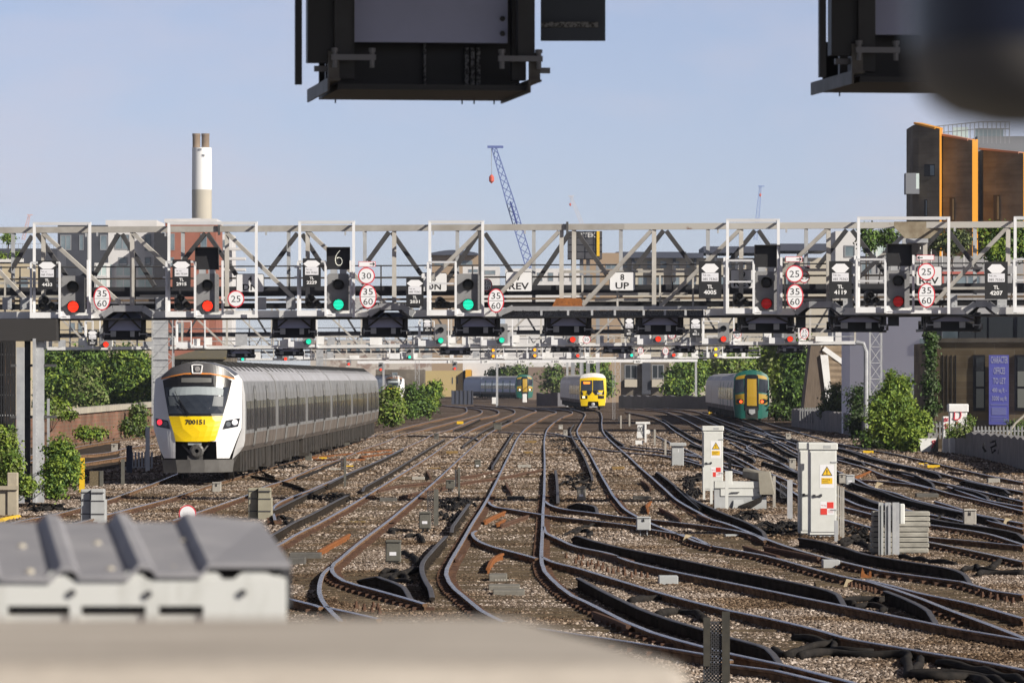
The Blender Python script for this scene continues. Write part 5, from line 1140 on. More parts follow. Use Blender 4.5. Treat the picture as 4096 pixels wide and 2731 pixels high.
def flat_front(t, path, s, cx, zy, face, parts, sec, facemat, nose=.25):
 yf = lambda x, z: nose * (abs(x) / 1.4) ** 2.2 + nose * .8 * (max(0, z - 1.6) / 2.) ** 1.4
 q = lambda pts: shape(pts, cx, zy, s)
 fl = q(face); m = drape(fl, yf, path, yf, 0, 3)
 m.build('cab_front', facemat, t)
 m = MB(); k = len(fl)
 m.v = [path.T(yf(x, z), x, z) for x, z in fl] + [path.T(1.25, max(-sect_x(max(z, sec[0][1]), sec), min(sect_x(max(z, sec[0][1]), sec), x * 1.02)), z) for x, z in fl]
 m.f = [[j, (j + 1) % k, (j + 1) % k + k, j + k] for j in range(k)]; m.mi = [0] * k
 m.build('cab_side', facemat, t)
 for nm, pts, mm, pr in parts: drape(q(pts), yf, path, yf, pr, 2).build(nm, mm, t)
py = Path([(8.5, 548), (7.7, 600), (7.0, 640), (6.3, 690)])
t = thing('suburban_train', 'boxy yellow fronted suburban train in the far centre', 'train', (8.5, 548, 0))
d = 1.2
ghead = mat('lit_headlamp', (1., .80, .45), .3, emit=1.6); goran = mat('orange_destination_text', (1., .25, .02), .4, emit=1.)
for i in range(4):
 carriage(t, py, d, d + 19.6, SQ, mat('pale_grey_body', (.58, .57, .57), .5), TM['dirt'], mat('dusty_white_roof', (.62, .60, .57), .7), ac=False, sides=(-1, 1), detail=i < 2); gangway(t, py, d + 19.6, d + 20.1, SQ) if i < 3 else None; d += 20.1
yl = TM['yel']
flat_front(t, py, 87.6, 742, 594, [(622, 310), (632, 280), (655, 265), (700, 256), (760, 252), (820, 262), (850, 280), (862, 310), (866, 440), (852, 552), (795, 555), (790, 515), (697, 515), (690, 556), (634, 556), (622, 480)],
  [('roof_front', [(624, 302), (634, 278), (660, 263), (720, 254), (780, 254), (830, 264), (850, 280), (860, 300), (742, 292)], TM['white'], .012),
   ('windscreen', [(633, 325), (735, 320), (735, 415), (631, 417)], TM['wind'], .014), ('windscreen', [(742, 320), (838, 320), (844, 412), (742, 415)], TM['wind'], .014),
   ('black_band', [(627, 418), (846, 414), (846, 455), (627, 458)], TM['blk'], .012), ('headlight_box', [(628, 462), (692, 460), (690, 490), (632, 492)], TM['blk'], .014), ('headlight_box', [(786, 460), (846, 462), (842, 490), (788, 490)], TM['blk'], .014),
   ('destination_display', [(655, 333), (716, 333), (714, 354), (655, 354)], goran, .02), ('headlight', [(645, 466), (668, 466), (668, 484), (645, 484)], ghead, .02), ('unit_number', [(780, 432), (822, 432), (822, 448), (780, 448)], mat('grey_number_strip', (.4, .4, .4), .5), .02)], SQ, yl)
m = MB(); m.box(7.95, 9.05, 548.35, 549.6, .35, .98); m.build('coupler_bay', TM['gap'], t)
m = MB(); m.lathe([(.2, .5), (.2, .0), (.1, -.05)], (8.5, 548., .6), 12, 'Y'); m.box(8.1, 8.95, 548.0, 548.2, .28, .40); m.build('coupler', M['galv'], t)
TM['teal'] = mat('teal_green_paint', (.012, .13, .10), .4, 0, col2=(.009, .10, .08), scale=2.)  # Teal also taken darker to carry shade on the cab front
TM['teald'] = mat('shade_darkened_yellow', (.40, .245, .01), .5)  # Yellow darkened in the colour itself to stand for shade
def green_unit(path, ncar, label, lamp, side_mat, loc):
 t = thing('electric_train', label, 'train', loc); d = 1.2
 for i in range(ncar):
  carriage(t, path, d, d + 19.6, SQ, side_mat, TM['dirt'], TM['roof'], ac=False, sides=(-1, 1), detail=i < 2, doormat=mat('green_train_door', (.05, .20, .16), .5))
  if i < ncar - 1: gangway(t, path, d + 19.6, d + 20.1, SQ)
  d += 20.1
 bl = TM['blk']; lr = mat('lit_red_marker', (1., .10, .02), .4, emit=1.8); lw = mat('lit_white_marker', (1., .93, .75), .4, emit=2.2)
 L_ = lr if lamp == 'red' else lw
 mir = lambda pts: [(2204 * 2 - x, y) for x, y in pts]
 half = [('yellow_brow', [(2062, 300), (2085, 285), (2150, 272), (2150, 300), (2130, 308), (2062, 318)], TM['teald'], .012), ('side_window', [(2050, 322), (2132, 312), (2136, 430), (2052, 446)], TM['wind'], .014), ('yellow_cheek', [(2054, 458), (2138, 446), (2138, 540), (2060, 548)], TM['teald'], .012),
   ('headlight', [(2066, 502), (2090, 494), (2125, 502), (2128, 530), (2090, 542), (2066, 530)], bl, .02)]
 pr = []
 for nm, p, mm, q in half: pr += [(nm, p, mm, q), (nm, mir(p), mm, q)]
 c8 = lambda x, y, r: [(x + r * math.cos(i * math.pi / 5), y + r * math.sin(i * math.pi / 5)) for i in range(10)]
 pr += [('tail_lamp', c8(2106, 520, 14), L_, .028), ('tail_lamp', c8(2302, 520, 14), L_, .028),
  ('gangway_surround', [(2142, 285), (2170, 272), (2238, 272), (2266, 285), (2270, 600), (2138, 600)], bl, .016), ('gangway_door', [(2165, 312), (2250, 312), (2252, 558), (2162, 558)], TM['teald'], .03),
  ('coupler_bay', [(2148, 575), (2262, 575), (2262, 672), (2152, 672)], TM['gap'], .02), ('coupler', [(2180, 590), (2235, 590), (2238, 625), (2205, 640), (2178, 622)], M['galv'], .1)]
 flat_front(t, path, 117., 2204, 694, [(2044, 305), (2062, 272), (2110, 245), (2160, 232), (2204, 228), (2248, 232), (2298, 245), (2346, 272), (2364, 305), (2370, 520), (2352, 660), (2300, 676), (2108, 676), (2056, 660), (2038, 520)], pr, SQ, TM['teal'], .35)
 return t
green_unit(Path([(18.8, 410), (19.4, 470), (19.9, 525), (19.5, 600)]), 4, 'dark green train with a shade-darkened yellow end door and red lamps, at the right', 'red', mat('pale_body_in_shade', (.62, .60, .56), .5), (18.8, 410, 0))
green_unit(Path([(2.1, 850), (-6.2, 905), (-15, 960)]), 3, 'far teal train with lit headlamps curving in behind the masts', 'white', mat('lavender_grey_body', (.36, .40, .55), .5), (2.1, 850, 0))
def rect(sx0, sy0, sx1, sy1, Y): a = P(sx0, sy1, Y); b = P(sx1, sy0, Y); return a.x, b.x, a.z, b.z
BM = {}
BM['slate'] = mat('dark_slate_cladding', (.055, .060, .078), .8, 0, col2=(.045, .048, .062), scale=.6)
BM['render'] = mat('white_render', (.66, .65, .65), .85, 0, col2=(.58, .57, .57), scale=.4)
BM['terra'] = mat('terracotta_cladding', (.33, .125, .085), .8, 0, col2=(.28, .11, .075), scale=.8)
BM['blackp'] = mat('black_cladding', (.022, .022, .028), .6)
BM['beige'] = mat('beige_masonry', (.50, .43, .30), .9, 0, col2=(.40, .34, .25), scale=.5)
BM['glass'] = mat('window_glass', (.10, .14, .17), .08, 0, col2=(.22, .27, .30), scale=.35)
BM['paleglass'] = mat('pale_aqua_glazing', (.42, .56, .56), .2, 0, col2=(.60, .66, .64), scale=.3)
BM['dglass'] = mat('dark_window_glass', (.03, .035, .04), .1)
BM['brickb'] = brick('brown_stock_brick', (.25, .195, .125), (.19, .145, .095), (.27, .23, .17), .9, .30)
BM['brickd'] = brick('dark_brown_brick', (.19, .165, .135), (.155, .135, .11), (.18, .165, .15), .6, .2)
BM['navy'] = mat('navy_metal_roof', (.05, .058, .088), .7)
BM['cream'] = mat('cream_wall', (.45, .41, .34), .9)
BM['lav'] = mat('pale_lilac_render', (.86, .86, .95), .9, 0, col2=(.83, .83, .92), scale=.3)
BM['orange'] = mat('orange_fin_panel', (.66, .29, .03), .6)
BM['frame'] = mat('grey_window_frame', (.25, .26, .28), .5)
BM['wframe'] = mat('white_window_frame', (.7, .7, .7), .5)
def building(name, label, cat, r, Y, dep, wall, wins=(), group='buildings beyond the tracks', glass='glass', frame='frame', roof=None, base=-.9, rz=0):
 x0, x1, z0, z1 = rect(*r, Y); z0 = base if base is not None else z0
 t = thing(name, label, cat, ((x0 + x1) / 2, Y, z0), group)
 m = MB(); m.box(x0, x1, Y, Y + dep, z0, z1); m.build('wall', wall, t)
 if roof:
  m = MB(); m.box(x0 - roof[1], x1 + roof[1], Y - roof[1], Y + dep + roof[1], z1 + .004, z1 + roof[0]); m.build('roof', roof[2], t)
 for w in wins:
  win(t, w, Y, glass, frame)
 return t
def win(t, w, Y, glass='glass', frame='frame', mull=1):
 a0, a1, c0, c1 = rect(*w[:4], Y); fw = min(.12, (a1 - a0) * .12)
 f = MB(); f.box(a0, a1, Y - .06, Y - .003, c0, c0 + fw); f.box(a0, a1, Y - .06, Y - .003, c1 - fw, c1); f.box(a0, a0 + fw, Y - .06, Y - .003, c0 + fw, c1 - fw); f.box(a1 - fw, a1, Y - .06, Y - .003, c0 + fw, c1 - fw)
 if a1 - a0 > 1.2 and mull: mm = (a0 + a1) / 2; f.box(mm - fw / 2, mm + fw / 2, Y - .06, Y - .003, c0 + fw, c1 - fw)
 f = f.build('window', BM[frame], t)
 p = MB(); p.box(a0 + fw, a1 - fw, Y - .03, Y - .004, c0 + fw, c1 - fw); p.build('pane', BM[glass if len(w) < 5 else w[4]], f)
Zr = lambda k, *r: ZR(k, *r)
t = building('slate_building', 'dark slate clad building behind the left part of the nearest gantry', 'building', Zr('L0', 530, 185, 992, 700), 640, 14, BM['slate'], [Zr('L0', 552, 275, 655, 415), Zr('L0', 728, 275, 768, 415), Zr('L0', 918, 275, 988, 415)])
t = building('roof_terrace_block', 'low slate block with plants on its roof at the far left', 'building', Zr('L0', -300, 400, 528, 700), 622, 12, BM['slate'], [Zr('L0', 585, 470, 700, 510)][:0])
m = MB(); x0, x1, z0, z1 = rect(*Zr('L0', -300, 355, 528, 400), 622)
for i in range(24): xx = x0 + (x1 - x0) * i / 23; m.bar((xx, 622.2, z0), (xx, 622.2, z1), .05)
m.bar((x0, 622.2, z1), (x1, 622.2, z1), .06); m.build('terrace_railing', BM['frame'], t)
m = MB(); a = rect(*Zr('L0', -300, 490, 210, 525), 621); m.box(a[0], a[1], 620.9, 621.99, a[2], a[3]); m.build('parapet', BM['render'], t)
t = building('beige_house', 'beige masonry house end at the far left edge', 'house', Zr('L0', -300, 540, 282, 1300), 560, 12, BM['beige'], [Zr('L0', -80, 560, 20, 640), Zr('L0', 180, 660, 260, 760), Zr('L0', 60, 680, 130, 770)])
t = building('white_building', 'white rendered flats with tall windows, left of the black stair tower', 'building', Zr('L0', 994, 200, 1418, 800), 640.5, 14, BM['render'],
   [Zr('L0', 1055, 270, 1190, 410), Zr('L0', 1328, 270, 1385, 420), Zr('L0', 1090, 480, 1172, 560), Zr('L0', 1330, 480, 1385, 560)], roof=(.8, .3, BM['render']))
for i, (x0, x1) in enumerate(((870, 1030), (1062, 1205), (1262, 1405))):
 for (y0, y1) in ((540, 655), (668, 772)): win(t, Zr('L0', max(x0, 1000), y0, x1, y1) + (('paleglass',) if (i + y0) % 3 else ('paleglass',)), 640.5, frame='wframe')
building('glazed_annex', 'pale aqua glazed annex low behind the leftmost 35 over 60 sign', 'building', Zr('L0', 868, 532, 992, 790), 636, 3, BM['render'], [Zr('L0', 880, 545, 985, 655) + ('paleglass',), Zr('L0', 880, 668, 985, 775) + ('paleglass',)], frame='wframe')
building('stair_tower', 'tall black clad stair tower beside the terracotta block', 'building', Zr('L0', 1416, 255, 1542, 790), 636, 6, BM['blackp'])
t = building('terracotta_block', 'terracotta clad block with tall window strips below the chimney', 'building', Zr('L0', 1518, 165, 1985, 1300), 637, 14, BM['terra'], [Zr('L0', 1562, 262, 1606, 415), Zr('L0', 1842, 262, 1902, 425), Zr('L0', 1562, 480, 1600, 560)], roof=(.5, .1, BM['render']))
x0, x1, z0, z1 = rect(*Zr('L0', 1665, 130, 1745, 160), 640); m = MB(); m.box(x0, x1, 640, 643, z0, z1); m.build('roof_plant', BM['render'], t)
x0, x1, z0, z1 = rect(*Zr('L0', 1755, 122, 1835, 160), 641); m = MB(); m.box(x0, x1, 641, 644, z0, z1); m.build('roof_plant', BM['render'], t)
t = building('white_balcony_block', 'bright white block with balconies right of the terracotta block', 'building', Zr('L0', 1986, 270, 2130, 1000), 690, 10, BM['render'], [Zr('L0', 2000, 300, 2030, 420), Zr('L0', 2050, 320, 2075, 420), Zr('L0', 2000, 450, 2030, 560)])
for y in (390, 480, 580):
 x0, x1, z0, z1 = rect(*Zr('L0', 2050, y, 2250, y + 24), 687); m = MB(); m.box(x0, x1, 687, 689.9, z0, z1); m.build('balcony', BM['render'], t)
building('beige_terrace', 'beige terrace seen below the gantry at the left', 'building', Zr('L0', 480, 1060, 1400, 1400), 520, 10, BM['beige'], [Zr('L0', 640, 1080, 690, 1160), Zr('L0', 1250, 1080, 1300, 1160), Zr('L0', 720, 1080, 760, 1170)])
building('terracotta_wing', 'low terracotta wing seen between the first and second hanging cages', 'building', Zr('L0', 1600, 1055, 1880, 1330), 560, 8, BM['terra'], [Zr('L0', 1640, 1080, 1690, 1200)])
t = building('station_roof_building', 'long low building with an ochre stained roof behind the long train cab', 'building', Zr('J0', 1590, 100, 2120, 330), 420, 10, BM['brickd'])
x0, x1, z0, z1 = rect(*Zr('J0', 1585, 40, 2100, 130), 420); m = MB(); m.hexa([Vector(p) for p in ((x0, 418, z0), (x1, 418, z0), (x1, 426, z1), (x0 + 2, 426, z1), (x0, 418, z0 + .12), (x1, 418, z0 + .12), (x1, 426, z1 + .12), (x0 + 2, 426, z1 + .12))]); m.build('roof', mat('ochre_stained_roof', (.12, .105, .07), .9, 0, col2=(.24, .17, .04), scale=1.3, contrast=(.6, .7)), t)
Yc = 1500.
t = thing('power_station_chimney', 'tall white topped concrete chimney with two flues', 'chimney', tuple(P(805, 1500, Yc)))
cx_ = P(805, 0, Yc).x; r = (845 - 767) / 2 / F * Yc
zt = P(0, 590, Yc).z; zm = P(0, 758, Yc).z
m = MB(); m.lathe([(r * 1.03, -1), (r * 1.02, zm)], (cx_, Yc + r, 0), 40); m.build('shaft', mat('pale_concrete_shaft', (.50, .46, .38), .9, 0, col2=(.45, .42, .36), scale=.08), t, smooth=False)  # Pale concrete colour with slight mottling
m = MB(); m.lathe([(r * 1.02, zm + .01), (r, zt)], (cx_, Yc + r, 0), 40); m.build('white_band', mat('white_chimney_paint', (.84, .84, .84), .7), t)
for sx in (783, 819.5):
 xx = P(sx, 0, Yc).x; m = MB(); rr_ = 15.5 / F * Yc; m.lathe([(rr_, zt - 1), (rr_, P(0, 545, Yc).z), (rr_ * 1.06, P(0, 543, Yc).z), (rr_ * 1.06, P(0, 533, Yc).z)], (xx, Yc + r, 0), 20); m.build('flue', mat('sooty_brown_flue', (.27, .20, .14), .9, 0, col2=(.20, .145, .10), scale=.3), t)
m = MB()
for sx, sy in ((801, 598), (813, 622)): m.cbox(P(sx, sy, Yc + .1), .8, .4, .6)
m.build('fixture', BM['frame'], t)
t = building('brown_rotunda_building', 'brown building with a dark curved roof behind the fourth white cage', 'building', Zr('L1', 1615, 462, 2045, 720), 1100, 30, mat('tan_far_brick', (.33, .245, .17), .9), [Zr('L1', 1640, 510, 1740, 560), Zr('L1', 1880, 510, 1990, 560)])
x0, x1, z0, z1 = rect(*Zr('L1', 1600, 415, 2040, 462), 1100); m = MB(); n = 14
m.prism([(x0, z0)] + [(x0 + (x1 - x0) * i / n, z0 + (z1 - z0) * math.sin(math.pi * (.12 + .76 * i / n))) for i in range(n + 1)] + [(x1, z0)], 1098, 1131); m.build('roof', BM['navy'], t)
building('white_far_block', 'white far block beside the foot of the blue crane', 'building', Zr('L1', 1900, 565, 2240, 800), 1000, 20, BM['render'], [Zr('L1', 1950, 590, 2040, 620), Zr('L1', 2100, 600, 2200, 640)])
t = building('long_pale_block', 'long pale block low behind the middle of the gantry', 'building', Zr('L1', 2290, 585, 2352 + 900, 800), 1000, 20, BM['render'], [Zr('L2', 30 + 100 * i, 620, 80 + 100 * i, 700) for i in range(8)])
Yk = 700
t = thing('wrapped_tower', 'black sheeted tower on stilts with a yellow strip and scrawled white letters', 'tower', tuple(P(2330, 1200, Yk)))
x0, x1, z0, z1 = rect(*Zr('L2', 515, 240, 828, 492), Yk)
m = MB(); m.box(x0, x1, Yk, Yk + 7, z0, z1); b_ = m.build('sheeted_body', mat('black_tarpaulin', (.045, .045, .052), .5, 0, col2=(.075, .075, .085), scale=.9), t)
m = MB()
for i in range(1, 4): m.bar((x0 + (x1 - x0) * i / 4, Yk - .03, z0), (x0 + (x1 - x0) * i / 4, Yk - .03, z1), .10, .04); m.bar((x0, Yk - .03, z0 + (z1 - z0) * i / 4), (x1, Yk - .03, z0 + (z1 - z0) * i / 4), .04, .10)
m.build('seam', TM['blk'], t)
a0, a1, c0, c1 = rect(*Zr('L2', 778, 240, 804, 470), Yk); m = MB(); m.box(a0, a1, Yk - .2, Yk - .01, c0, c1); m.build('yellow_strip', M['yellow'], t)
a0, a1, c0, c1 = rect(*Zr('L2', 618, 255, 770, 300), Yk); text_mb('RTEK', (a0 + a1) / 2, (c0 + c1) / 2, (c1 - c0) * .9, Yk - .05, width=a1 - a0, bold=.01).build('graffiti', mat('white_spray_paint', (.6, .6, .6), .8), t)
for lx in (560, 640, 700, 790):
 a = P(Z('L2', lx, 0)[0], 0, Yk).x; m = MB(); m.box(a - .25, a + .25, Yk + 1, Yk + 1.5, -.9, z0); m.build('stilt', BM['frame'], t)
building('brown_brick_block', 'brown brick block right behind the black sheeted tower', 'building', Zr('L2', 640, 440, 1000, 900), 760, 10, mat('tan_far_brick', (.33, .245, .17)), [Zr('L2', 860, 540, 960, 590), Zr('L2', 660, 640, 740, 730)])
t = building('long_grey_flats', 'long cream flats under a navy roof behind the centre right of the gantry', 'building', Zr('L2', 955, 485, 2352 + 560, 1000), 900, 20, BM['cream'],
   [Zr('L2', 1000 + 120 * i, 515, 1060 + 120 * i, 580) for i in range(15)] + [Zr('L2', 1010 + 150 * i, 660, 1090 + 150 * i, 740) for i in range(11)])
for (a, b, y0, y1) in ((955, 1600, 430, 486), (1600, 1760, 440, 486), (1760, 2360, 380, 440), (2360, 2910, 355, 420)):
 x0, x1, z0, z1 = rect(*Zr('L2', a, y0, b, y1), 898); m = MB(); m.box(x0, x1, 898, 921, z0, z1); m.build('roof', BM['navy'], t)
for i in range(9):
 x0, x1, z0, z1 = rect(*Zr('L2', 1100 + 190 * i, 440, 1125 + 190 * i, 700), 899); m = MB(); m.box(x0, x1, 898.8, 899.9, z0, z1); m.build('pier', BM['slate'], t)
t = building('pale_yellow_building', 'plain pale yellow building with an orange strip, far centre left', 'building', Zr('J1', 1545, 235, 1985, 480), 1000, 20, mat('pale_yellow_render', (.46, .36, .17), .9, 0, col2=(.43, .34, .165), scale=.1), [])
x0, x1, z0, z1 = rect(*Zr('J1', 1925, 225, 1980, 430), 999); m = MB(); m.box(x0, x1, 998.6, 999.9, z0, z1); m.build('orange_strip', mat('ochre_orange_render', (.62, .33, .03), .8), t)
for x in (1805, 1850):
 win(t, Zr('J1', x - 5, 295, x + 5, 355), 1000, 'dglass', mull=0)
building('cream_gable', 'narrow cream house end right of the pale yellow building', 'house', Zr('J1', 1986, 215, 2060, 330), 1010, 20, BM['beige'], [Zr('J1', 2005, 235, 2030, 270)])
t = building('dark_flats', 'dark flats with balconies in shade, right of the yellow train', 'building', Zr('J2', 1000, 160, 1445, 520), 800, 20, BM['brickd'], [])
for (a, b) in ((1035, 1150), (1285, 1395)):
 win(t, Zr('J2', a, 180, b, 310) + ('dglass',), 800); x0, x1, z0, z1 = rect(*Zr('J2', a, 315, b, 385), 798.5); m = MB(); m.box(x0, x1, 798.5, 799.9, z0, z1); m.build('balcony', BM['cream'], t)
m = MB(); x0, x1, z0, z1 = rect(*Zr('J2', 1195, 160, 1275, 450), 799); m.box(x0, x1, 799, 799.95, z0, z1); m.build('pier', BM['slate'], t)
building('brown_terrace', 'brown terrace in shade behind the yellow train', 'building', Zr('J2', 150, 200, 1000, 480), 860, 12, mat('tan_brown_wall', (.20, .15, .12), .9), [Zr('J2', 860 + 0 * i, 210, 920, 280) for i in range(1)])
building('cluttered_far_terrace', 'far terrace of red and cream houses behind the third gantry', 'building', Zr('J1', 500, -40, 2300, 130), 1200, 12, mat('mixed_far_masonry', (.46, .42, .38), .9, 0, col2=(.25, .18, .15), scale=.35, contrast=(.5, .6)), [Zr('J1', 560 + 90 * i, -20, 600 + 90 * i, 60) for i in range(19)])
building('dark_viaduct_building', 'dark building in shade behind the second white train', 'building', Zr('J1', 1100, 225, 1545, 560), 800, 12, BM['brickd'], [Zr('J1', 1250, 250, 1300, 330)])
Yl = 312
pl_ = Plane(312 + .68 * 20.2, -.68); pv = [pl_.pt(3400, 1245), pl_.pt(3860, 1245)]
t = thing('lilac_building', 'tall pale lilac rendered side of a building right of the second gantry end', 'building', (pv[0].x, pv[0].y, -.9), 'buildings beyond the tracks')
m = MB(); zt_ = pv[0].z; m.hexa([Vector((pv[0].x, pv[0].y, -.9)), Vector((pv[1].x, pv[1].y, -.9)), Vector((pv[1].x, pv[1].y + 8, -.9)), Vector((pv[0].x, pv[0].y + 8, -.9)), Vector((pv[0].x, pv[0].y, zt_)), Vector((pv[1].x, pv[1].y, zt_)), Vector((pv[1].x, pv[1].y + 8, zt_)), Vector((pv[0].x, pv[0].y + 8, zt_))]); m.build('wall', BM['lav'], t)
for y0, y1 in ((-60, 25), (200, 320)):
 a = [pl_.pt(*Z('J3', x, y), -.05) for x, y in ((1395, y1), (1535, y1), (1535, y0), (1395, y0))]; m = MB(); m.hexa([a[0], a[1], a[1] + Vector((0, .04, 0)), a[0] + Vector((0, .04, 0)), a[3], a[2], a[2] + Vector((0, .04, 0)), a[3] + Vector((0, .04, 0))]); m.build('window', BM['paleglass'], t)
t = building('white_gable_house', 'white gabled house with a doorway behind the tall TL 4119 plate', 'house', Zr('L3', 620, 240, 830, 900), 420, 10, BM['render'], [Zr('L3', 700, 370, 800, 480)])
Yo = 250.
po = Plane(250 + .5 * 20.3, -.5)
t = thing('brick_office', 'brown brick office building at the right with a blue letting banner', 'building', tuple(po.pt(3900, 1700)), 'buildings beyond the tracks')
def OB(r, o0, o1, nm, mm, par=None, z0=None, z1=None):
 c = [po.pt(r[0], r[3], o0), po.pt(r[2], r[3], o0), po.pt(r[2], r[3], o1), po.pt(r[0], r[3], o1)]; d = [po.pt(r[0], r[1], o0), po.pt(r[2], r[1], o0), po.pt(r[2], r[1], o1), po.pt(r[0], r[1], o1)]
 c[2].x, c[3].x = c[1].x, c[0].x; d[2].x, d[3].x = d[1].x, d[0].x
 za, zb = c[0].z, d[0].z
 for v in c: v.z = za if z0 is None else z0
 for v in d: v.z = zb if z1 is None else z1
 m = MB(); m.hexa(c + d); return m.build(nm, mm, par or t)
zc = po.pt(3742, Z('L3', 0, 1262)[1]).z; zu = po.pt(3742, Z('L3', 0, 1000)[1]).z
full = Zr('J3', 1540, 0, 2800, 600)
OB(full, 0, 14, 'wall', BM['brickb'], None, -.9, zc); OB(full, -.1, .3, 'cornice', BM['brickd'], None, zc + .004, zc + .2); OB(Zr('J3', 1600, 0, 2800, 600), .8, 13, 'upper_storey', BM['slate'], None, zc + .21, zu)
for a_, b_ in ((1600, 1745), (1755, 1900), (1910, 2010), (2030, 2250), (2290, 2440)): OB(Zr('L3', a_, 1020, b_, 1235), .7, .798, 'window', BM['glass'] if a_ < 1700 else BM['dglass'])
for a_, b_ in ((1885, 1995), (2265, 2380)):
 f = OB(Zr('J3', a_, 90, b_, 605), -.06, -.003, 'window', BM['blackp'])
 OB(Zr('J3', a_ + 28, 400, b_ - 12, 575), -.08, -.062, 'pane', mat('pale_blind_behind_glass', (.30, .31, .27), .3), f); OB(Zr('J3', a_ + 28, 240, b_ - 12, 380), -.08, -.062, 'pane', mat('pale_blind_behind_glass', (.30, .31, .27), .3), f); OB(Zr('J3', a_ + 28, 110, b_ - 12, 238), -.08, -.062, 'pane', BM['dglass'], f)
for x in (1608, 1645, 1685, 1725): OB(Zr('J3', x - 4, 92, x + 4, 600), -.03, -.003, 'groove', BM['blackp'])
OB(Zr('J3', 1540, 690, 2800, 760), -.06, -.003, 'plinth_band', BM['brickd'])
ob = thing('letting_banner', 'tall blue banner reading CHARACTER OFFICES TO LET', 'banner', tuple(po.pt(3987, 1698, -.2)))
OB(Zr('J3', 2030, 92, 2213, 730), -.25, -.2, 'cloth', mat('violet_blue_banner', (.22, .23, .78), .6, 0, col2=(.18, .19, .70), scale=.8), ob)
L_ = MB(); mx_ = po.pt(*Z('J3', 2121, 0)); W_ = po.pt(*Z('J3', 2213, 0)).x - po.pt(*Z('J3', 2030, 0)).x
for s_, y, h, w in (('CHARACTER', 135, .31, .86), ('OFFICES', 235, .31, .58), ('TO LET', 328, .27, .64), ('400 sq ft -', 412, .2, .72), ('3200 sq ft', 488, .2, .74)):
 q = text_mb(s_, 0, po.pt(*Z('J3', 2121, y), -.2).z, h, 0, width=W_ * w, bold=.02); L_.add([(mx_.x + v.x, mx_.y - .26 - .5 * v.x, v.z) for v in q.v], q.f)
L_.build('banner_lettering', mat('pale_blue_lettering', (.62, .63, .85), .6), ob)
for y0, y1, i0, i1 in ((540, 552, 2045, 2200), (572, 642, 2055, 2192), (658, 666, 2050, 2195), (674, 682, 2045, 2200), (690, 698, 2050, 2195)): OB(Zr('J3', i0, y0, i1, y1), -.258, -.252, 'small_print', mat('mid_blue_print', (.30, .32, .72), .6), ob)
Ya = 380.
t = thing('orange_fin_apartments', 'dark brick apartment block with sloping tops and bright orange fins, upper right', 'apartment block', tuple(P(3850, 1500, Ya)), 'buildings beyond the tracks')
U = lambda x, y: (3200 + x * 896 / 1561., y * 900 / 1568.)
def AX(x, y, Y=Ya): s = U(x, y); return P(s[0], s[1], Y)
def bay(x0, ya, x1, yb, Y0, Y1, nm, mm, th=.0):
 a = AX(x0, ya, Y0); b = AX(x1, yb, Y1); m = MB()
 c = [Vector((a.x, Y0, -.9)), Vector((b.x, Y1, -.9)), Vector((b.x, Y1 + 6, -.9)), Vector((a.x, Y0 + 6, -.9)), a, b, Vector((b.x, Y1 + 6, b.z)), Vector((a.x, Y0 + 6, a.z))]
 if th: c = [Vector((a.x, Y0, -.9)), Vector((b.x, Y1, -.9)), Vector((b.x, Y1 + th, -.9)), Vector((a.x, Y0 + th, -.9)), a, b, Vector((b.x, Y1 + th, b.z)), Vector((a.x, Y0 + th, a.z))]
 m.hexa(c); return m.build(nm, mm, t)
bay(785, 875, 824, 862, Ya + .6, Ya + .02, 'wall', BM['brickd'])
BY = ((825, 862, 972, 898, Ya, Ya - 1.0), (996, 940, 1200, 978, Ya + .5, Ya - .9), (1278, 1040, 1556, 1068, Ya + 1.4, Ya - .5), (1580, 1110, 1800, 1130, Ya + 2., Ya + .5))
for q in BY: bay(*q, 'wall', BM['brickd'])
for q, r_, ye in ((BY[0], 994, 902), (BY[1], 1240, 972), (BY[2], 1580, 1066)): bay(q[2] + .6, q[3] - 6, r_, ye, q[5] + .01, q[5] + 2.2, 'orange_fin', BM['orange'], .12)
m = MB(); a = AX(1236, 950, Ya + 7); b = AX(1700, 945, Ya + 7); m.box(a.x, b.x, Ya + 7, Ya + 14, -.9, a.z); m.build('wall', mat('grey_zinc_cladding', (.20, .21, .235), .6, .2), t)
for i, q in enumerate(BY[:3]):
 a = AX(q[0], q[1] - 4, q[4]); b = AX(q[2], q[3] - 4, q[5]); m = MB(); m.bar((a.x, a.y + .6, a.z), (b.x, b.y + .6, b.z), 1.2, .14); m.build('coping', BM['orange'] if i == 0 else mat('dull_salmon_coping', (.40, .20, .14), .7), t)
for i, (x0, y0, x1, y1) in enumerate(((866, 1145, 940, 1228), (865, 1390, 887, 1510), (1042, 1378, 1078, 1540), (1348, 1360, 1392, 1535))):
 q = BY[(0, 0, 1, 2)[i]]; f = lambda x: q[4] + (q[5] - q[4]) * (x - q[0]) / (q[2] - q[0]) - .06
 c = [AX(x0, y1, f(x0)), AX(x1, y1, f(x1)), AX(x1, y0, f(x1)), AX(x0, y0, f(x0))]; m = MB(); m.hexa([c[0], c[1], c[1] + Vector((0, .3, 0)), c[0] + Vector((0, .3, 0)), c[3], c[2], c[2] + Vector((0, .3, 0)), c[3] + Vector((0, .3, 0))]); w = m.build('window', BM['blackp'], t)
 xm = x0 + (x1 - x0) * .55; c = [AX(xm, y1 - 6, f(xm) - .03), AX(x1 - 4, y1 - 6, f(x1) - .03), AX(x1 - 4, y0 + 8, f(x1) - .03), AX(xm, y0 + 8, f(xm) - .03)]; m = MB(); m.quad(*c); m.build('pane', BM['glass'], w)
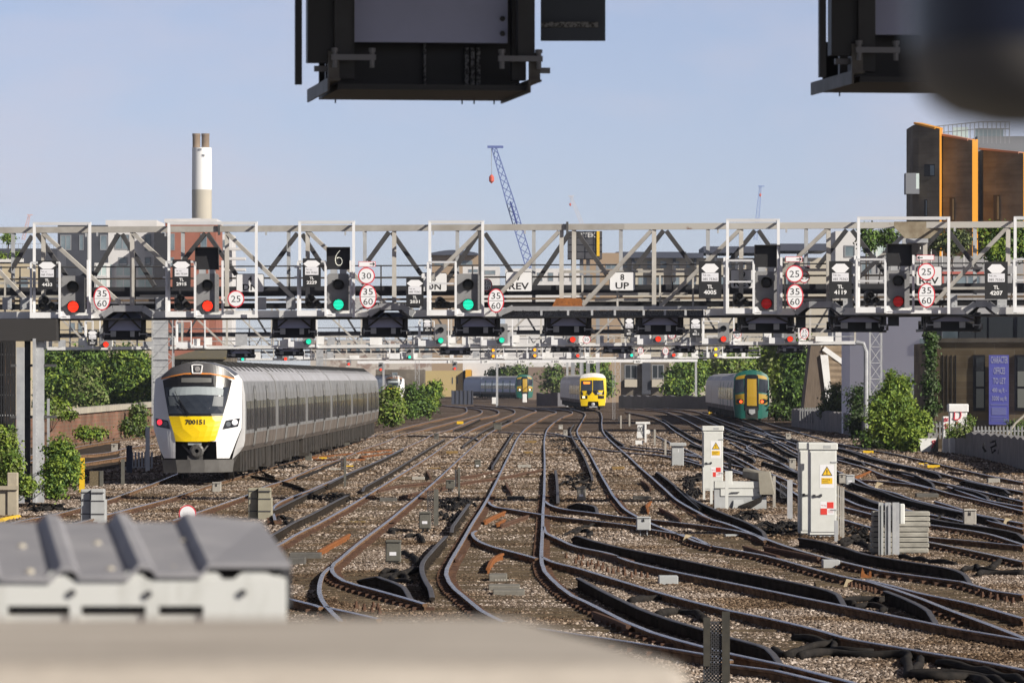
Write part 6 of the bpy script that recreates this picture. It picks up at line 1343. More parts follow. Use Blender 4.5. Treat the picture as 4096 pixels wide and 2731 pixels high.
m = MB(); a = AX(730, 1210); b = AX(825, 1355); m.box(a.x, b.x - .01, Ya - 1, Ya + .7, b.z, b.z + .35); m.box(a.x, a.x + .75, Ya - 1, Ya + .7, b.z + .35, a.z); m.build('balcony', mat('grey_zinc_cladding', (.20, .21, .235)), t)
m = MB(); a = AX(780, 1212); b = AX(824, 1320); m.box(a.x, b.x, Ya - .9, Ya - .85, b.z, a.z); m.build('balcony_glass', BM['paleglass'], t)
m = MB()
for i in range(19):
 f = i / 18; a = AX(950 + 555 * f, 862 - 36 * min(1, f * 1.6)); m.bar((a.x, Ya + 5, a.z - 1.6), (a.x, Ya + 5, a.z), .06)
for k in (0, .5): m.tube([(AX(950 + 555 * i / 18, 862).x, Ya + 5, AX(0, 862 - 36 * min(1, i / 18 * 1.6)).z - k) for i in range(19)], .035, 5)
m.build('roof_railing', BM['frame'], t)
m = MB(); a = AX(1130, 850); b = AX(1240, 950); m.box(a.x, b.x, Ya + 8, Ya + 8.1, b.z, a.z); m.build('roof_glazing', BM['paleglass'], t)
m = MB(); a = AX(1290, 858); b = AX(1490, 945); m.box(a.x, b.x, Ya + 8, Ya + 8.1, b.z, a.z); m.build('roof_glazing', BM['glass'], t)
t = building('grey_terrace_block', 'grey terrace with a glass screen behind the rightmost white cage', 'building', Zr('L3', 820, 470, 2352, 1010), 332, 8, mat('pale_grey_terrace_wall', (.30, .30, .31), .8), [Zr('L3', 850, 520, 960, 640), Zr('L3', 1700, 640, 1960, 740)])
m = MB()
for i in range(12):
 a = P(Z('L3', 1000 + 100 * i, 0)[0], 0, 331.5); z1 = P(0, Z('L3', 0, 385)[1], 331.5).z; z0 = P(0, Z('L3', 0, 560)[1], 331.5).z; m.bar((a.x, 331.5, z0), (a.x, 331.5, z1), .05)
m.build('screen_post', M['white'], t)
m = MB(); x0, x1, z0, z1 = rect(*Zr('L3', 900, 360, 1100, 470), 331.6); m.box(x0, x1, 331.6, 331.65, z0, z1); m.build('glass_screen', BM['paleglass'], t)
m = MB(); x0, x1, z0, z1 = rect(*Zr('L3', 1600, 612, 1985, 634), 331.0); m.box(x0, x1, 331, 331.1, z0, z1); x0, x1, z0, z1 = rect(*Zr('L3', 1600, 612, 1618, 720), 331.0); m.box(x0, x1, 331, 331.1, z0, z1 - .13); m.build('red_rail', mat('faded_red_steel', (.42, .11, .09), .6), t)
Yh = 380
t = thing('corrugated_chute', 'leaning dark corrugated chute with a pale edge and stacked round bundles, right of centre', 'chute', tuple(P(3270, 1630, Yh)))
def HX(x, y): s = Z('J3', x, y); return P(s[0], s[1], Yh)
m = MB(); m.prism([(HX(330, 575).x, HX(330, 575).z), (HX(530, 575).x, HX(530, 575).z), (HX(480, -60).x, HX(0, -60).z), (HX(400, -60).x, HX(0, -60).z)], Yh, Yh + 4); m.build('body', mat('brown_corrugated_sheet', (.10, .075, .055), .8, 0, col2=(.17, .13, .095), scale=2.2, stretch=(8, 1, .4)), t)
m = MB(); m.prism([(HX(480, 90).x, HX(0, 90).z), (HX(550, 90).x, HX(0, 90).z), (HX(588, 520).x, HX(0, 520).z), (HX(535, 520).x, HX(0, 520).z)], Yh - .2, Yh + 2); m.build('pale_edge', M['white'], t)
for i in range(6):
 a = HX(600 + i * 6, 60 + i * 56); m = MB(); m.tube([(a.x - .85, Yh + .3, a.z), (a.x - .7, Yh + .3, a.z + .03), (a.x + .7, Yh + .3, a.z + .03), (a.x + .85, Yh + .3, a.z)], [.25, .44, .44, .25], 12); m.build('bundle', mat('tan_canvas_bundle', (.30, .23, .16), .9, 0, col2=(.20, .15, .10), scale=1.5), t)
m = MB(); m.bar(HX(510, 30), HX(860, 280), .35, .35); m.build('handrail_beam', M['white'], t)
m = MB(); a = HX(635, -80); b = HX(800, 135); m.box(a.x, b.x, Yh + 2, Yh + 4, b.z, a.z); m.build('cabin', BM['render'], t)
m = MB(); a = HX(690, 140); b = HX(820, 350); m.box(a.x, b.x, Yh + 3, Yh + 4, b.z, a.z); m.build('dark_panel', BM['slate'], t)
m = MB(); a = HX(690, 190); b = HX(708, 350); m.box(a.x, b.x, Yh + 2.8, Yh + 2.99, b.z, a.z); m.build('red_stripe', M['rust'], t)
def crane(label, pts, Y, w, col, base, hook=None, cab=None):
 a = P(*pts[0], Y); b = P(*pts[1], Y); t = thing('crane', label, 'crane', tuple(b), 'tower cranes on the horizon')
 d = (b - a); L_ = d.length; d.normalize(); r = Vector((0, 0, 1)).cross(Vector((0, 1, 0))); s = d.cross(Vector((0, 1, 0))).normalized(); m = MB(); q = w * .12
 def wd(f): return w * (.55 + .45 * min(1, f * 2.2))
 n = int(L_ / w);
 for e in (-1, 1):
  for yy in (0, w):
   for i in range(n): m.bar(a + d * (L_ * i / n) + s * e * wd(i / n) / 2 + Vector((0, yy, 0)), a + d * (L_ * (i + 1) / n) + s * e * wd((i + 1) / n) / 2 + Vector((0, yy, 0)), q)
 for i in range(n):
  p = a + d * (L_ * i / n); p2 = a + d * (L_ * (i + 1) / n); e = 1 if i % 2 else -1
  m.bar(p + s * e * wd(i / n) / 2, p2 - s * e * wd((i + 1) / n) / 2, q * .8)
  m.bar(p - s * e * wd(i / n) / 2 + Vector((0, w, 0)), p2 + s * e * wd((i + 1) / n) / 2 + Vector((0, w, 0)), q * .8)
 m.build('jib', col, t)
 if cab:
  c0 = a + d * L_ * cab[0]; c1 = a + d * L_ * cab[1]; m = MB(); m.bar(c0 + Vector((0, -.2, 0)), c1 + Vector((0, -.2, 0)), w * .52, .4); m.build('ballast_panel', mat('deep_blue_panel', (.03, .05, .22), .6), t)
 if hook:
  m = MB(); h = P(*hook, Y); m.tube([a, a + Vector((h.x - a.x, 0, -.5)), h], w * .035, 5); m.build('hoist_rope', BM['frame'], t)
  m = MB(); m.lathe([(w * .1, w * .5), (w * .32, w * .2), (w * .32, -w * .3), (w * .05, -w * .6)], h, 8); m.build('hook_block', mat('red_hook_block', (.6, .10, .06), .6), t)
 m = MB(); m.bar(a - Vector((w * .8, 0, 0)), a + Vector((w * 1.2, 0, 0)), w * .3); m.build('jib_head', col, t)
 return t
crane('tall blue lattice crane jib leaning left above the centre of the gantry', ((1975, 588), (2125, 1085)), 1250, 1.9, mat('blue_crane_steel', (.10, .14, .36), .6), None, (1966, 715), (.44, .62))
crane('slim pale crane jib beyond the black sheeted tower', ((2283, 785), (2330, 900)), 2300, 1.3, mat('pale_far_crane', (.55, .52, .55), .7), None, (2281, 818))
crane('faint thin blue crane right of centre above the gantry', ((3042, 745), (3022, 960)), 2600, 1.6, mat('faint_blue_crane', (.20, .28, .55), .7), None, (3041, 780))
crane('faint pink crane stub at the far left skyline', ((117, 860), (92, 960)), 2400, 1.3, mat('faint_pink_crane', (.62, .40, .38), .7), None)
t = thing('brick_parapet', 'brick viaduct parapet with stone coping behind the tracks at the left', 'wall', (-22.5, 290, -.3))
pa = [(Vector((-27.5, 205, 0)), 1.55), (Vector((-22.9, 276, 0)), 1.73), (Vector((-21.4, 309, 0)), 1.9), (Vector((-20.5, 345, 0)), 2.0), (Vector((-19.8, 420, 0)), 2.1)]
m = MB(); c = MB(); nst = 0
for (a, h0), (b, h1) in zip(pa[:-1], pa[1:]):
 d = (b - a).normalized(); r = Vector((-d.y, d.x, 0)) * .35
 m.hexa([a + Vector((0, 0, -.3)), b + Vector((0, 0, -.3)), b + r + Vector((0, 0, -.3)), a + r + Vector((0, 0, -.3)), a + Vector((0, 0, h0 - .3)), b + Vector((0, 0, h1 - .3)), b + r + Vector((0, 0, h1 - .3)), a + r + Vector((0, 0, h0 - .3))])
 n = int((b - a).length / 3.4)
 for i in range(n):
  p = a.lerp(b, i / n); q = a.lerp(b, (i + .985) / n); z0 = h0 + (h1 - h0) * i / n; z1 = h0 + (h1 - h0) * (i + 1) / n; o = r * .35
  c.hexa([p - o + Vector((0, 0, z0 - .3)), q - o + Vector((0, 0, z1 - .3)), q + r + o + Vector((0, 0, z1 - .3)), p + r + o + Vector((0, 0, z0 - .3)), p - o + Vector((0, 0, z0)), q - o + Vector((0, 0, z1)), q + r + o + Vector((0, 0, z1)), p + r + o + Vector((0, 0, z0))])
m.build('brickwork', brick('weathered_red_brick', (.26, .125, .085), (.20, .13, .09), (.24, .21, .17), .6, .20), t); c.build('coping', mat('pale_coping_stone', (.46, .42, .34), .9, 0, col2=(.36, .33, .28), scale=.8), t)
def low_wall(label, pts, hs, mm, name='low_parapet', group=None, wav=.06):
 t = thing(name, label, 'wall', tuple(pts[0]), group); m = MB()
 P_ = catmull([Vector(p) for p in pts], 1.2); n = len(P_)
 for i in range(n - 1):
  a, b = P_[i], P_[i + 1]; h0 = hs[0] + (hs[1] - hs[0]) * i / n + wav * math.sin(i * 1.7); h1 = hs[0] + (hs[1] - hs[0]) * (i + 1) / n + wav * math.sin((i + 1) * 1.7); d = (b - a).normalized(); r = Vector((-d.y, d.x, 0)) * -.4
  m.hexa([a + Vector((0, 0, -.3)), b + Vector((0, 0, -.3)), b + r + Vector((0, 0, -.3)), a + r + Vector((0, 0, -.3)), a + Vector((0, 0, h0)), b + Vector((0, 0, h1)), b + r + Vector((0, 0, h1)), a + r + Vector((0, 0, h0))])
 m.build('wall', mm, t); return t
def gpt(k, x, y, z=-.15): s = Z(k, x, y); return GP(s[0], s[1], z)
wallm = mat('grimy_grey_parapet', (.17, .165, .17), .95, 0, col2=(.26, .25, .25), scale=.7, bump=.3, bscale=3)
wt = low_wall('rough grey parapet with black graffiti at the right edge', [gpt('J3', 2460, 1200), gpt('J3', 2100, 1085), gpt('J3', 1640, 990)], (1.25, 1.0), wallm)
low_wall('dim grey parapet left of the tall shrub at the right', [gpt('J3', 900, 870), gpt('J3', 560, 800), gpt('J3', 215, 745)], (1.35, 1.25), wallm)
low_wall('dark far parapet between the yellow train and the green train', [gpt('J2', 1830, 590), gpt('J2', 1400, 585), gpt('J2', 980, 575)], (1.5, 1.4), mat('dark_far_parapet', (.14, .135, .15), .95, 0, col2=(.10, .10, .11), scale=.5), wav=.10)  # Dark grey wall colour with mild tone variation
low_wall('far dark parapet left of the yellow train', [gpt('J2', 620, 560), gpt('J2', 420, 562), gpt('J2', 225, 560)], (1.7, 1.6), mat('dark_far_parapet', (.14, .135, .15)), wav=.10)
t = thing('dark_screen', 'dark blue lineside screen left of the far teal train', 'screen', tuple(gpt('J1', 1890, 540)))
a = gpt('J1', 1800, 545); b = gpt('J1', 1990, 545); m = MB(); m.box(a.x, b.x, a.y, a.y + .2, -.3, P(0, Z('J1', 0, 418)[1], a.y).z); m.build('panel', BM['navy'], t)
m = MB()
for i in range(6): xx = a.x + (b.x - a.x) * i / 5; m.box(xx - .08, xx + .08, a.y - .1, a.y - .01, -.3, P(0, Z('J1', 0, 414)[1], a.y).z)
m.build('post', BM['slate'], t)
m = MB()
wp = lambda x, y: P(*Z('J3', x, y), gpt('J3', 2100, 1085).y - 1.2)
for pl_ in ([(2040, 890), (2090, 880), (2095, 920), (2050, 940), (2060, 990), (2090, 960)], [(1985, 900), (1975, 940), (2000, 980)], [(2130, 930), (2120, 1000)], [(2170, 920), (2190, 1000)], [(2225, 930), (2235, 990)]):
 m.tube([wp(*p) for p in pl_], .05, 5)
mesh_thing(m, 'wall_graffiti', mat('black_spray_paint', (.015, .015, .018), .8), 'black sprayed scrawl on the rough grey parapet', 'graffiti')
def palisade(label, k, x0, x1, yt, yb, Y):
 a = P(*Z(k, x0, yb), Y); b = P(*Z(k, x1, yt), Y); t = thing('palisade_fence', label, 'fence', ((a.x + b.x) / 2, Y, a.z), 'grey palisade fences at the right')
 n = max(4, int((b.x - a.x) / .16)); m = MB()
 for i in range(n):
  x = a.x + (b.x - a.x) * i / n; m.prism([(x, a.z), (x + .075, a.z), (x + .075, b.z - .06), (x + .0375, b.z), (x, b.z - .06)], Y, Y + .02)
 m.build('pales', mat('dull_palisade_steel', (.24, .245, .25), .6, .1), t)
 m = MB()
 for z in (a.z + .2, b.z - .25): m.box(a.x, b.x, Y + .021, Y + .06, z, z + .05)
 m.build('rail', M['galv'], t)
palisade('palisade fence below the corrugated chute', 'J3', 290, 500, 570, 720, 352)
palisade('palisade fence below the blue banner', 'J3', 1890, 2360, 740, 900, 229)
palisade('short palisade fence left of the cabinet with a red letter D', 'J3', 1480, 1605, 700, 860, 243)
LM = {}
def leafmat(n, c, c2): LM[n] = mat('leaf_' + n, c, .6, 0, col2=c2, scale=2.5, spec=.3); return LM[n]
leafmat('deep', (.035, .075, .014), (.055, .105, .02)); leafmat('mid', (.085, .155, .024), (.12, .195, .032)); leafmat('bright', (.17, .25, .03), (.22, .29, .04)); leafmat('olive', (.14, .175, .055), (.18, .205, .075)); leafmat('dull', (.050, .072, .032), (.07, .095, .042))
BARK = mat('grey_brown_bark', (.10, .075, .055), .9, 0, col2=(.06, .045, .035), scale=6.)
def plant(name, label, cat, blobs, n, leaf, mats, group=None, seed=1, base=None, trunk=.12, clump=None, upright=0):
 leaf *= .68; n = int(n * 1.7)
 rnd = random.Random(seed); bs = [Vector(b[:3]) for b in blobs]
 base = Vector(base) if base else Vector((bs[0].x, bs[0].y, -.2))
 t = thing(name, label, cat, tuple(base), group)
 tot = sum(b[3] * b[4] + b[3] * b[5] for b in blobs); m = MB()
 for b in blobs:
  k = int(n * (b[3] * b[4] + b[3] * b[5]) / tot); per = 9; ncl = max(4, k // per)
  for c in range(ncl):
   while True:
    v = Vector((rnd.uniform(-1, 1), rnd.uniform(-1, 1), rnd.uniform(-1, 1)))
    if .02 < v.length < 1: break
   rr = .40 + .72 * rnd.random() ** .7; v = v.normalized(); v = v * rr * (1 + .55 * noise.noise(v * 1.9 + Vector((seed, seed * 1.7, b[0]))))
   cc = Vector((b[0] + v.x * b[3], b[1] + v.y * b[4], b[2] + v.z * b[5])); out = Vector((v.x / b[3], v.y / b[4], v.z / b[5])).normalized()
   mi = rnd.choices(range(len(mats)), weights=[3, 4, 3][:len(mats)])[0]; cs = leaf * (clump or 2.3)
   for j in range(per):
    p = cc + Vector((rnd.gauss(0, cs * .5), rnd.gauss(0, cs * .5), rnd.gauss(0, cs * .45)))
    if p.z < base.z: continue
    nn = (out * .8 + Vector((rnd.uniform(-1, 1), rnd.uniform(-1, 1), rnd.uniform(-.5, 1)))).normalized()
    u = nn.cross(Vector((rnd.uniform(-1, 1), rnd.uniform(-1, 1), rnd.uniform(-1, 1)))).normalized(); w = nn.cross(u)
    if upright: u = (u + Vector((0, 0, upright))).normalized(); w = nn.cross(u).normalized()
    s = leaf * rnd.uniform(.55, 1.15); o = len(m.v)
    m.v += [p - u * s, p - w * s * .5 + u * s * .1, p + u * s, p + w * s * .5 + u * s * .1]; m.f.append([o, o + 1, o + 2, o + 3]); m.mi.append(mi)
 for b in blobs:
  for c in range(max(5, n // 260)):
   a = rnd.uniform(0, 6.283); e = rnd.uniform(.15, 1.1); d = Vector((math.cos(a) * math.cos(e), math.sin(a) * math.cos(e), math.sin(e))); p0 = Vector((b[0] + d.x * b[3] * .85, b[1] + d.y * b[4] * .85, b[2] + d.z * b[5] * .85)); sl = rnd.uniform(.25, .55) * min(b[3], b[5])
   for j in range(12):
    p = p0 + (d + Vector((0, 0, .5))) * sl * j / 12 + Vector((rnd.gauss(0, leaf * .5), rnd.gauss(0, leaf * .5), rnd.gauss(0, leaf * .4))); s = leaf * rnd.uniform(.4, .8) * (1 - j / 18)
    u = (d + Vector((rnd.uniform(-1, 1), rnd.uniform(-1, 1), rnd.uniform(-.6, 1)))).normalized(); w = u.cross(Vector((rnd.uniform(-1, 1), rnd.uniform(-1, 1), rnd.uniform(-1, 1)))).normalized(); o = len(m.v)
    m.v += [p - u * s, p - w * s * .45, p + u * s, p + w * s * .45]; m.f.append([o, o + 1, o + 2, o + 3]); m.mi.append(rnd.randrange(len(mats)))
 m.build('crown', [LM[x] for x in mats], t)
 g = MB(); top = max(b[2] for b in blobs)
 g.tube([base, base + Vector((.05, 0, (top - base.z) * .5)), Vector((bs[0].x, bs[0].y, top))], [trunk, trunk * .75, trunk * .25], 7)
 for b in blobs:
  c = Vector(b[:3]); s = base + (Vector((bs[0].x, bs[0].y, top)) - base) * .35; g.tube([s, s.lerp(c, .5) + Vector((0, 0, .15)), c + Vector((0, 0, b[5] * .3))], [trunk * .6, trunk * .4, trunk * .12], 6)
 g.build('trunk', BARK, t)
 return t
def PB(k, x, y, Y, rx, ry=None, rz=None):
 s = Z(k, x, y); p = P(s[0], s[1], Y); u = ZM[k][2] / F * Y; return (p.x, p.y, p.z, rx * u, (ry or rx) * u * .8, (rz or rx) * u)
WG = 'trees behind the brick parapet at the left'
plant('broadleaf_tree', 'dark green tree at the left end of the row behind the brick parapet', 'tree', [PB('J0', 520, 250, 430, 170, 150, 190), PB('J0', 640, 400, 425, 150, 120, 130), PB('J0', 450, 420, 428, 120, 100, 130)], 4200, .30, ('deep', 'mid', 'bright'), WG, 3)
plant('broadleaf_tree', 'tall green tree in the middle of the row behind the brick parapet', 'tree', [PB('J0', 800, 180, 440, 200, 160, 170), PB('J0', 960, 330, 436, 190, 150, 190)], 4600, .30, ('deep', 'mid', 'mid'), WG, 4)
plant('broadleaf_tree', 'bright green tree at the right of the row, just left of the panelled tower', 'tree', [PB('J0', 1180, 210, 432, 220, 160, 200), PB('J0', 1280, 380, 428, 180, 140, 170), PB('J0', 1080, 440, 430, 120, 100, 120)], 5200, .30, ('deep', 'mid', 'bright'), WG, 5)
plant('willow_tree', 'paler olive tree standing in front of the darker row at the left', 'tree', [PB('J0', 790, 370, 415, 120, 110, 130), PB('J0', 850, 470, 414, 130, 110, 90), PB('J0', 740, 480, 414, 90, 80, 70)], 3600, .24, ('olive', 'mid', 'olive'), WG, 6)
plant('wall_shrub', 'weedy shrub growing against the parapet near the train', 'shrub', [PB('J0', 1270, 660, 296, 75, 60, 110), PB('J0', 1180, 750, 288, 70, 60, 60), PB('J0', 1300, 780, 294, 70, 50, 50)], 1500, .17, ('olive', 'mid', 'dull'), 'weeds along the brick parapet', 7, base=tuple(GP(*Z('J0', 1260, 815), -.2)), trunk=.04)
plant('wall_shrub', 'low weed clump at the foot of the brick parapet', 'shrub', [PB('J0', 770, 810, 268, 60, 50, 50), PB('J0', 910, 810, 272, 50, 40, 40)], 800, .16, ('mid', 'bright', 'olive'), 'weeds along the brick parapet', 8, base=tuple(GP(*Z('J0', 800, 860), -.2)), trunk=.03)
plant('overhanging_shrub', 'leafy shoots hanging over the parapet coping at the left', 'shrub', [PB('J0', 520, 560, 240, 110, 80, 50), PB('J0', 600, 640, 238, 90, 60, 30), PB('J0', 440, 600, 236, 60, 50, 90)], 1100, .15, ('mid', 'bright', 'olive'), 'weeds along the brick parapet', 9, base=tuple(GP(*Z('J0', 450, 900), -.2)), trunk=.03)
plant('bushy_buddleia', 'big yellow green bush at the left edge below the gantry legs', 'bush', [PB('J0', 30, 960, 138, 150, 100, 190), PB('J0', 110, 1130, 137, 110, 80, 150), PB('J0', -60, 1200, 138, 140, 90, 170), PB('J0', 240, 1300, 136, 90, 60, 80)], 5200, .085, ('mid', 'bright', 'olive'), 'bushes around the gantry legs', 10, base=tuple(GP(*Z('J0', 100, 1380), -.2)), trunk=.05, upright=.5)
plant('bushy_buddleia', 'green bush just right of the gantry legs at the left', 'bush', [PB('J0', 560, 1010, 140, 120, 90, 150), PB('J0', 540, 1190, 139, 130, 90, 150), PB('J0', 640, 1120, 140, 90, 70, 120), PB('J0', 480, 1323, 138, 90, 60, 70)], 4800, .080, ('mid', 'bright', 'deep'), 'bushes around the gantry legs', 11, base=tuple(GP(*Z('J0', 550, 1378), -.2)), trunk=.05)
plant('trackside_bush', 'green bush at the far end of the long train', 'bush', [PB('J1', 1240, 530, 325, 95, 90, 130), PB('J1', 1230, 640, 322, 100, 80, 90), PB('J1', 1290, 600, 326, 70, 70, 90)], 3000, .20, ('mid', 'bright', 'olive'), 'bushes between the far tracks', 12, base=tuple(GP(*Z('J1', 1240, 730), -.2)), trunk=.08)
plant('trackside_bush', 'rounded darker bush right of the white far post', 'bush', [PB('J1', 1590, 470, 440, 90, 80, 120), PB('J1', 1560, 570, 436, 80, 70, 70), PB('J1', 1660, 400, 442, 40, 40, 60)], 2200, .24, ('mid', 'deep', 'bright'), 'bushes between the far tracks', 13, base=tuple(GP(*Z('J1', 1590, 635), -.2)), trunk=.1)
plant('trackside_bush', 'low dark bush below the second white train', 'bush', [PB('J1', 1420, 600, 400, 60, 60, 50), PB('J1', 1430, 470, 420, 60, 50, 90)], 1000, .22, ('deep', 'mid'), 'bushes between the far tracks', 14, base=tuple(GP(*Z('J1', 1420, 650), -.2)), trunk=.06)
FG = 'trees beyond the far junction'
plant('broadleaf_tree', 'large dark tree between the dark flats and the green train', 'tree', [PB('J2', 1620, 300, 660, 190, 160, 150), PB('J2', 1720, 200, 664, 180, 150, 110), PB('J2', 1500, 400, 650, 110, 90, 70)], 4200, .42, ('deep', 'mid', 'bright'), FG, 15)
plant('broadleaf_tree', 'olive lit tree rising above the roof of the green train', 'tree', [PB('J2', 2050, 200, 600, 190, 150, 140), PB('J2', 2250, 160, 605, 150, 130, 140)], 3200, .40, ('mid', 'bright', 'olive'), FG, 16)
plant('broadleaf_tree', 'dark tree close behind the roof of the yellow train', 'tree', [PB('J2', 730, 230, 760, 130, 110, 90), PB('J2', 860, 350, 750, 70, 60, 110)], 1800, .45, ('deep', 'mid', 'bright'), FG, 17)
plant('broadleaf_tree', 'sparse tree between the far teal train and the yellow train', 'tree', [PB('J2', 380, 323, 820, 110, 90, 130), PB('J2', 60, 250, 880, 130, 90, 50)], 1500, .45, ('olive', 'mid', 'dull'), FG, 18)
plant('broadleaf_tree', 'small dark tree over the roof of the far teal train', 'tree', [PB('J1', 2250, 262, 930, 130, 90, 45)], 900, .45, ('deep', 'mid'), FG, 19)
plant('tall_tree', 'tall yellow green tree right of the green train', 'tree', [PB('J3', 80, 150, 425, 130, 110, 220), PB('J3', 120, 320, 423, 120, 100, 140)], 3400, .30, ('olive', 'bright', 'mid'), 'trees right of the green train', 20)
plant('tall_tree', 'tall dark tree left of the corrugated chute', 'tree', [PB('J3', 270, 200, 412, 110, 90, 260), PB('J3', 250, 430, 410, 110, 90, 130)], 3000, .30, ('deep', 'mid', 'deep'), 'trees right of the green train', 21)
plant('tall_tree', 'dark leafy tree between the green train and the low right parapet', 'tree', [PB('J3', 170, 480, 424, 130, 110, 110), PB('J3', 150, 600, 422, 130, 80, 60)], 2600, .26, ('deep', 'dull', 'mid'), 'trees right of the green train', 22)
RS = 'shrubs along the right hand parapet'
plant('parapet_shrub', 'grey green shrub right of the corrugated chute', 'shrub', [PB('J3', 660, 480, 345, 150, 120, 120), PB('J3', 720, 590, 343, 180, 120, 90), PB('J3', 560, 600, 343, 80, 70, 90)], 3800, .16, ('olive', 'dull', 'mid'), RS, 24, base=tuple(GP(*Z('J3', 680, 760), -.2)), trunk=.08, upright=.4)
plant('parapet_shrub', 'dark shadowed shrub left of the tall bright shrub', 'shrub', [PB('J3', 860, 560, 300, 110, 90, 190), PB('J3', 850, 730, 298, 110, 80, 120)], 2400, .16, ('deep', 'dull', 'deep'), RS, 25, base=tuple(GP(*Z('J3', 860, 860), -.2)), trunk=.08)
plant('parapet_shrub', 'tall bright green pointed shrub before the lilac building', 'shrub', [PB('J3', 1150, 520, 246, 170, 130, 170), PB('J3', 1140, 380, 246, 60, 60, 130), PB('J3', 1260, 400, 246, 60, 50, 100), PB('J3', 1060, 700, 245, 150, 110, 170), PB('J3', 1230, 640, 245, 140, 110, 170)], 5600, .15, ('bright', 'mid', 'bright'), RS, 26, base=tuple(GP(*Z('J3', 1130, 910), -.2)), trunk=.09, upright=.5)
plant('parapet_shrub', 'yellow green round shrub left of the white concrete block', 'shrub', [PB('J3', 1350, 750, 241, 140, 110, 130), PB('J3', 1300, 880, 240, 110, 80, 90)], 3000, .14, ('bright', 'bright', 'mid'), RS, 27, base=tuple(GP(*Z('J3', 1330, 975), -.2)), trunk=.06)
plant('parapet_shrub', 'low dark undergrowth below the tall bright shrub', 'shrub', [PB('J3', 1000, 860, 249, 170, 80, 90), PB('J3', 1180, 900, 246, 130, 70, 70)], 2000, .14, ('deep', 'dull', 'mid'), RS, 28, base=tuple(GP(*Z('J3', 1080, 950), -.2)), trunk=.05)
plant('climbing_plant', 'dark climbing plant hanging on the corner of the brick office', 'climber', [PB('J3', 1500, 120, 249.4, 32, 30, 130), PB('J3', 1495, 370, 249.2, 52, 30, 100), PB('J3', 1510, 560, 249.2, 38, 30, 70), PB('J3', 1500, -60, 249.4, 36, 30, 80)], 1500, .16, ('deep', 'dull', 'deep'), None, 29, base=(P(*Z('J3', 1525, 0), 249.4).x, 249.4, -.9), trunk=.05)
plant('parapet_weeds', 'weeds growing in front of the cabinet with a red letter D', 'weeds', [PB('J3', 1760, 780, 230, 110, 60, 60), PB('J3', 1850, 710, 230, 50, 40, 60), PB('J3', 1700, 830, 230, 60, 40, 40)], 1100, .09, ('mid', 'olive', 'bright'), RS, 30, base=tuple(P(*Z('J3', 1760, 850), 230)), trunk=.02, upright=.6)
plant('parapet_weeds', 'weeds with a bare leaning stem at the right edge', 'weeds', [PB('J3', 2280, 760, 230, 90, 60, 70), PB('J3', 2350, 800, 230, 60, 40, 60)], 900, .09, ('mid', 'olive', 'dull'), RS, 31, base=tuple(P(*Z('J3', 2280, 840), 230)), trunk=.02, upright=.6)
m = MB(); m.tube([P(*Z('J3', 2200, 820), 229.5), P(*Z('J3', 2270, 720), 229.5), P(*Z('J3', 2360, 640), 229.5)], .05, 6)
mesh_thing(m, 'bare_stem', mat('bleached_wood', (.45, .42, .36), .9), 'pale bare stem leaning right above the rough grey parapet', 'branch')
plant('terrace_tree', 'dark conifer like tree behind the sixth white cage', 'tree', [PB('L3', 900, 300, 325, 70, 60, 90), PB('L3', 1080, 300, 327, 110, 60, 80), PB('L3', 930, 370, 324, 60, 50, 50)], 1500, .2, ('deep', 'mid', 'dull'), 'trees behind the right part of the nearest gantry', 32, base=(P(*Z('L3', 900, 0), 325).x, 325, -.9))
plant('terrace_tree', 'grey green tree behind the diagonal near the right edge', 'tree', [PB('L3', 1720, 320, 323, 130, 70, 100), PB('L3', 1560, 340, 324, 80, 50, 70)], 1500, .2, ('dull', 'olive', 'dull'), 'trees behind the right part of the nearest gantry', 33, base=(P(*Z('L3', 1700, 0), 310).x, 323, -.9))
plant('terrace_tree', 'bright green tree behind plate TL 4207', 'tree', [PB('L3', 2130, 300, 270, 150, 90, 110), PB('L3', 2100, 430, 268, 130, 80, 110), PB('L3', 2300, 330, 269, 130, 80, 150)], 3000, .18, ('mid', 'bright', 'deep'), 'trees behind the right part of the nearest gantry', 34, base=(P(*Z('L3', 2150, 0), 269).x, 269, -.9))
plant('roof_shrub', 'small wind blown tree on the roof at the far left', 'tree', [PB('L0', 65, 300, 618, 62, 40, 30)], 260, .28, ('mid', 'bright'), None, 35, base=tuple(P(*Z('L0', 75, 400), 618)), trunk=.1)
plant('roof_shrub', 'yellow green shrub on the roof edge at the far left', 'shrub', [PB('L0', 130, 465, 619, 45, 40, 28), PB('L0', 20, 470, 619, 30, 40, 22)], 300, .28, ('bright', 'mid'), None, 36, base=tuple(P(*Z('L0', 120, 495), 619)), trunk=.05)
M['cabw'] = mat('off_white_cabinet_paint', (.66, .67, .64), .5, 0, col2=(.56, .57, .53), scale=1.8, contrast=(.45, .8))
M['cabg'] = mat('pale_grey_cabinet', (.44, .455, .46), .6, 0, col2=(.36, .37, .37), scale=2.)
M['signyellow'] = mat('warning_sign_yellow', (.82, .50, .02), .5)
M['ochre'] = mat('ochre_stained_timber', (.30, .19, .06), .9, 0, col2=(.17, .11, .05), scale=8.)
def gy(k, x, y): s = Z(k, x, y); return depth(s[1], -.15)
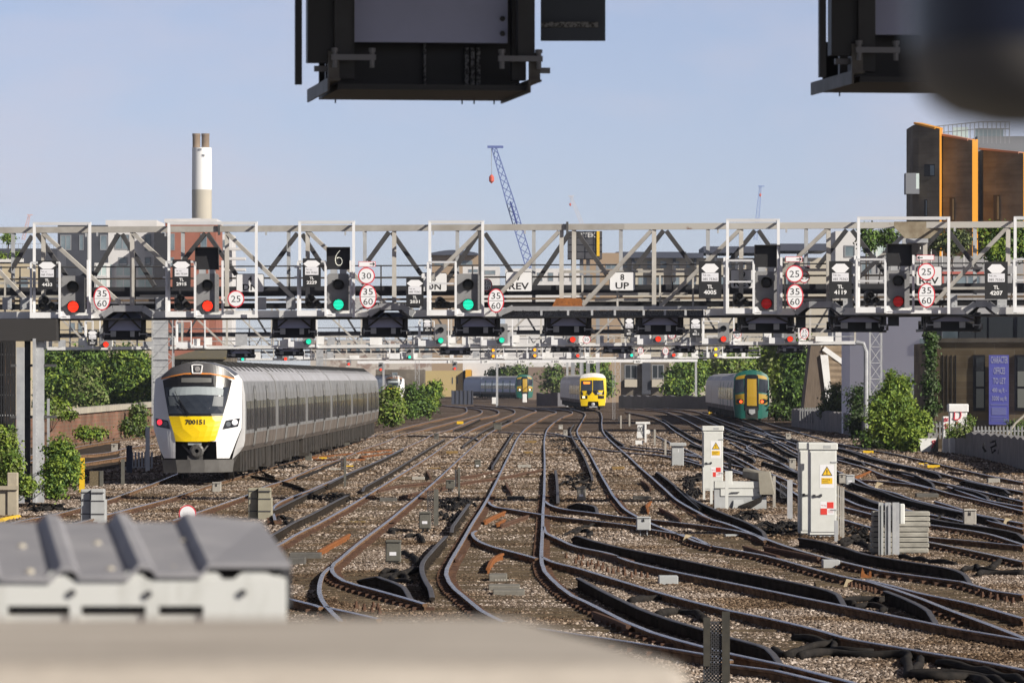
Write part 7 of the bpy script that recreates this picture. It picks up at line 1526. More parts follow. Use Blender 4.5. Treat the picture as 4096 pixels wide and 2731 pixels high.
def cabinet(sx0, sx1, sy0, sy1, dep, label, signs=True, slim=False):
 Y = depth(sy1, -.15); a = P(sx0, sy1, Y); b = P(sx1, sy0, Y); w = b.x - a.x; h = b.z - a.z
 t = thing('lineside_cabinet', label, 'cabinet', ((a.x + b.x) / 2, Y, a.z), 'white lineside cabinets')
 z0 = a.z
 m = MB(); m.bevbox(a.x + .015, b.x - .015, Y, Y + dep, z0 + .08, z0 + h * .93, .015); m.build('body', M['cabw'], t)
 m = MB(); m.bevbox(a.x - .01, b.x + .01, Y - .03, Y + dep + .02, z0 + h * .93 + .003, b.z, .02); m.build('lid', M['cabw'], t)
 m = MB(); m.box(a.x + .03, b.x - .03, Y + .03, Y + dep - .03, z0 - .02, z0 + .079); m.build('plinth', M['cabg'], t)
 m = MB(); m.box(a.x + .05, b.x - .035, Y - .018, Y - .002, z0 + .14, z0 + h * .905); d = m.build('door', M['cabw'], t)
 for f in (.80, .30):
  m = MB(); m.box(b.x - .14, b.x + .005, Y - .032, Y - .019, z0 + h * f - .012, z0 + h * f + .012); m.build('hinge', M['galv'], d)
 m = MB(); m.box(a.x + .10, a.x + .15, Y - .05, Y - .019, z0 + h * .435, z0 + h * .46); m.bar((a.x + .125, Y - .05, z0 + h * .44), (a.x + .26, Y - .05, z0 + h * .45), .02); m.box(a.x + .25, a.x + .29, Y - .055, Y - .019, z0 + h * .44, z0 + h * .465); m.build('handle', M['dkgrey'], d)
 m = MB(); m.box(b.x - .30, b.x - .14, Y - .034, Y - .031, b.z - h * .055, b.z - h * .025); m.build('maker_plate', M['cabg'], t)
 if signs:
  cx = b.x - w * .36; cz = z0 + h * .70; q = w * .19
  m = MB(); m.box(cx - q * 1.3, cx + q * 1.3, Y - .0215, Y - .0185, cz - q * 3.0, cz + q * 1.25); m.build('sign_backing', M['signwhite'], d)
  m = MB(); m.prism([(cx - q, cz - q * .75), (cx + q, cz - q * .75), (cx, cz + q * 1.0)], Y - .025, Y - .0217); s = m.build('warning_triangle', M['letter'], d)
  m = MB(); m.prism([(cx - q * .78, cz - q * .62), (cx + q * .78, cz - q * .62), (cx, cz + q * .76)], Y - .028, Y - .0252); m.build('yellow_field', M['signyellow'], d)
  m = MB(); m.prism([(cx - q * .10, cz + q * .32), (cx + q * .10, cz + q * .32), (cx + q * .05, cz - q * .25), (cx - q * .05, cz - q * .25)], Y - .031, Y - .0282); m.lathe([(q * .09, 0), (q * .09, -.003)], (cx, Y - .0282, cz - q * .42), 10, 'Y'); m.build('exclamation_mark', M['letter'], d)
  y1 = cz - q * 1.15; m = MB(); m.box(cx - q, cx + q, Y - .025, Y - .0217, y1 - q * 1.1, y1); m.build('yellow_notice', M['signyellow'], d)
  l = text_mb('Warning', cx - q * .85, y1 - q * .25, q * .26, Y - .027, align='LEFT', width=q * 1.4)
  for i, wd in enumerate(('Limited', 'clearance')): x = text_mb(wd, cx - q * .85, y1 - q * (.58 + .29 * i), q * .2, Y - .027, align='LEFT', width=q * (1.0 + .25 * i)); l.add(x.v, x.f)
  l.build('notice_lettering', M['letter'], d)
  zc = z0 + h * .315; qx = cx + q * .02; m = MB(); m.box(qx - q * 1.25, qx + q * 1.25, Y - .0215, Y - .0185, zc - q * 1.2, zc + q * 1.2); m.build('chequer_backing', M['signwhite'], d)
  m = MB(); m.box(qx, qx + q * 1.2, Y - .025, Y - .0217, zc, zc + q * 1.15); m.box(qx - q * 1.2, qx, Y - .025, Y - .0217, zc - q * 1.15, zc); m.build('red_chequer', mat('chequer_red', (.70, .05, .035), .5), d)
  l = text_mb('Warning', qx - q * .62, zc + q * .55, q * .22, Y - .024, width=q * .95)
  for i, wd in enumerate(('Limited', 'clearance')): x = text_mb(wd, qx + q * .62, zc - q * (.42 + .3 * i), q * .17, Y - .024, width=q * .95); l.add(x.v, x.f)
  l.build('chequer_lettering', mat('red_lettering', (.6, .05, .04), .5), d)
 return t
cabinet(2809, 2894, 1703, 1972, .5, 'tall white cabinet with yellow warning triangle, farther of the two')
cabinet(3234, 3349, 1771, 2152, .55, 'tall white cabinet with yellow warning triangle, nearer of the two')
cabinet(3193, 3300, 1769, 2146, .5, 'plain white cabinet tucked behind the left edge of the nearer one', signs=False)
def linebox(k, x0, y0, x1, y1, label, m_, legs=True, lab=True, mark=False, yb=None, dep=.22, group='small junction boxes between the tracks'):
 a0 = Z(k, x0, y0); a1 = Z(k, x1, y1); base = Z(k, x0, yb or (y1 + (30 if legs else 0)))
 Y = depth(base[1], -.15); a = P(a0[0], a1[1], Y); b = P(a1[0], a0[1], Y); w = b.x - a.x; h = b.z - a.z
 t = thing('junction_box', label, 'junction box', ((a.x + b.x) / 2, Y, -.15), group)
 m = MB(); m.bevbox(a.x, b.x, Y, Y + dep, a.z, b.z - h * .10, min(.02, w * .08)); m.build('body', m_, t)
 m = MB(); m.bevbox(a.x - w * .03, b.x + w * .03, Y - .025, Y + dep + .02, b.z - h * .10 + .002, b.z, min(.02, w * .08)); m.build('lid', m_, t)
 m = MB(); m.box(a.x + w * .06, b.x - w * .06, Y - .02, Y - .003, a.z + h * .06, a.z + h * .60); m.build('front_cover', m_, t)
 if lab: m = MB(); m.box(a.x + w * .26, b.x - w * .30, Y - .024, Y - .0205, a.z + h * .30, a.z + h * .46); m.build('label_plate', M['tel'], t)
 if mark: m = MB(); c = (a.x + b.x) / 2; m.prism([(c - w * .07, a.z + h * .62), (c + w * .07, a.z + h * .62), (c + w * .05, a.z + h * .78), (c, a.z + h * .92), (c - w * .05, a.z + h * .78)], Y - .03, Y - .021); m.build('padlock', M['letter'], t)
 if legs:
  for fx in (.25, .70): m = MB(); m.box(a.x + w * fx, a.x + w * fx + .03, Y + .08, Y + .12, -.2, a.z); m.build('leg', M['galv'], t)
  m = MB(); rnd = random.Random(int(x0))
  for i in range(4): xx = a.x + w * (.3 + .12 * i); m.tube([(xx, Y + .05, a.z), (xx + rnd.uniform(-.02, .02), Y + .03, -.08), (xx + rnd.uniform(-.2, .25), Y - .08, -.135)], .012, 5)
  m.build('cable_tail', M['cable'], t)
 return t
linebox('A', 1540, 380, 1755, 685, 'olive junction box with a pale label, left of the bent conductor rail', M['olive'], yb=740)
linebox('K1', 1275, 275, 1365, 405, 'olive junction box beside the wide mesh post', M['olive'], yb=440)
linebox('E', 700, 1168, 818, 1345, 'tan junction box right of the centre track', mat('tan_box_paint', (.30, .285, .24), .7, 0, col2=(.24, .225, .19), scale=4.), yb=1385)
linebox('K2', 1030, 312, 1137, 415, 'pale grey box with a padlock on the diverging rails', M['cabg'], lab=False, mark=True, yb=478)
linebox('C', 615, 1070, 735, 1190, 'grey padlocked box beside the rusty crossover', M['olive'], lab=False, mark=True, yb=1245)
linebox('C', 1000, 800, 1085, 930, 'small olive box left of the short bright conductor rail', M['olive'], legs=False)
linebox('C', 1255, 310, 1365, 400, 'squat box with flat lid far up the centre tracks', M['olive'], lab=False, yb=420)
linebox('B', 738, 545, 828, 660, 'dark box beside the wheels of the long train', M['olive'], lab=False, legs=False)
linebox('B', 1265, 360, 1338, 470, 'farther dark box beside the long train', M['olive'], lab=False, legs=False)
linebox('K0', 1600, 52, 1668, 138, 'padlocked concrete grey box just right of the train nose', M['conc'], lab=False, mark=True, legs=False)
linebox('E', 515, 402, 570, 500, 'small padlocked box left of the yellow train track', M['conc'], lab=False, mark=True, legs=False)
linebox('E', 450, 330, 508, 395, 'tiny box above the small padlocked box', M['conc'], lab=True, legs=False)
linebox('C', 455, 445, 520, 545, 'dark padlocked box beside the long grey conductor rail end', M['dconc'], lab=False, mark=True, legs=False)
linebox('G', 408, 640, 480, 745, 'padlocked tan box just right of the nearer white cabinet', M['conc'], lab=False, mark=True, yb=790)
linebox('G', 482, 650, 572, 760, 'grey white box with bright flap beside the padlocked tan box', M['cabg'], yb=800)
linebox('G', 1718, 1010, 1852, 1190, 'padlocked concrete grey box near the right edge', M['conc'], lab=False, mark=True, yb=1235)
linebox('I', 1680, 350, 1735, 430, 'small padlocked box near the green train', M['conc'], lab=False, mark=True, yb=440)
linebox('I', 1715, 610, 1785, 720, 'padlocked box left of the nearer white cabinet', M['conc'], lab=False, mark=True, yb=740)
linebox('I', 1055, 345, 1115, 375, 'flat grey box right of the farther cabinet', M['olive'], lab=False, legs=False)
linebox('J0', 1020, 905, 1078, 985, 'small pale box on the tracks left of the long train', M['conc'], lab=False, mark=True, legs=False)
linebox('E', 2050, 0, 2110, 30, 'tiny box', M['conc'])  if False else None
def meshpost(k, x0, y0, x1, y1, label, wide=False, m_=None, plate=None):
 a0 = Z(k, x0, y0); a1 = Z(k, x1, y1); Y = depth(a1[1], -.15); a = P(a0[0], a1[1], Y); b = P(a1[0], a0[1], Y); w = b.x - a.x; h = b.z - a.z; mm = m_ or M['olive']
 t = thing('marker_post', label, 'post', ((a.x + b.x) / 2, Y, -.15), 'perforated steel posts between the tracks')
 m = MB(); m.box(b.x - w * (.30 if wide else .42), b.x, Y, Y + .02, -.2, b.z); m.box(b.x - .012, b.x, Y + .02, Y + .10, -.2, b.z)
 m.build('upright', mm, t)
 pl = plate or (0., .55)
 z0 = b.z - h * pl[1]; z1 = b.z - h * pl[0] - h * .05
 pm = MB(); px0 = a.x; px1 = b.x - w * (.31 if wide else .43); nx = 5 if wide else 3; nz = max(4, int((z1 - z0) / ((px1 - px0) / nx)))
 ww = (px1 - px0); bw = .017 if label.startswith('wide dark') else .010
 for i in range(nz):
  za = z0 + (z1 - z0) * i / nz; zb = z0 + (z1 - z0) * (i + 1) / nz
  for j in range(nx):
   xa = px0 + ww * j / nx; xb = px0 + ww * (j + 1) / nx
   pm.bar((xa, Y + .03, za), (xb, Y + .03, zb), .014, bw); pm.bar((xb, Y + .03, za), (xa, Y + .03, zb), .014, bw)
 pm.box(px0, px0 + .018, Y + .02, Y + .045, z0, z1); pm.box(px0, px1, Y + .02, Y + .045, z1 - .02, z1); pm.box(px0, px1, Y + .02, Y + .045, z0, z0 + .02)
 pm.build('mesh_plate', M['dkgrey'], t)
 if wide: m = MB(); m.box(a.x, a.x + w * .26, Y - .02, Y + .02, b.z - h * .72, b.z - h * .08); m.build('left_flange', mm, t)
 return t
meshpost('K2', 1535, 1028, 1735, 1600, 'wide dark perforated post in the near foreground, bottom centre right', True, mat('dark_olive_post', (.030, .028, .023), .8, 0, col2=(.05, .046, .036), scale=6.), plate=(.08, .95))
meshpost('K1', 1338, 105, 1422, 395, 'wide mesh post beside an olive junction box, left of centre', plate=(0, .9))
meshpost('C', 738, 905, 808, 1330, 'narrow mesh post standing over the rusty crossover', plate=(0, .6))
meshpost('B', 1222, 590, 1290, 1000, 'narrow mesh post between the second and third tracks', plate=(0, .42))
meshpost('I', 1620, 832, 1752, 1252, 'mesh post with a white plate right of the low white housing', m_=M['galv'], plate=(0, .45))
meshpost('I', 272, 305, 322, 488, 'small mesh post right of the white ground signal', m_=M['conc'], plate=(0, .5))
meshpost('I', 384, 405, 434, 608, 'small mesh post left of the grey pillar', m_=M['conc'], plate=(0, .5))
meshpost('E', 1250, 205, 1300, 385, 'far small post right of the yellow train track', m_=M['conc'], plate=(0, .5))
meshpost('E', 1365, 185, 1415, 350, 'far small post beyond the ground signal', m_=M['conc'], plate=(0, .4))
for i, (x0, y0, x1, y1) in enumerate(((800, 922, 1030, 1040), (795, 1052, 1190, 1165), (850, 1112, 1250, 1222))):
 a = Z('D', x0, y0 + 18); b = Z('D', x1, y1); Y = depth(b[1], -.15); p = P(a[0], b[1], Y); q = P(b[0], a[1], Y); m = MB(); m.bevbox(p.x, q.x, Y, Y + (.8 if i else 1.0), -.2, q.z, .012)
 o = mesh_thing(m, 'concrete_block', mat('grey_block_concrete', (.215, .205, .18), .9, 0, col2=(.165, .155, .135), scale=4., bump=.2, spec=.2), ('concrete block with cast lettering at the back of the three', 'middle block of the three concrete blocks', 'nearest and widest of the three concrete blocks')[i], 'concrete block', ((p.x + q.x) / 2, Y, -.2), 'concrete blocks between the centre rails')
 if i == 0:
  m = MB();
  for j in range(7): m.box(p.x + .10 + j * .05, p.x + .135 + j * .05, Y - .006, Y - .001, q.z - .09, q.z - .065)
  m.build('cast_marks', M['conc'], o)
def blockbox(k, x0, y0, x1, y1, label, m_, dep=.5, name='trackside_box', cat='box', group='small boxes lying on the ballast', bev=.01):
 a = Z(k, x0, y0); b = Z(k, x1, y1); Y = depth(b[1], -.15); p = P(a[0], b[1], Y); q = P(b[0], a[1], Y); m = MB(); m.bevbox(p.x, q.x, Y, Y + dep, -.19, q.z, min(bev, (q.x - p.x) * .2, max(.004, (q.z + .19) * .3)))
 return mesh_thing(m, name, m_, label, cat, ((p.x + q.x) / 2, Y, -.19), group)
for args in (('A', 200, 560, 640, 660, 'long grey concrete box behind the orange rail piece', M['dconc']), ('A', 180, 625, 420, 735, 'short grey box beside the corrugated roof', M['dconc']),
   ('K2', 1200, 760, 1345, 832, 'grey cast box with finned back on the lower right ballast', M['cabg']), ('K3', 748, 640, 876, 715, 'silver finned box on the right ballast', M['cabg']),
   ('C', 1580, 868, 1762, 925, 'tan box between the centre rails, upper', M['conc']), ('C', 1620, 838, 1728, 866, 'thin dark box above the tan box', M['dconc']), ('C', 1440, 1290, 1675, 1350, 'dark slab between the centre rails', M['dconc']),
   ('E', 1455, 1290, 1698, 1350, 'dark slab in the yellow train track', M['dconc']), ('E', 1165, 892, 1338, 950, 'ochre box in the yellow train track', M['ochre']), ('C', 1680, 548, 1835, 592, 'ochre plate high in the centre track', M['ochre']), ('C', 1655, 688, 1785, 738, 'ochre plate lower in the centre track', M['ochre']),
   ('C', 620, 684, 775, 738, 'ochre plate in the third track', M['ochre']), ('B', 1740, 1145, 1970, 1210, 'grey plank box beside the third track', M['dconc']), ('G', 1222, 848, 1455, 905, 'grey slab box behind the ribbed block', M['dconc']), ('G', 1975, 690, 2100, 745, 'small grey finned box far right', M['conc']),
   ('G', 660, 400, 772, 437, 'yellow box on the outermost right track', M['yellow']), ('G', 1335, 550, 1468, 592, 'bright yellow box nearer on the outermost right track', M['yellow']), ('G', 1243, 530, 1300, 562, 'small yellow bracket left of the bright yellow box', M['yellow']), ('G', 1312, 528, 1370, 556, 'second small yellow bracket above the bright yellow box', M['yellow']),
   ('C', 762, 285, 850, 318, 'yellow box far up the second track', M['yellow']), ('C', 160, 1030, 330, 1085, 'tan box left of the rusty bent plate', M['conc']), ('C', 355, 905, 545, 945, 'ochre timber box in the third track', M['ochre']), ('I', 875, 120, 925, 148, 'far yellow box beside the green train', M['yellow']),
   ('I', 1090, 372, 1180, 395, 'flat white sheet right of the farther cabinet', M['white']), ('I', 1050, 1405, 1195, 1445, 'pale finned clamp left of the rusty cut rails', M['cabg']), ('I', 1200, 1405, 1305, 1440, 'rust red clamp beside the cut rails', M['rust']), ('I', 1290, 1430, 1410, 1480, 'second rust red clamp beside the cut rails', M['brownrust']),
   ('K3', 1665, 808, 1785, 840, 'rusty clamp with white streaks at the lower right', M['brownrust']), ('K3', 1870, 850, 1970, 890, 'plain rusty clamp at the lower right', M['brownrust']), ('B', 925, 600, 1030, 640, 'yellow plank by the red crossover', M['yellow']), ('B', 1290, 710, 1385, 745, 'yellow plank right of a narrow mesh post', M['yellow']), ('B', 1080, 750, 1230, 790, 'grey slab left of a narrow mesh post', M['conc'])):
 blockbox(*args)
for i, (x0, y0, x1, y1) in enumerate(((1112, 68, 1392, 98), (1022, 120, 1312, 150))):
 blockbox('A', x0, y0, x1, y1, ('yellow ochre plank, farther of two between the third track rails', 'yellow ochre plank, nearer of two between the third track rails')[i], mat('yellow_ochre_plank', (.40, .27, .07), .9, 0, col2=(.25, .18, .07), scale=8.), .12, 'plank', 'plank')
def loose(spec, label, m_, lift=0., h=.15):
 pts = catmull(parse(spec, 0.0 + lift), .25); m = MB(); sweep(m, pts, prof_rail(h + .0, .035, .065, .012), lift, mtop=0)
 mesh_thing(m, 'loose_rail_piece', m_, label, 'rail piece', tuple(pts[0]), 'loose rusty rail pieces lying between the tracks')
loose('A: 610,525 820,410 1035,292', 'bright orange rusted rail offcut left of the third track', M['rust'])
loose('D: 750,250 870,190 1000,135', 'orange curved rail offcut left of two in the centre track', M['rust'])
loose('D: 905,285 1000,235', 'tiny orange offcut between two rail offcuts', M['rust'])
loose('D: 960,300 1120,240 1290,185', 'brown rail offcut right of two in the centre track', M['brownrust'])
loose('D: 790,845 830,760 890,700 970,662', 'curved orange check rail behind the concrete blocks', M['rust'])
loose('D: 400,740 450,680', 'short rusty block inside the curl of the centre track', M['brownrust'])
loose('E: 1690,1185 1640,1120 1555,1070', 'brown rail offcut in the upper yellow train track', M['brownrust'])
loose('E: 1655,1475 1640,1400 1690,1355', 'orange hooked rail end in the yellow train track', M['rust'])
loose('I: 580,1240 480,1180 360,1120', 'brown rail offcut with white end in the yellow train track', M['brownrust'])
loose('I: 885,1240 760,1190', 'rusty fishplate on the right rail of the yellow train track', M['brownrust'])
loose('C: 410,1035 385,990 358,945', 'rusty bent plate in the third track', M['brownrust'])
loose('C: 1500,1235 1450,1170 1425,1100', 'rusty bent plate in the centre track', M['brownrust'])
loose('B: 380,905 220,870 20,840', 'black wing rail by the train, left', M['cond_side'])
loose('B: 330,855 260,830 190,798', 'short black wing rail above the left one', M['cond_side'])
loose('B: 740,1020 600,965 440,920', 'black wing rail lying across the second track', M['cond_side'])
loose('K3: 410,605 280,570 150,530', 'dark cut rail with rusty end, left of the silver finned box', M['brownrust'])
loose('K3: 715,615 500,570 305,535', 'longer dark cut rail with rusty end above the silver finned box', M['brownrust'])
loose('G: 1750,640 1560,612', 'short rusty rail right of the bright yellow box', M['brownrust'])
loose('K2: 970,1130 840,1075 705,1025', 'rusty check rail against the centre track in the foreground', M['brownrust'])
loose('K2: 1000,640 890,610 780,585', 'rusty check rail on the diverging rail, centre right', M['brownrust'])
loose('G: 1050,690 920,672 810,665', 'dark rusty offcut right of the nearer cabinet', M['brownrust'])
loose('G: 580,670 660,640 740,608', 'orange plank like offcut right of the nearer cabinet', M['rust'])
t = thing('rust_bracket', 'upright orange rust bracket with a spike at the lower right', 'bracket', tuple(gpt('K3', 1080, 790)))
a = gpt('K3', 1040, 792); s_ = ZM['K3'][2] / F * a.y
m = MB(); m.prism([(a.x - .02, -.19), (a.x + 75 * s_, -.19), (a.x + 72 * s_, -.15 + 66 * s_), (a.x + 58 * s_, -.15 + 66 * s_), (a.x + 52 * s_, -.15 + 35 * s_), (a.x + 22 * s_, -.15 + 50 * s_), (a.x + 4 * s_, -.15 + 100 * s_), (a.x - .015, -.15 + 40 * s_)], a.y, a.y + .15); m.build('plate', M['rust'], t)
for k, x, y, lab in (('K3', 905, 862, 'pale broken plate on the right ballast'), ('K2', 1380, 525, 'pale broken plate right of the padlocked grey box'), ('K3', 2105, 400, 'pale broken plate near the right edge'), ('K3', 1135, 130, 'pale broken plate beyond the nearer white cabinet'), ('D', 1515, 825, 'pale rag on the centre track rail')):
 a = gpt(k, x, y); s_ = ZM[k][2] / F * a.y; q = 1. if k != 'D' else .9
 m = MB(); m.prism([(a.x - 20 * s_ * q, -.19), (a.x + 15 * s_ * q, -.19), (a.x + 30 * s_ * q, -.15 + 50 * s_ * q), (a.x + 70 * s_ * q, -.15 + 70 * s_ * q), (a.x + 20 * s_ * q, -.15 + 80 * s_ * q)], a.y, a.y + .04)
 mesh_thing(m, 'broken_plate', mat('pale_broken_board', (.55, .46, .30), .9, 0, col2=(.42, .34, .22), scale=9.), lab, 'plate', tuple(a), 'pale broken plates on the ballast')
def bolts(k, pts, label):
 t = thing('bolt_row', label, 'bolts', tuple(gpt(k, *pts[0])), 'rows of rusty bolts on slide plates');
 for x, y in pts:
  a = gpt(k, x, y); m = MB(); m.lathe([(.035, -.16), (.035, -.07), (.022, -.07), (.022, -.02)], (a.x, a.y, 0), 7); m.box(a.x - .06, a.x + .06, a.y - .05, a.y + .05, -.19, -.155); m.build('bolt', M['brownrust'], t)
bolts('K2', [(500, 640), (590, 650), (625, 650), (570, 680), (615, 695), (660, 700), (690, 690), (740, 700), (775, 710), (720, 720), (765, 735), (810, 745), (850, 755), (890, 745), (935, 745)], 'two rows of rusty bolts just right of the centre track')
bolts('K2', [(940, 770), (990, 785), (1020, 765), (1065, 780), (1110, 790)], 'short row of rusty bolts left of the grey cast box')
bolts('K2', [(1175, 470), (1210, 478), (1245, 486), (1280, 494), (1310, 502), (1345, 510)], 'row of rusty bolts right of the padlocked grey box')
bolts('K3', [(960, 865), (990, 868), (1020, 878), (1050, 888), (1085, 895), (1110, 902), (1138, 910)], 'row of rusty bolts below the pale broken plate')
bolts('K3', [(1700, 850), (1760, 865), (1810, 880), (1870, 895), (1920, 920), (1950, 940), (2010, 945), (2060, 960), (2130, 975), (2180, 985)], 'row of rusty bolts near the right edge')
bolts('K1', [(800, 1015), (860, 1035), (930, 1020), (965, 1030), (920, 1060), (975, 1065)], 'rusty bolts behind the pale parapet')
def cable(label, k, pts, r=.035, z=-.085):
 P_ = [gpt(k, x, y, z) for x, y in pts]; c = catmull(P_, .08 if len(P_) > 2 else .5)
 c = [Vector((p.x, p.y, z + .018 * math.sin(i * .35))) for i, p in enumerate(c)]
 m = MB(); m.tube(c, r * 1.15, 7); mesh_thing(m, 'cable', M['cable'], label, 'cable', tuple(c[0]), 'black cables lying on the ballast', smooth=True)
cable('thick black hose snaking along the bottom right corner', 'H', [(0, 1300), (120, 1285), (300, 1268), (600, 1282), (940, 1288), (1040, 1345), (1085, 1420), (1080, 1465), (1140, 1500), (1400, 1512), (1640, 1503), (1800, 1550), (1900, 1590)], .05)
cable('looped black hose end beside the snaking hose', 'H', [(1090, 1285), (1150, 1275), (1195, 1330), (1170, 1410), (1130, 1450), (1180, 1478), (1400, 1480), (1700, 1490), (1900, 1530), (2050, 1590)], .045)
cable('black hose trailing to the right edge', 'H', [(1190, 1305), (1300, 1312), (1420, 1380), (1600, 1402), (1900, 1470), (2100, 1515), (2260, 1575)], .045)
cable('short black hose with bright elbow', 'H', [(0, 1262), (180, 1195), (290, 1188), (340, 1222), (560, 1258), (730, 1260)], .04)
cable('grey hose stub at the lower right', 'H', [(-60, 1120), (150, 1140), (290, 1165), (370, 1150)], .045)
cable('black cable below the perforated foreground post', 'H', [(0, 1260), (-120, 1290), (-260, 1250)], .05)
cable('fat black cable between conductor rails', 'K2', [(985, 955), (1080, 945), (1180, 928), (1275, 928)], .06)
cable('grey fat cable curving to the foreground post', 'K2', [(1190, 1055), (1350, 1035), (1460, 1050), (1540, 1095)], .06)
cable('black cable arch right of the centre track', 'K2', [(560, 440), (620, 415), (680, 430), (670, 460)], .04)
cable('black cable by the arched one', 'K2', [(490, 450), (600, 400), (740, 365)], .03)
cable('black cable coil under the bent conductor rail', 'A', [(1500, 830), (1620, 800), (1700, 830), (1800, 960), (1900, 970)], .04)
cable('black cable left of the bent conductor rail', 'A', [(1460, 885), (1650, 880), (1850, 930)], .04)
cable('short pipe lying by the bent conductor rail', 'A', [(1760, 860), (1980, 810)], .06)
cable('dark hose bundle beside the olive junction box', 'A', [(1640, 290), (1760, 245), (1900, 250)], .05)
cable('looped cable right of the dark hose bundle', 'A', [(1830, 330), (1950, 310), (2040, 350), (2070, 400)], .04)
cable('cable looping from the olive junction box', 'A', [(1780, 560), (1880, 590), (1960, 640), (1990, 720)], .045)
cable('black cable right of the silver finned box', 'K3', [(980, 985), (1040, 945), (1140, 945), (1280, 935)], .05)
cable('thin looped cable below it', 'K3', [(990, 990), (1080, 985), (1180, 995), (1190, 1030)], .04)
cable('cable crossing near the right edge', 'K3', [(1800, 715), (1900, 690), (1960, 715), (2264, 740)], .04)
cable('thick cable near the right edge slab', 'K3', [(1920, 750), (2000, 735), (2264, 742)], .05)
cable('grey pipe stub near the right edge', 'K3', [(2020, 705), (2060, 665), (2110, 645)], .05)
cable('long cable below the ribbed concrete block', 'K3', [(1330, 610), (1450, 630), (1600, 650), (1750, 665)], .04)
cable('cable from the nearer cabinet to the ribbed block', 'K3', [(880, 510), (950, 480), (1050, 465), (1115, 470)], .05)
cable('second cable from the nearer cabinet', 'K3', [(900, 530), (980, 505), (1060, 520), (1100, 560)], .045)
cable('blue sleeved cable on the second track', 'B', [(640, 890), (900, 790), (1220, 660)], .045, -.06)
def pile(label, k, x0, y0, x1, y1, n, seed, r=.028):
 rnd = random.Random(seed); m = MB(); a = None
 for i in range(n):
  x = rnd.uniform(x0, x1); y = rnd.uniform(y0, y1); L_ = (x1 - x0) * rnd.uniform(.25, .6); p = []
  for j in range(7): p.append(gpt(k, x + L_ * (j / 6 - .5), y + (y1 - y0) * .13 * math.sin(j * 1.1 + i), -.10 + rnd.uniform(0, .05)))
  m.tube(catmull(p, .12), r * rnd.uniform(.7, 1.3), 6); a = a or p[0]
 mesh_thing(m, 'cable_bundle', M['cable'], label, 'cable bundle', tuple(a), 'heaps of black cable between the tracks', smooth=True)
for i, a in enumerate((('tangle of black cable right of the centre track, upper', 'E', 380, 520, 700, 690, 12), ('tangle of black cable around the pale conductor rail', 'E', 480, 1000, 900, 1180, 10), ('tangle of cable left of the bent conductor rail', 'D', 180, 60, 420, 260, 12), ('tangle of cable below the narrow mesh post', 'C', 560, 1280, 960, 1440, 14),
     ('cable heap left of the low white housing', 'I', 640, 780, 820, 1000, 16), ('cable heap below the low white housing', 'I', 1150, 1150, 1500, 1240, 10), ('cable heap left of the nearer cabinet foot', 'I', 1400, 1260, 1800, 1420, 16), ('cable heap by the padlocked box near the right edge', 'G', 1400, 1080, 1720, 1200, 14),
     ('cable heap right of the ribbed block', 'G', 480, 1200, 760, 1330, 12), ('cable strands beside the long train', 'B', 380, 660, 900, 740, 10), ('cable strands below the far conductor rail', 'B', 860, 1090, 1300, 1190, 12), ('cable strands under the grey boxes at the left', 'K0', 140, 220, 560, 260, 10), ('cable tangle near the far green train', 'I', 1500, 560, 1800, 700, 8),
     ('cable strands ahead of the second conductor rail', 'B', 300, 1380, 520, 1500, 8), ('cable tangle right of the grey pillar', 'I', 640, 650, 800, 760, 6), ('cable tangle far right', 'G', 1950, 840, 2300, 960, 8))): pile(*a, seed=50 + i)
Yg = 136.
def IX(x, y, Y=Yg): s = Z('I', x, y); return P(s[0], s[1], Y)
t = thing('equipment_housing', 'low white equipment housing with a sloping lid between the two tall cabinets', 'equipment housing', tuple(IX(1180, 1190)))
m = MB(); a = IX(938, 990); b = IX(1420, 850); m.box(a.x, b.x, Yg - .02, Yg + .7, IX(0, 918).z, b.z); m.build('lid', M['cabw'], t)
m = MB(); c = IX(1000, 1000); d = IX(1450, 922); m.box(c.x, d.x, Yg, Yg + .6, c.z, d.z); m.build('door', M['cabw'], t)
m = MB(); c = IX(935, 1190); d = IX(1480, 1000); m.box(c.x + .02, d.x, Yg + .03, Yg + .6, -.2, d.z - .003); m.box(c.x, c.x + .14, Yg + .02, Yg + .5, -.2, IX(0, 918).z - .003); m.build('base', M['cabg'], t)
for x in (1105, 1385):
 m = MB(); m.bar(IX(x, 965, Yg - .03), IX(x + 90, 962, Yg - .03), .025); m.build('handle', M['dkgrey'], t)
m = MB(); c = IX(1115, 1150); d = IX(1245, 1080); m.hexa([Vector(p) for p in ((c.x, Yg - .12, -.19), (d.x, Yg - .12, -.19), (d.x, Yg, -.19), (c.x, Yg, -.19), (c.x + .05, Yg - .06, d.z), (d.x - .02, Yg - .06, d.z), (d.x - .02, Yg, d.z + .1), (c.x + .05, Yg, d.z + .1))]); m.build('cable_hood', M['cabg'], t)
t = thing('cable_duct', 'bent tan cable duct rising over the low white housing', 'duct', tuple(IX(1500, 1000)))
dm = mat('tan_duct_board', (.30, .28, .23), .9, 0, col2=(.24, .22, .18), scale=2.)
m = MB(); m.hexa([IX(1230, 740, Yg + 1.2), IX(1230, 800, Yg + 1.2), IX(1400, 840, Yg - .1), IX(1395, 760, Yg - .1), IX(1240, 708, Yg + 1.6), IX(1240, 760, Yg + 1.6), IX(1500, 790, Yg + .4), IX(1500, 745, Yg + .4)]); m.build('upper_run', dm, t)
m = MB(); m.hexa([IX(1410, 985, Yg - .12), IX(1560, 985, Yg - .12), IX(1570, 960, Yg + .3), IX(1420, 960, Yg + .3), IX(1395, 755, Yg - .12), IX(1505, 745, Yg - .12), IX(1520, 740, Yg + .3), IX(1400, 750, Yg + .3)]); m.build('down_leg', dm, t)
m = MB()
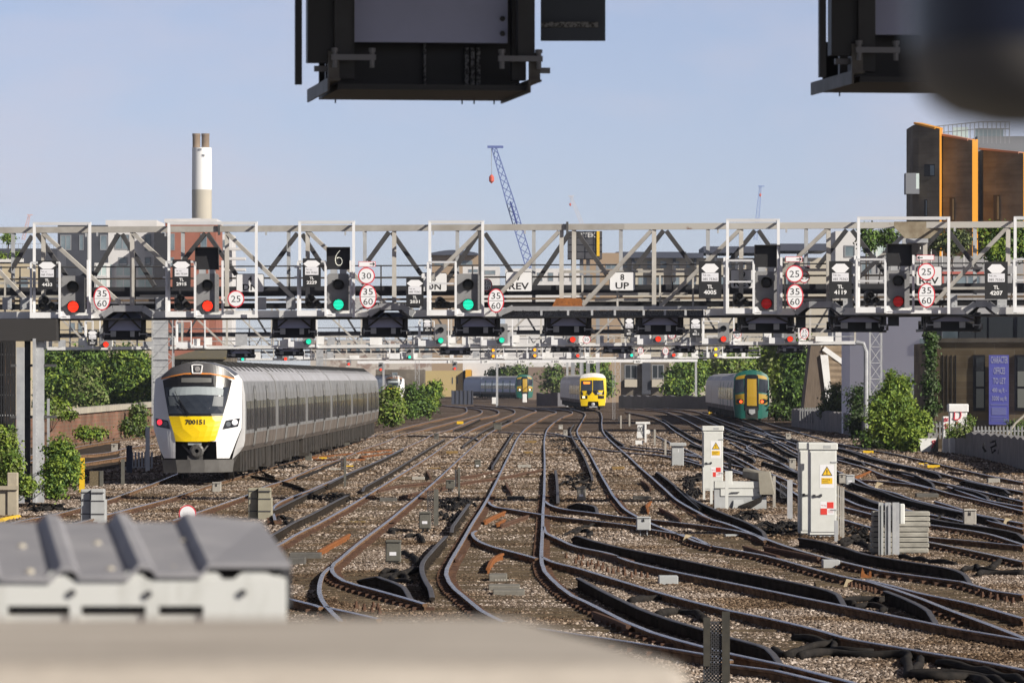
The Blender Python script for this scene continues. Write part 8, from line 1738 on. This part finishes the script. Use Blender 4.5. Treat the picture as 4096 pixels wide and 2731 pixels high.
for i in range(6): m.tube([IX(1440 + i * 12, 985), IX(1420 - 20 * i, 1060, Yg - .15), IX(1340 - 30 * i, 1110, Yg - .2), IX(1260 - 20 * i, 1160, Yg - .2)], .02, 5)
m.build('emerging_cables', M['cable'], t)
def post(label, k, x0, y0, x1, y1, m_, name='steel_post', group='plain steel posts beside the cabinets', Y=None, box=None):
 a0 = Z(k, x0, y0); a1 = Z(k, x1, y1); Y = Y or depth(a1[1], -.15); a = P(a0[0], a1[1], Y); b = P(a1[0], a0[1], Y)
 t = thing(name, label, 'post', ((a.x + b.x) / 2, Y, max(-.2, a.z - .05)), group); m = MB(); w = b.x - a.x
 m.box(a.x, b.x, Y, Y + .015, min(-.2, a.z), b.z); m.box(a.x, a.x + .015, Y + .015, Y + w, min(-.2, a.z), b.z); m.build('angle', m_, t)
 if box:
  q0 = Z(k, box[0], box[1]); q1 = Z(k, box[2], box[3]); c = P(q0[0], q1[1], Y + .05); d = P(q1[0], q0[1], Y + .05); m = MB(); m.bevbox(c.x, d.x, Y + .02, Y + .2, c.z, d.z, .015); m.build('white_box', M['cabw'], t)
 return t
post('white post left of the low white housing', 'I', 890, 740, 917, 1042, M['cabw'], Y=141.)
post('white post in front of the low white housing with a white box', 'I', 1048, 740, 1080, 1160, M['cabw'], box=(1075, 740, 1122, 880))
post('white post at the left foot of the farther cabinet', 'I', 815, 700, 838, 1035, M['cabw'], Y=147.)
post('tan post behind the low white housing', 'I', 1080, 605, 1112, 760, M['olive'], Y=143.)
post('thin grey post at the right of the tan duct', 'I', 1545, 790, 1575, 1000, M['conc'], Y=137.)
post('first of three pipes right of the nearer cabinet', 'G', 392, 765, 412, 1290, M['conc'], 'pipe_post', 'thin pipes beside the nearer cabinet')
post('second of three pipes right of the nearer cabinet', 'G', 420, 780, 438, 1330, M['conc'], 'pipe_post', 'thin pipes beside the nearer cabinet')
post('third of three pipes right of the nearer cabinet', 'G', 442, 780, 466, 1335, M['conc'], 'pipe_post', 'thin pipes beside the nearer cabinet')
post('short angle leaning at the cabinet right foot', 'G', 362, 1130, 400, 1365, M['galv'], 'pipe_post', 'thin pipes beside the nearer cabinet')
Y = depth(Z('K3', 0, 605)[1], -.15); a = P(*Z('K3', 1117, 605), Y); b = P(*Z('K3', 1550, 265), Y); h = b.z - a.z
t = thing('trough_stack', 'stack of pale ribbed concrete trough lids behind three steel channels', 'concrete stack', ((a.x + b.x) / 2, Y, -.19), 'concrete trough stacks')
rnd = random.Random(4); n = 9; rm = mat('weathered_trough_concrete', (.40, .385, .34), .9, 0, col2=(.25, .24, .21), scale=2.5, bump=.2, spec=.2, stretch=(1, 1, 4))
for i in range(n):
 z0 = -.19 + (b.z + .19) * i / n; z1 = -.19 + (b.z + .19) * (i + .80) / n; j = rnd.uniform(-.02, .02); m = MB(); m.bevbox(a.x + j, b.x + j, Y, Y + .45, z0, z1, .015); m.build('lid', rm, t)
m = MB(); m.box(a.x + .04, b.x - .04, Y + .06, Y + .4, -.19, b.z - .05); m.build('spacer', M['black'], t)
for i, (x0, x1, bx) in enumerate(((1166, 1200, None), (1215, 1256, (1232, 210, 1266, 345)), (1270, 1322, (1325, 215, 1364, 365)))):
 p = P(*Z('K3', x0, 615), Y - .3); q = P(*Z('K3', x1, 205), Y - .3); u = thing('steel_channel', ('left steel channel before the ribbed concrete stack', 'middle steel channel before the ribbed concrete stack', 'right steel channel before the ribbed concrete stack')[i], 'post', ((p.x + q.x) / 2, Y - .3, -.2), 'steel channels before the concrete stack')
 m = MB(); w = q.x - p.x; m.box(p.x, q.x, Y - .26, Y - .24, -.2, q.z); m.box(p.x, p.x + .012, Y - .36, Y - .26, -.2, q.z); m.box(q.x - w * .45, q.x, Y - .37, Y - .35, -.2, q.z); m.build('channel', M['galv'] if i != 0 else M['cabg'], u)
 if bx: c = P(*Z('K3', bx[0], bx[3]), Y - .2); d = P(*Z('K3', bx[2], bx[1]), Y - .2); m = MB(); m.bevbox(c.x, d.x, Y - .22, Y - .06, c.z, d.z, .02); m.build('white_box', M['cabw'], u)
def ribbox(k, x0, y0, x1, y1, yb, label, m_):
 Y = depth(Z(k, 0, yb)[1], -.15); a = P(*Z(k, x0, yb), Y); b = P(*Z(k, x1, y0), Y); t = thing('trough_stack', label, 'concrete stack', ((a.x + b.x) / 2, Y, -.19), 'concrete trough stacks'); w = b.x - a.x
 m = MB(); m.bevbox(a.x, a.x + w * .38, Y + .15, Y + .6, -.19, b.z, .015); m.build('rear_stack', m_, t)
 m = MB(); m.bevbox(a.x + w * .42, b.x - w * .06, Y, Y + .5, -.19, b.z + .01, .012); m.bevbox(a.x + w * .41, b.x, Y - .02, Y + .52, -.19, b.z - (b.z + .19) * .28, .012); m.build('front_stack', m_, t)
 for f in (.10, .32, .68):
  zz = b.z - (b.z + .19) * f; m = MB(); m.box(a.x - .005, a.x + w * .385, Y + .135, Y + .149, zz, zz + .025); m.box(a.x + w * .45, b.x - w * .05, Y - .035, Y - .021, zz, zz + .025); m.build('strap', M['dkgrey'], t)
ribbox('K0', 605, 108, 795, 300, 372, 'pale grey strapped stack just behind the corrugated roof at the left', M['cabg'])
ribbox('K0', 1870, 98, 2052, 330, 345, 'tan strapped stack at the right end of the corrugated roof', mat('tan_trough_stack', (.33, .31, .235), .9, 0, col2=(.26, .24, .18), scale=3.))
Y = depth(Z('I', 0, 705)[1], -.15); a = P(*Z('I', 488, 705), Y); b = P(*Z('I', 615, 445), Y)
t = thing('pillar_box', 'pale grey pillar box with an overhanging flat cap', 'pillar box', ((a.x + b.x) / 2, Y, -.19)); m = MB(); m.bevbox(a.x, b.x, Y, Y + .5, -.19, b.z - .12, .02); m.build('body', M['cabg'], t)
m = MB(); m.bevbox(a.x - .09, b.x + .09, Y - .09, Y + .6, b.z - .118, b.z, .02); m.build('cap', M['cabg'], t); m = MB(); m.box(a.x + .25, b.x - .2, Y - .004, Y - .001, b.z - .36, b.z - .24); m.build('label', M['signwhite'], t)
Y = depth(Z('I', 0, 475)[1], -.15); S_ = ZM['I'][2] / F * Y; a = P(*Z('I', 188, 475), Y)
t = thing('ground_signal', 'white ground level shunt signal with black loops, right of the yellow train track', 'ground signal', (a.x, Y, -.15)); gx = lambda x: a.x + (x - 188) * S_; gz = lambda y: -.15 + (475 - y) * S_
m = MB(); m.prism([(gx(125), gz(395)), (gx(130), gz(235)), (gx(215), gz(235)), (gx(225), gz(395))], Y, Y + .25); m.build('case', M['white'], t)
m = MB(); m.box(gx(112), gx(262), Y - .06, Y + .3, gz(248), gz(226)); m.build('hood', M['white'], t)
m = MB(); m.lathe([(22 * S_, 0), (24 * S_, -.05)], (gx(240), Y, gz(330)), 16, 'Y'); m.box(gx(205), gx(225), Y - .08, Y - .01, gz(440), gz(250)); m.build('disc', M['white'], t)
m = MB()
for cx2 in (150, 178): m.tube([(gx(cx2) + 12 * S_ * math.cos(q / 10 * 6.283), Y - .03, gz(300) + 24 * S_ * math.sin(q / 10 * 6.283)) for q in range(11)], 2.2 * S_, 5)
m.tube([(gx(172), Y - .03, gz(325)), (gx(200), Y - .03, gz(380))], 2.2 * S_, 5); m.build('black_loops', M['letter'], t)
m = MB(); m.box(gx(110), gx(190), Y + .02, Y + .3, -.19, gz(420)); m.build('foot', M['white'], t)
post('bright yellow leaning post left of the long train', 'J0', 726, 1035, 778, 1360, M['yellow'], 'yellow_post', 'odd posts at the left of the long train')
t = thing('drum_post', 'stubby brown speckled post left of the long train', 'post', tuple(gpt('J0', 885, 1312)), 'odd posts at the left of the long train'); a = gpt('J0', 885, 1312); s_ = ZM['J0'][2] / F * a.y
m = MB(); m.box(a.x - 62 * s_, a.x + 30 * s_, a.y, a.y + .3, -.2, -.15 + 155 * s_); m.build('perforated_side', mat('speckled_brown_plate', (.11, .085, .05), .8, 0, col2=(.22, .17, .09), scale=30., contrast=(.5, .6)), t); m = MB(); m.box(a.x + 31 * s_, a.x + 60 * s_, a.y - .03, a.y + .2, -.2, -.15 + 158 * s_); m.build('upright', M['olive'], t)
post('thin tan post left of the train nose', 'J0', 1112, 1045, 1145, 1295, M['olive'], group='odd posts at the left of the long train')
post('white topped post behind the train nose', 'J0', 1336, 750, 1376, 1035, M['white'], group='odd posts at the left of the long train', Y=190.)
post('slim grey pole rising beside the bushes', 'J0', 432, 490, 456, 790, M['galv'], group='odd posts at the left of the long train', Y=205.)
post('dark blue post left of the train nose', 'J0', 1160, 920, 1215, 1190, BM['navy'], group='odd posts at the left of the long train')
t = thing('lineside_cage', 'low slatted cage in the shade left of the train nose', 'cage', tuple(gpt('J0', 1280, 1150))); a = gpt('J0', 1215, 1150); b = gpt('J0', 1395, 1150); zt = P(0, Z('J0', 0, 980)[1], a.y).z
for i in range(7): m = MB(); x = a.x + (b.x - a.x) * i / 6; m.box(x - .035, x + .035, a.y, a.y + .05, -.2, zt); m.build('slat', M['galv'], t)
m = MB(); m.box(a.x - .3, b.x, a.y + .06, a.y + .3, -.2, -.02); m.build('base', M['cabg'], t)
t = thing('beige_post_wall', 'beige concrete post and low panel at the left edge', 'wall', tuple(gpt('K0', 60, 310)))
Y = depth(Z('K0', 0, 312)[1], -.15); a = P(*Z('K0', 52, 312), Y); b = P(*Z('K0', 132, -20), Y); m = MB(); m.bevbox(a.x, b.x, Y, Y + .3, -.2, b.z, .02); bm2 = mat('beige_precast_concrete', (.42, .37, .28), .9, 0, col2=(.34, .30, .23), scale=3.); m.build('post', bm2, t)
a = P(*Z('K0', -260, 312), Y); b = P(*Z('K0', 51, 110), Y); m = MB(); m.box(a.x, b.x, Y + .05, Y + .25, -.2, b.z); m.build('panel', bm2, t); c = P(*Z('K0', -260, 80), Y); d = P(*Z('K0', 130, 80), Y); m = MB(); m.box(a.x, d.x + .02, Y - .06, Y - .005, b.z + .003, c.z); m.build('rail', bm2, t)
t = thing('yellow_pipe', 'short yellow pipe end on the ground at the left edge', 'pipe', tuple(gpt('K0', 60, 345))); m = MB(); m.tube([gpt('K0', 10, 345, -.1), gpt('K0', 60, 332, -.1), gpt('K0', 140, 318, -.1)], .07, 10); m.build('pipe', M['yellow'], t)
a = gpt('K0', 1415, 345); Yd = a.y; c = P(*Z('K0', 1415, 290), Yd); r_ = 66 * ZM['K0'][2] / F * Yd
t = thing('round_marker', 'white disc with a red rim peeping over the corrugated roof', 'marker disc', tuple(a)); m = MB(); m.lathe([(r_, 0), (r_, .02)], c, 30, 'Y'); m.build('red_rim', M['red'], t); m = MB(); m.lathe([(r_ * .86, -.006), (r_ * .86, -.001)], c, 30, 'Y'); m.build('white_face', M['signwhite'], t); m = MB(); m.bar((c.x, Yd + .04, -.2), (c.x, Yd + .04, c.z), .05); m.build('post', M['galv'], t)
t = thing('ladder_enclosure', 'dark mesh ladder enclosure at the far left edge', 'ladder', tuple(P(20, 1900, 150))); a = P(*Z('J0', -60, 1380), 150); b = P(*Z('J0', 135, -100), 150)
for i in range(9): m = MB(); x = a.x + (b.x - a.x) * i / 8; m.bar((x, 150, -.2), (x, 150, b.z), .05); m.build('bar', M['black'], t)
for i in range(9): m = MB(); z = -.1 + (b.z + .1) * i / 8; m.bar((a.x, 150, z), (b.x, 150, z), .04); m.build('rung', M['galv'] if i in (4,) else M['brace'], t)
m = MB(); m.box(a.x, b.x, 150.3, 150.35, .8, b.z); m.build('backing_mesh', mat('rusty_dark_mesh', (.02, .018, .017), .9, 0, col2=(.10, .06, .04), scale=8., contrast=(.5, .7), stretch=(4, 1, .5)), t)
def graf(t, pts, Y, k='J3', r=.03): m = MB(); [m.tube(catmull([P(*Z(k, x, y), Y) for x, y in p], .1), r, 5) for p in pts]; m.build('red_graffiti', mat('red_spray_paint', (.60, .06, .09), .7), t)
Y = 236.; a = P(*Z('J3', 1668, 860), Y); b = P(*Z('J3', 1830, 540), Y); t = thing('lineside_cabinet', 'white cabinet sprayed with a red letter D by the brick office', 'cabinet', ((a.x + b.x) / 2, Y, a.z), 'white lineside cabinets')
m = MB(); m.bevbox(a.x, b.x, Y, Y + .6, -.3, b.z - .35, .03); m.build('body', M['white'], t); m = MB(); m.bevbox(a.x - .06, b.x + .06, Y - .06, Y + .7, b.z - .348, b.z, .04); m.build('lid', M['white'], t)
graf(t, [[(1715, 600), (1712, 680)], [(1700, 600), (1740, 590), (1772, 620), (1765, 670), (1720, 685), (1700, 670)], [(1740, 700), (1725, 730)]], Y - .03)
Y = 238.; a = P(*Z('J3', 1606, 860), Y); b = P(*Z('J3', 1664, 655), Y); t = thing('lineside_cabinet', 'narrow white cabinet covered in red scribble, left of the letter D', 'cabinet', ((a.x + b.x) / 2, Y, a.z), 'white lineside cabinets')
m = MB(); m.bevbox(a.x, b.x, Y, Y + .5, -.3, b.z, .03); m.build('body', M['white'], t); graf(t, [[(1620, 670), (1622, 690), (1635, 665), (1645, 692), (1655, 668)], [(1615, 700), (1660, 690)], [(1618, 740), (1635, 720), (1645, 750), (1660, 725)], [(1620, 765), (1655, 755)]], Y - .03, r=.022)
a = gpt('J3', 1395, 995); s_ = ZM['J3'][2] / F * a.y; t = thing('concrete_block', 'white painted block with red scrawl at the left end of the rough parapet', 'concrete block', tuple(a))
m = MB(); m.hexa([a + Vector((15 * s_, 0, -.05)), a + Vector((80 * s_, 0, -.05)), a + Vector((120 * s_, .8, -.05)), a + Vector((20 * s_, .8, -.05)), a + Vector((-10 * s_, 0, 135 * s_)), a + Vector((150 * s_, 0, 135 * s_)), a + Vector((175 * s_, .8, 140 * s_)), a + Vector((0, .8, 140 * s_))]); m.build('block', M['white'], t)
m = MB(); m.box(a.x + 90 * s_, a.x + 185 * s_, a.y + 1., a.y + 1.8, -.2, 185 * s_ - .15); m.build('stump', wallm, t)
m = MB(); m.tube(catmull([Vector((a.x + x * s_, a.y - .02 , z * s_)) for x, z in ((105, 20), (125, 60), (115, 85), (140, 90), (130, 50))], .1), .03, 5); m.build('red_graffiti', mat('red_spray_paint', (.60, .06, .09), .7), t)
for k, x, y, h, w, lab in (('J1', 1422, 585, 135, 48, 'bright white post between the far bushes'), ('J2', 115, 525, 75, 40, 'white post stub below the far teal train'), ('J2', 330, 545, 70, 36, 'white post stub left of the yellow train'), ('J2', 1310, 540, 60, 45, 'white stub right of the thin mast'), ('J2', 1210, 580, 65, 40, 'tan stub right of the thin mast'), ('J1', 2195, 540, 60, 60, 'pale stub left of the far teal train')):
 a = gpt(k, x, y); s_ = ZM[k][2] / F * a.y; m = MB(); m.bevbox(a.x - w / 2 * s_, a.x + w / 2 * s_, a.y, a.y + .5, -.2, -.15 + h * s_, .06); mesh_thing(m, 'far_post', M['white'] if 'tan' not in lab else M['conc'], lab, 'post', tuple(a), 'pale stubs along the far tracks')
def KP(x, y, d): s = Z('K0', x, y); return P(s[0], s[1], d)
fr = [(-420, 690), (-340, 690), (-290, 765), (-190, 768), (-150, 690), (-60, 690), (15, 765), (390, 770), (465, 685), (555, 690), (605, 755), (975, 755), (1052, 665), (1140, 680), (1185, 735), (1525, 735), (1575, 662), (2195, 662)]
bk = [(-520, 290), (-440, 290), (-400, 350), (-300, 352), (-250, 288), (-170, 290), (-90, 350), (285, 355), (345, 288), (425, 292), (480, 352), (820, 352), (880, 275), (960, 292), (1005, 352), (1330, 355), (1395, 285), (1975, 345)]
t = thing('corrugated_hut', 'blurred pale grey hut with a corrugated roof in the left foreground', 'hut', tuple(KP(900, 1200, 6.5)))
m = MB(); n = len(fr); A = [KP(x, y, 6.4) for x, y in fr]; B = [KP(x, y, 6.95) for x, y in bk]; th = Vector((0, 0, -.006))
m.v = A + B + [p + th for p in A] + [p + th for p in B]
for i in range(n - 1):
 m.f += [[i, i + 1, n + i + 1, n + i], [2 * n + i, 3 * n + i, 3 * n + i + 1, 2 * n + i + 1], [i, 2 * n + i, 2 * n + i + 1, i + 1], [n + i, n + i + 1, 3 * n + i + 1, 3 * n + i]]
m.f += [[0, n, 3 * n, 2 * n], [n - 1, 3 * n - 1, 4 * n - 1, 2 * n - 1]]; m.mi = [0] * len(m.f)
m.build('corrugated_roof', mat('grey_lead_sheet', (.27, .268, .29), .5, 0, col2=(.36, .355, .37), scale=9., contrast=(.45, .75)), t)
hw = mat('pale_hut_paint', (.60, .61, .595), .6, 0, col2=(.46, .465, .44), scale=14., contrast=(.5, .8), stretch=(2, 1, .5))
def FB(x0, y0, x1, y1, d0, d1, nm, mm):
 a = KP(x0, y1, d0); b = KP(x1, y0, d0); m = MB(); m.box(a.x, b.x, d0, d1, a.z, b.z); m.build(nm, mm, t)
FB(-420, 785, 2150, 985, 6.405, 6.45, 'upper_panel', hw)
m = MB()
for x0, x1, x2 in ((-190, -105, -20), (345, 440, 525), (925, 1015, 1110), (1500, 1600, 1680), (1760, 1900, 2140)):
 a = KP(x0, 784, 6.407); b = KP(x1, 725, 6.407); c = KP(x2, 784, 6.407)
 m.prism([(a.x, a.z), (c.x, c.z), (b.x + (c.x - b.x) * .35, b.z), (b.x - .01, b.z)], 6.4065, 6.449)
m.build('ridge_filler', hw, t)
for x0, x1 in ((-420, 55), (525, 610), (1100, 1195), (1535, 2150)): FB(x0, 985.5, x1, 1240, 6.405, 6.45, 'pier', hw)
FB(-420, 1050, 1530, 1240, 6.414, 6.44, 'recessed_panel', hw)
FB(-420, 700, 2100, 1240, 6.565, 6.575, 'backing', mat('recess_shade_grey', (.10, .10, .105), .8))  # Gap-closing sheet, coloured dark as the shade inside
m = MB()
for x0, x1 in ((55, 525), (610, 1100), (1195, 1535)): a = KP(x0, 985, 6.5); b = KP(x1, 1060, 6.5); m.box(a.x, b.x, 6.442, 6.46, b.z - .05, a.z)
m.build('recess_back', mat('recess_shade_grey', (.10, .10, .105), .8), t)  # Dark tone painted in for the shadow along the opening tops
a = KP(2110, 700, 6.42); b = KP(2192, 1000, 6.42); c0 = KP(1925, 360, 6.93); c1 = KP(1968, 360, 6.93); zz = c0.z - a.z; m = MB(); m.hexa([Vector((a.x, 6.45, b.z)), Vector((b.x, 6.45, b.z)), Vector((c1.x, 6.93, b.z + zz)), Vector((c0.x, 6.93, b.z + zz)), Vector((a.x, 6.45, a.z)), Vector((b.x, 6.45, a.z)), Vector((c1.x, 6.93, c0.z)), Vector((c0.x, 6.93, c0.z))]); m.build('end_plate', mat('dark_end_plate', (.035, .036, .042), .6), t)
for x, y in ((545, 885), (1120, 895), (1832, 885)): m = MB(); c = KP(x, y, 6.404); m.lathe([(.0045, 0), (.0045, -.004)], c, 10, 'Y'); m.build('screw', M['dkgrey'], t)
m = MB()
for i, (x, y) in enumerate(((165, 550), (225, 740), (735, 530), (835, 725), (1390, 515), (1310, 715), (1480, 710))):
 f = (770 - y) / 420.; p = KP(x, y - 6, 6.4 + .55 * f); m.lathe([(.0055, -.002), (.0055, .003), (.002, .005)], p, 8)
m.build('roof_fixing', mat('pale_roof_washer', (.50, .46, .38), .7), t)
zt = CH - .1365
t = thing('stone_ledge', 'blurred pale stone ledge across the bottom left foreground', 'ledge', (-.5, 2.7, zt))
poly = [(-1.4, 2.50), (.080, 2.50), (.086, 2.52), (.018, 2.97), (.006, 3.0), (-1.4, 3.0)]
def ring(k, z):
 cx_, cy_ = -.3, 2.75; return [(x - (k if x > 0 else 0), y + (k if y < 2.75 else -k), z) for x, y in poly]
m = MB(); n = len(poly); R = [ring(0, zt - .30), ring(0, zt - .012), ring(.004, zt - .003), ring(.012, zt)]
m.v = [Vector(v) for r in R for v in r]
for k in range(3):
 for i in range(n): m.f.append([k * n + i, k * n + (i + 1) % n, (k + 1) * n + (i + 1) % n, (k + 1) * n + i])
m.f.append([3 * n + i for i in range(n)]); m.mi = [0] * len(m.f)
m.build('coping', mat('pale_coping_stone_near', (.50, .455, .40), .85, 0, col2=(.33, .29, .25), scale=5., detail=8, bump=.15, bscale=80, stretch=(.8, 3, 3)), t)
m = MB(); m.box(-1.4, .06, 2.53, 2.95, 1.2, zt - .301); m.build('wall', bm2, t)
t = thing('dome_lamp', 'very blurred dark round lamp housing at the top right corner', 'lamp', tuple(P(4215, 470, 1.7)))
c = P(4195, HY, 1.7); cz = CH; k = 1.06
m = MB(); m.lathe([(r * k, h * k - .009) for r, h in [(.0005, .0845), (.018, .0855), (.030, .0885), (.0375, .0935), (.0415, .101), (.0428, .110)]], (c.x, 1.7, cz), 40, cap=False); m.build('rim', mat('brown_grey_lamp_rim', (.085, .08, .078), .6), t, smooth=True)
m = MB(); m.lathe([(r * k, h * k - .009) for r, h in [(.0428, .1101), (.0432, .116), (.0432, .22)]], (c.x, 1.7, cz), 40, cap=False); m.build('housing', mat('navy_lamp_housing', (.012, .016, .035), .35), t, smooth=True)
for o in list(bpy.data.objects):
 if '_o' in o: del o['_o']
h = MB(); h.box(-3010, 3010, -310, 6010, -2, 112)
hz = bpy.data.materials.new('thin_haze'); hz.use_nodes = True; nt = hz.node_tree; nt.nodes.remove(nt.nodes['Principled BSDF'])
pv_ = nt.nodes.new('ShaderNodeVolumePrincipled'); pv_.inputs['Color'].default_value = (.74, .84, 1., 1); pv_.inputs['Density'].default_value = .00008; pv_.inputs['Anisotropy'].default_value = .2
nt.links.new(pv_.outputs[0], nt.nodes['Material Output'].inputs['Volume'])
mesh_thing(h, 'haze', hz, None, None, kind='stuff')
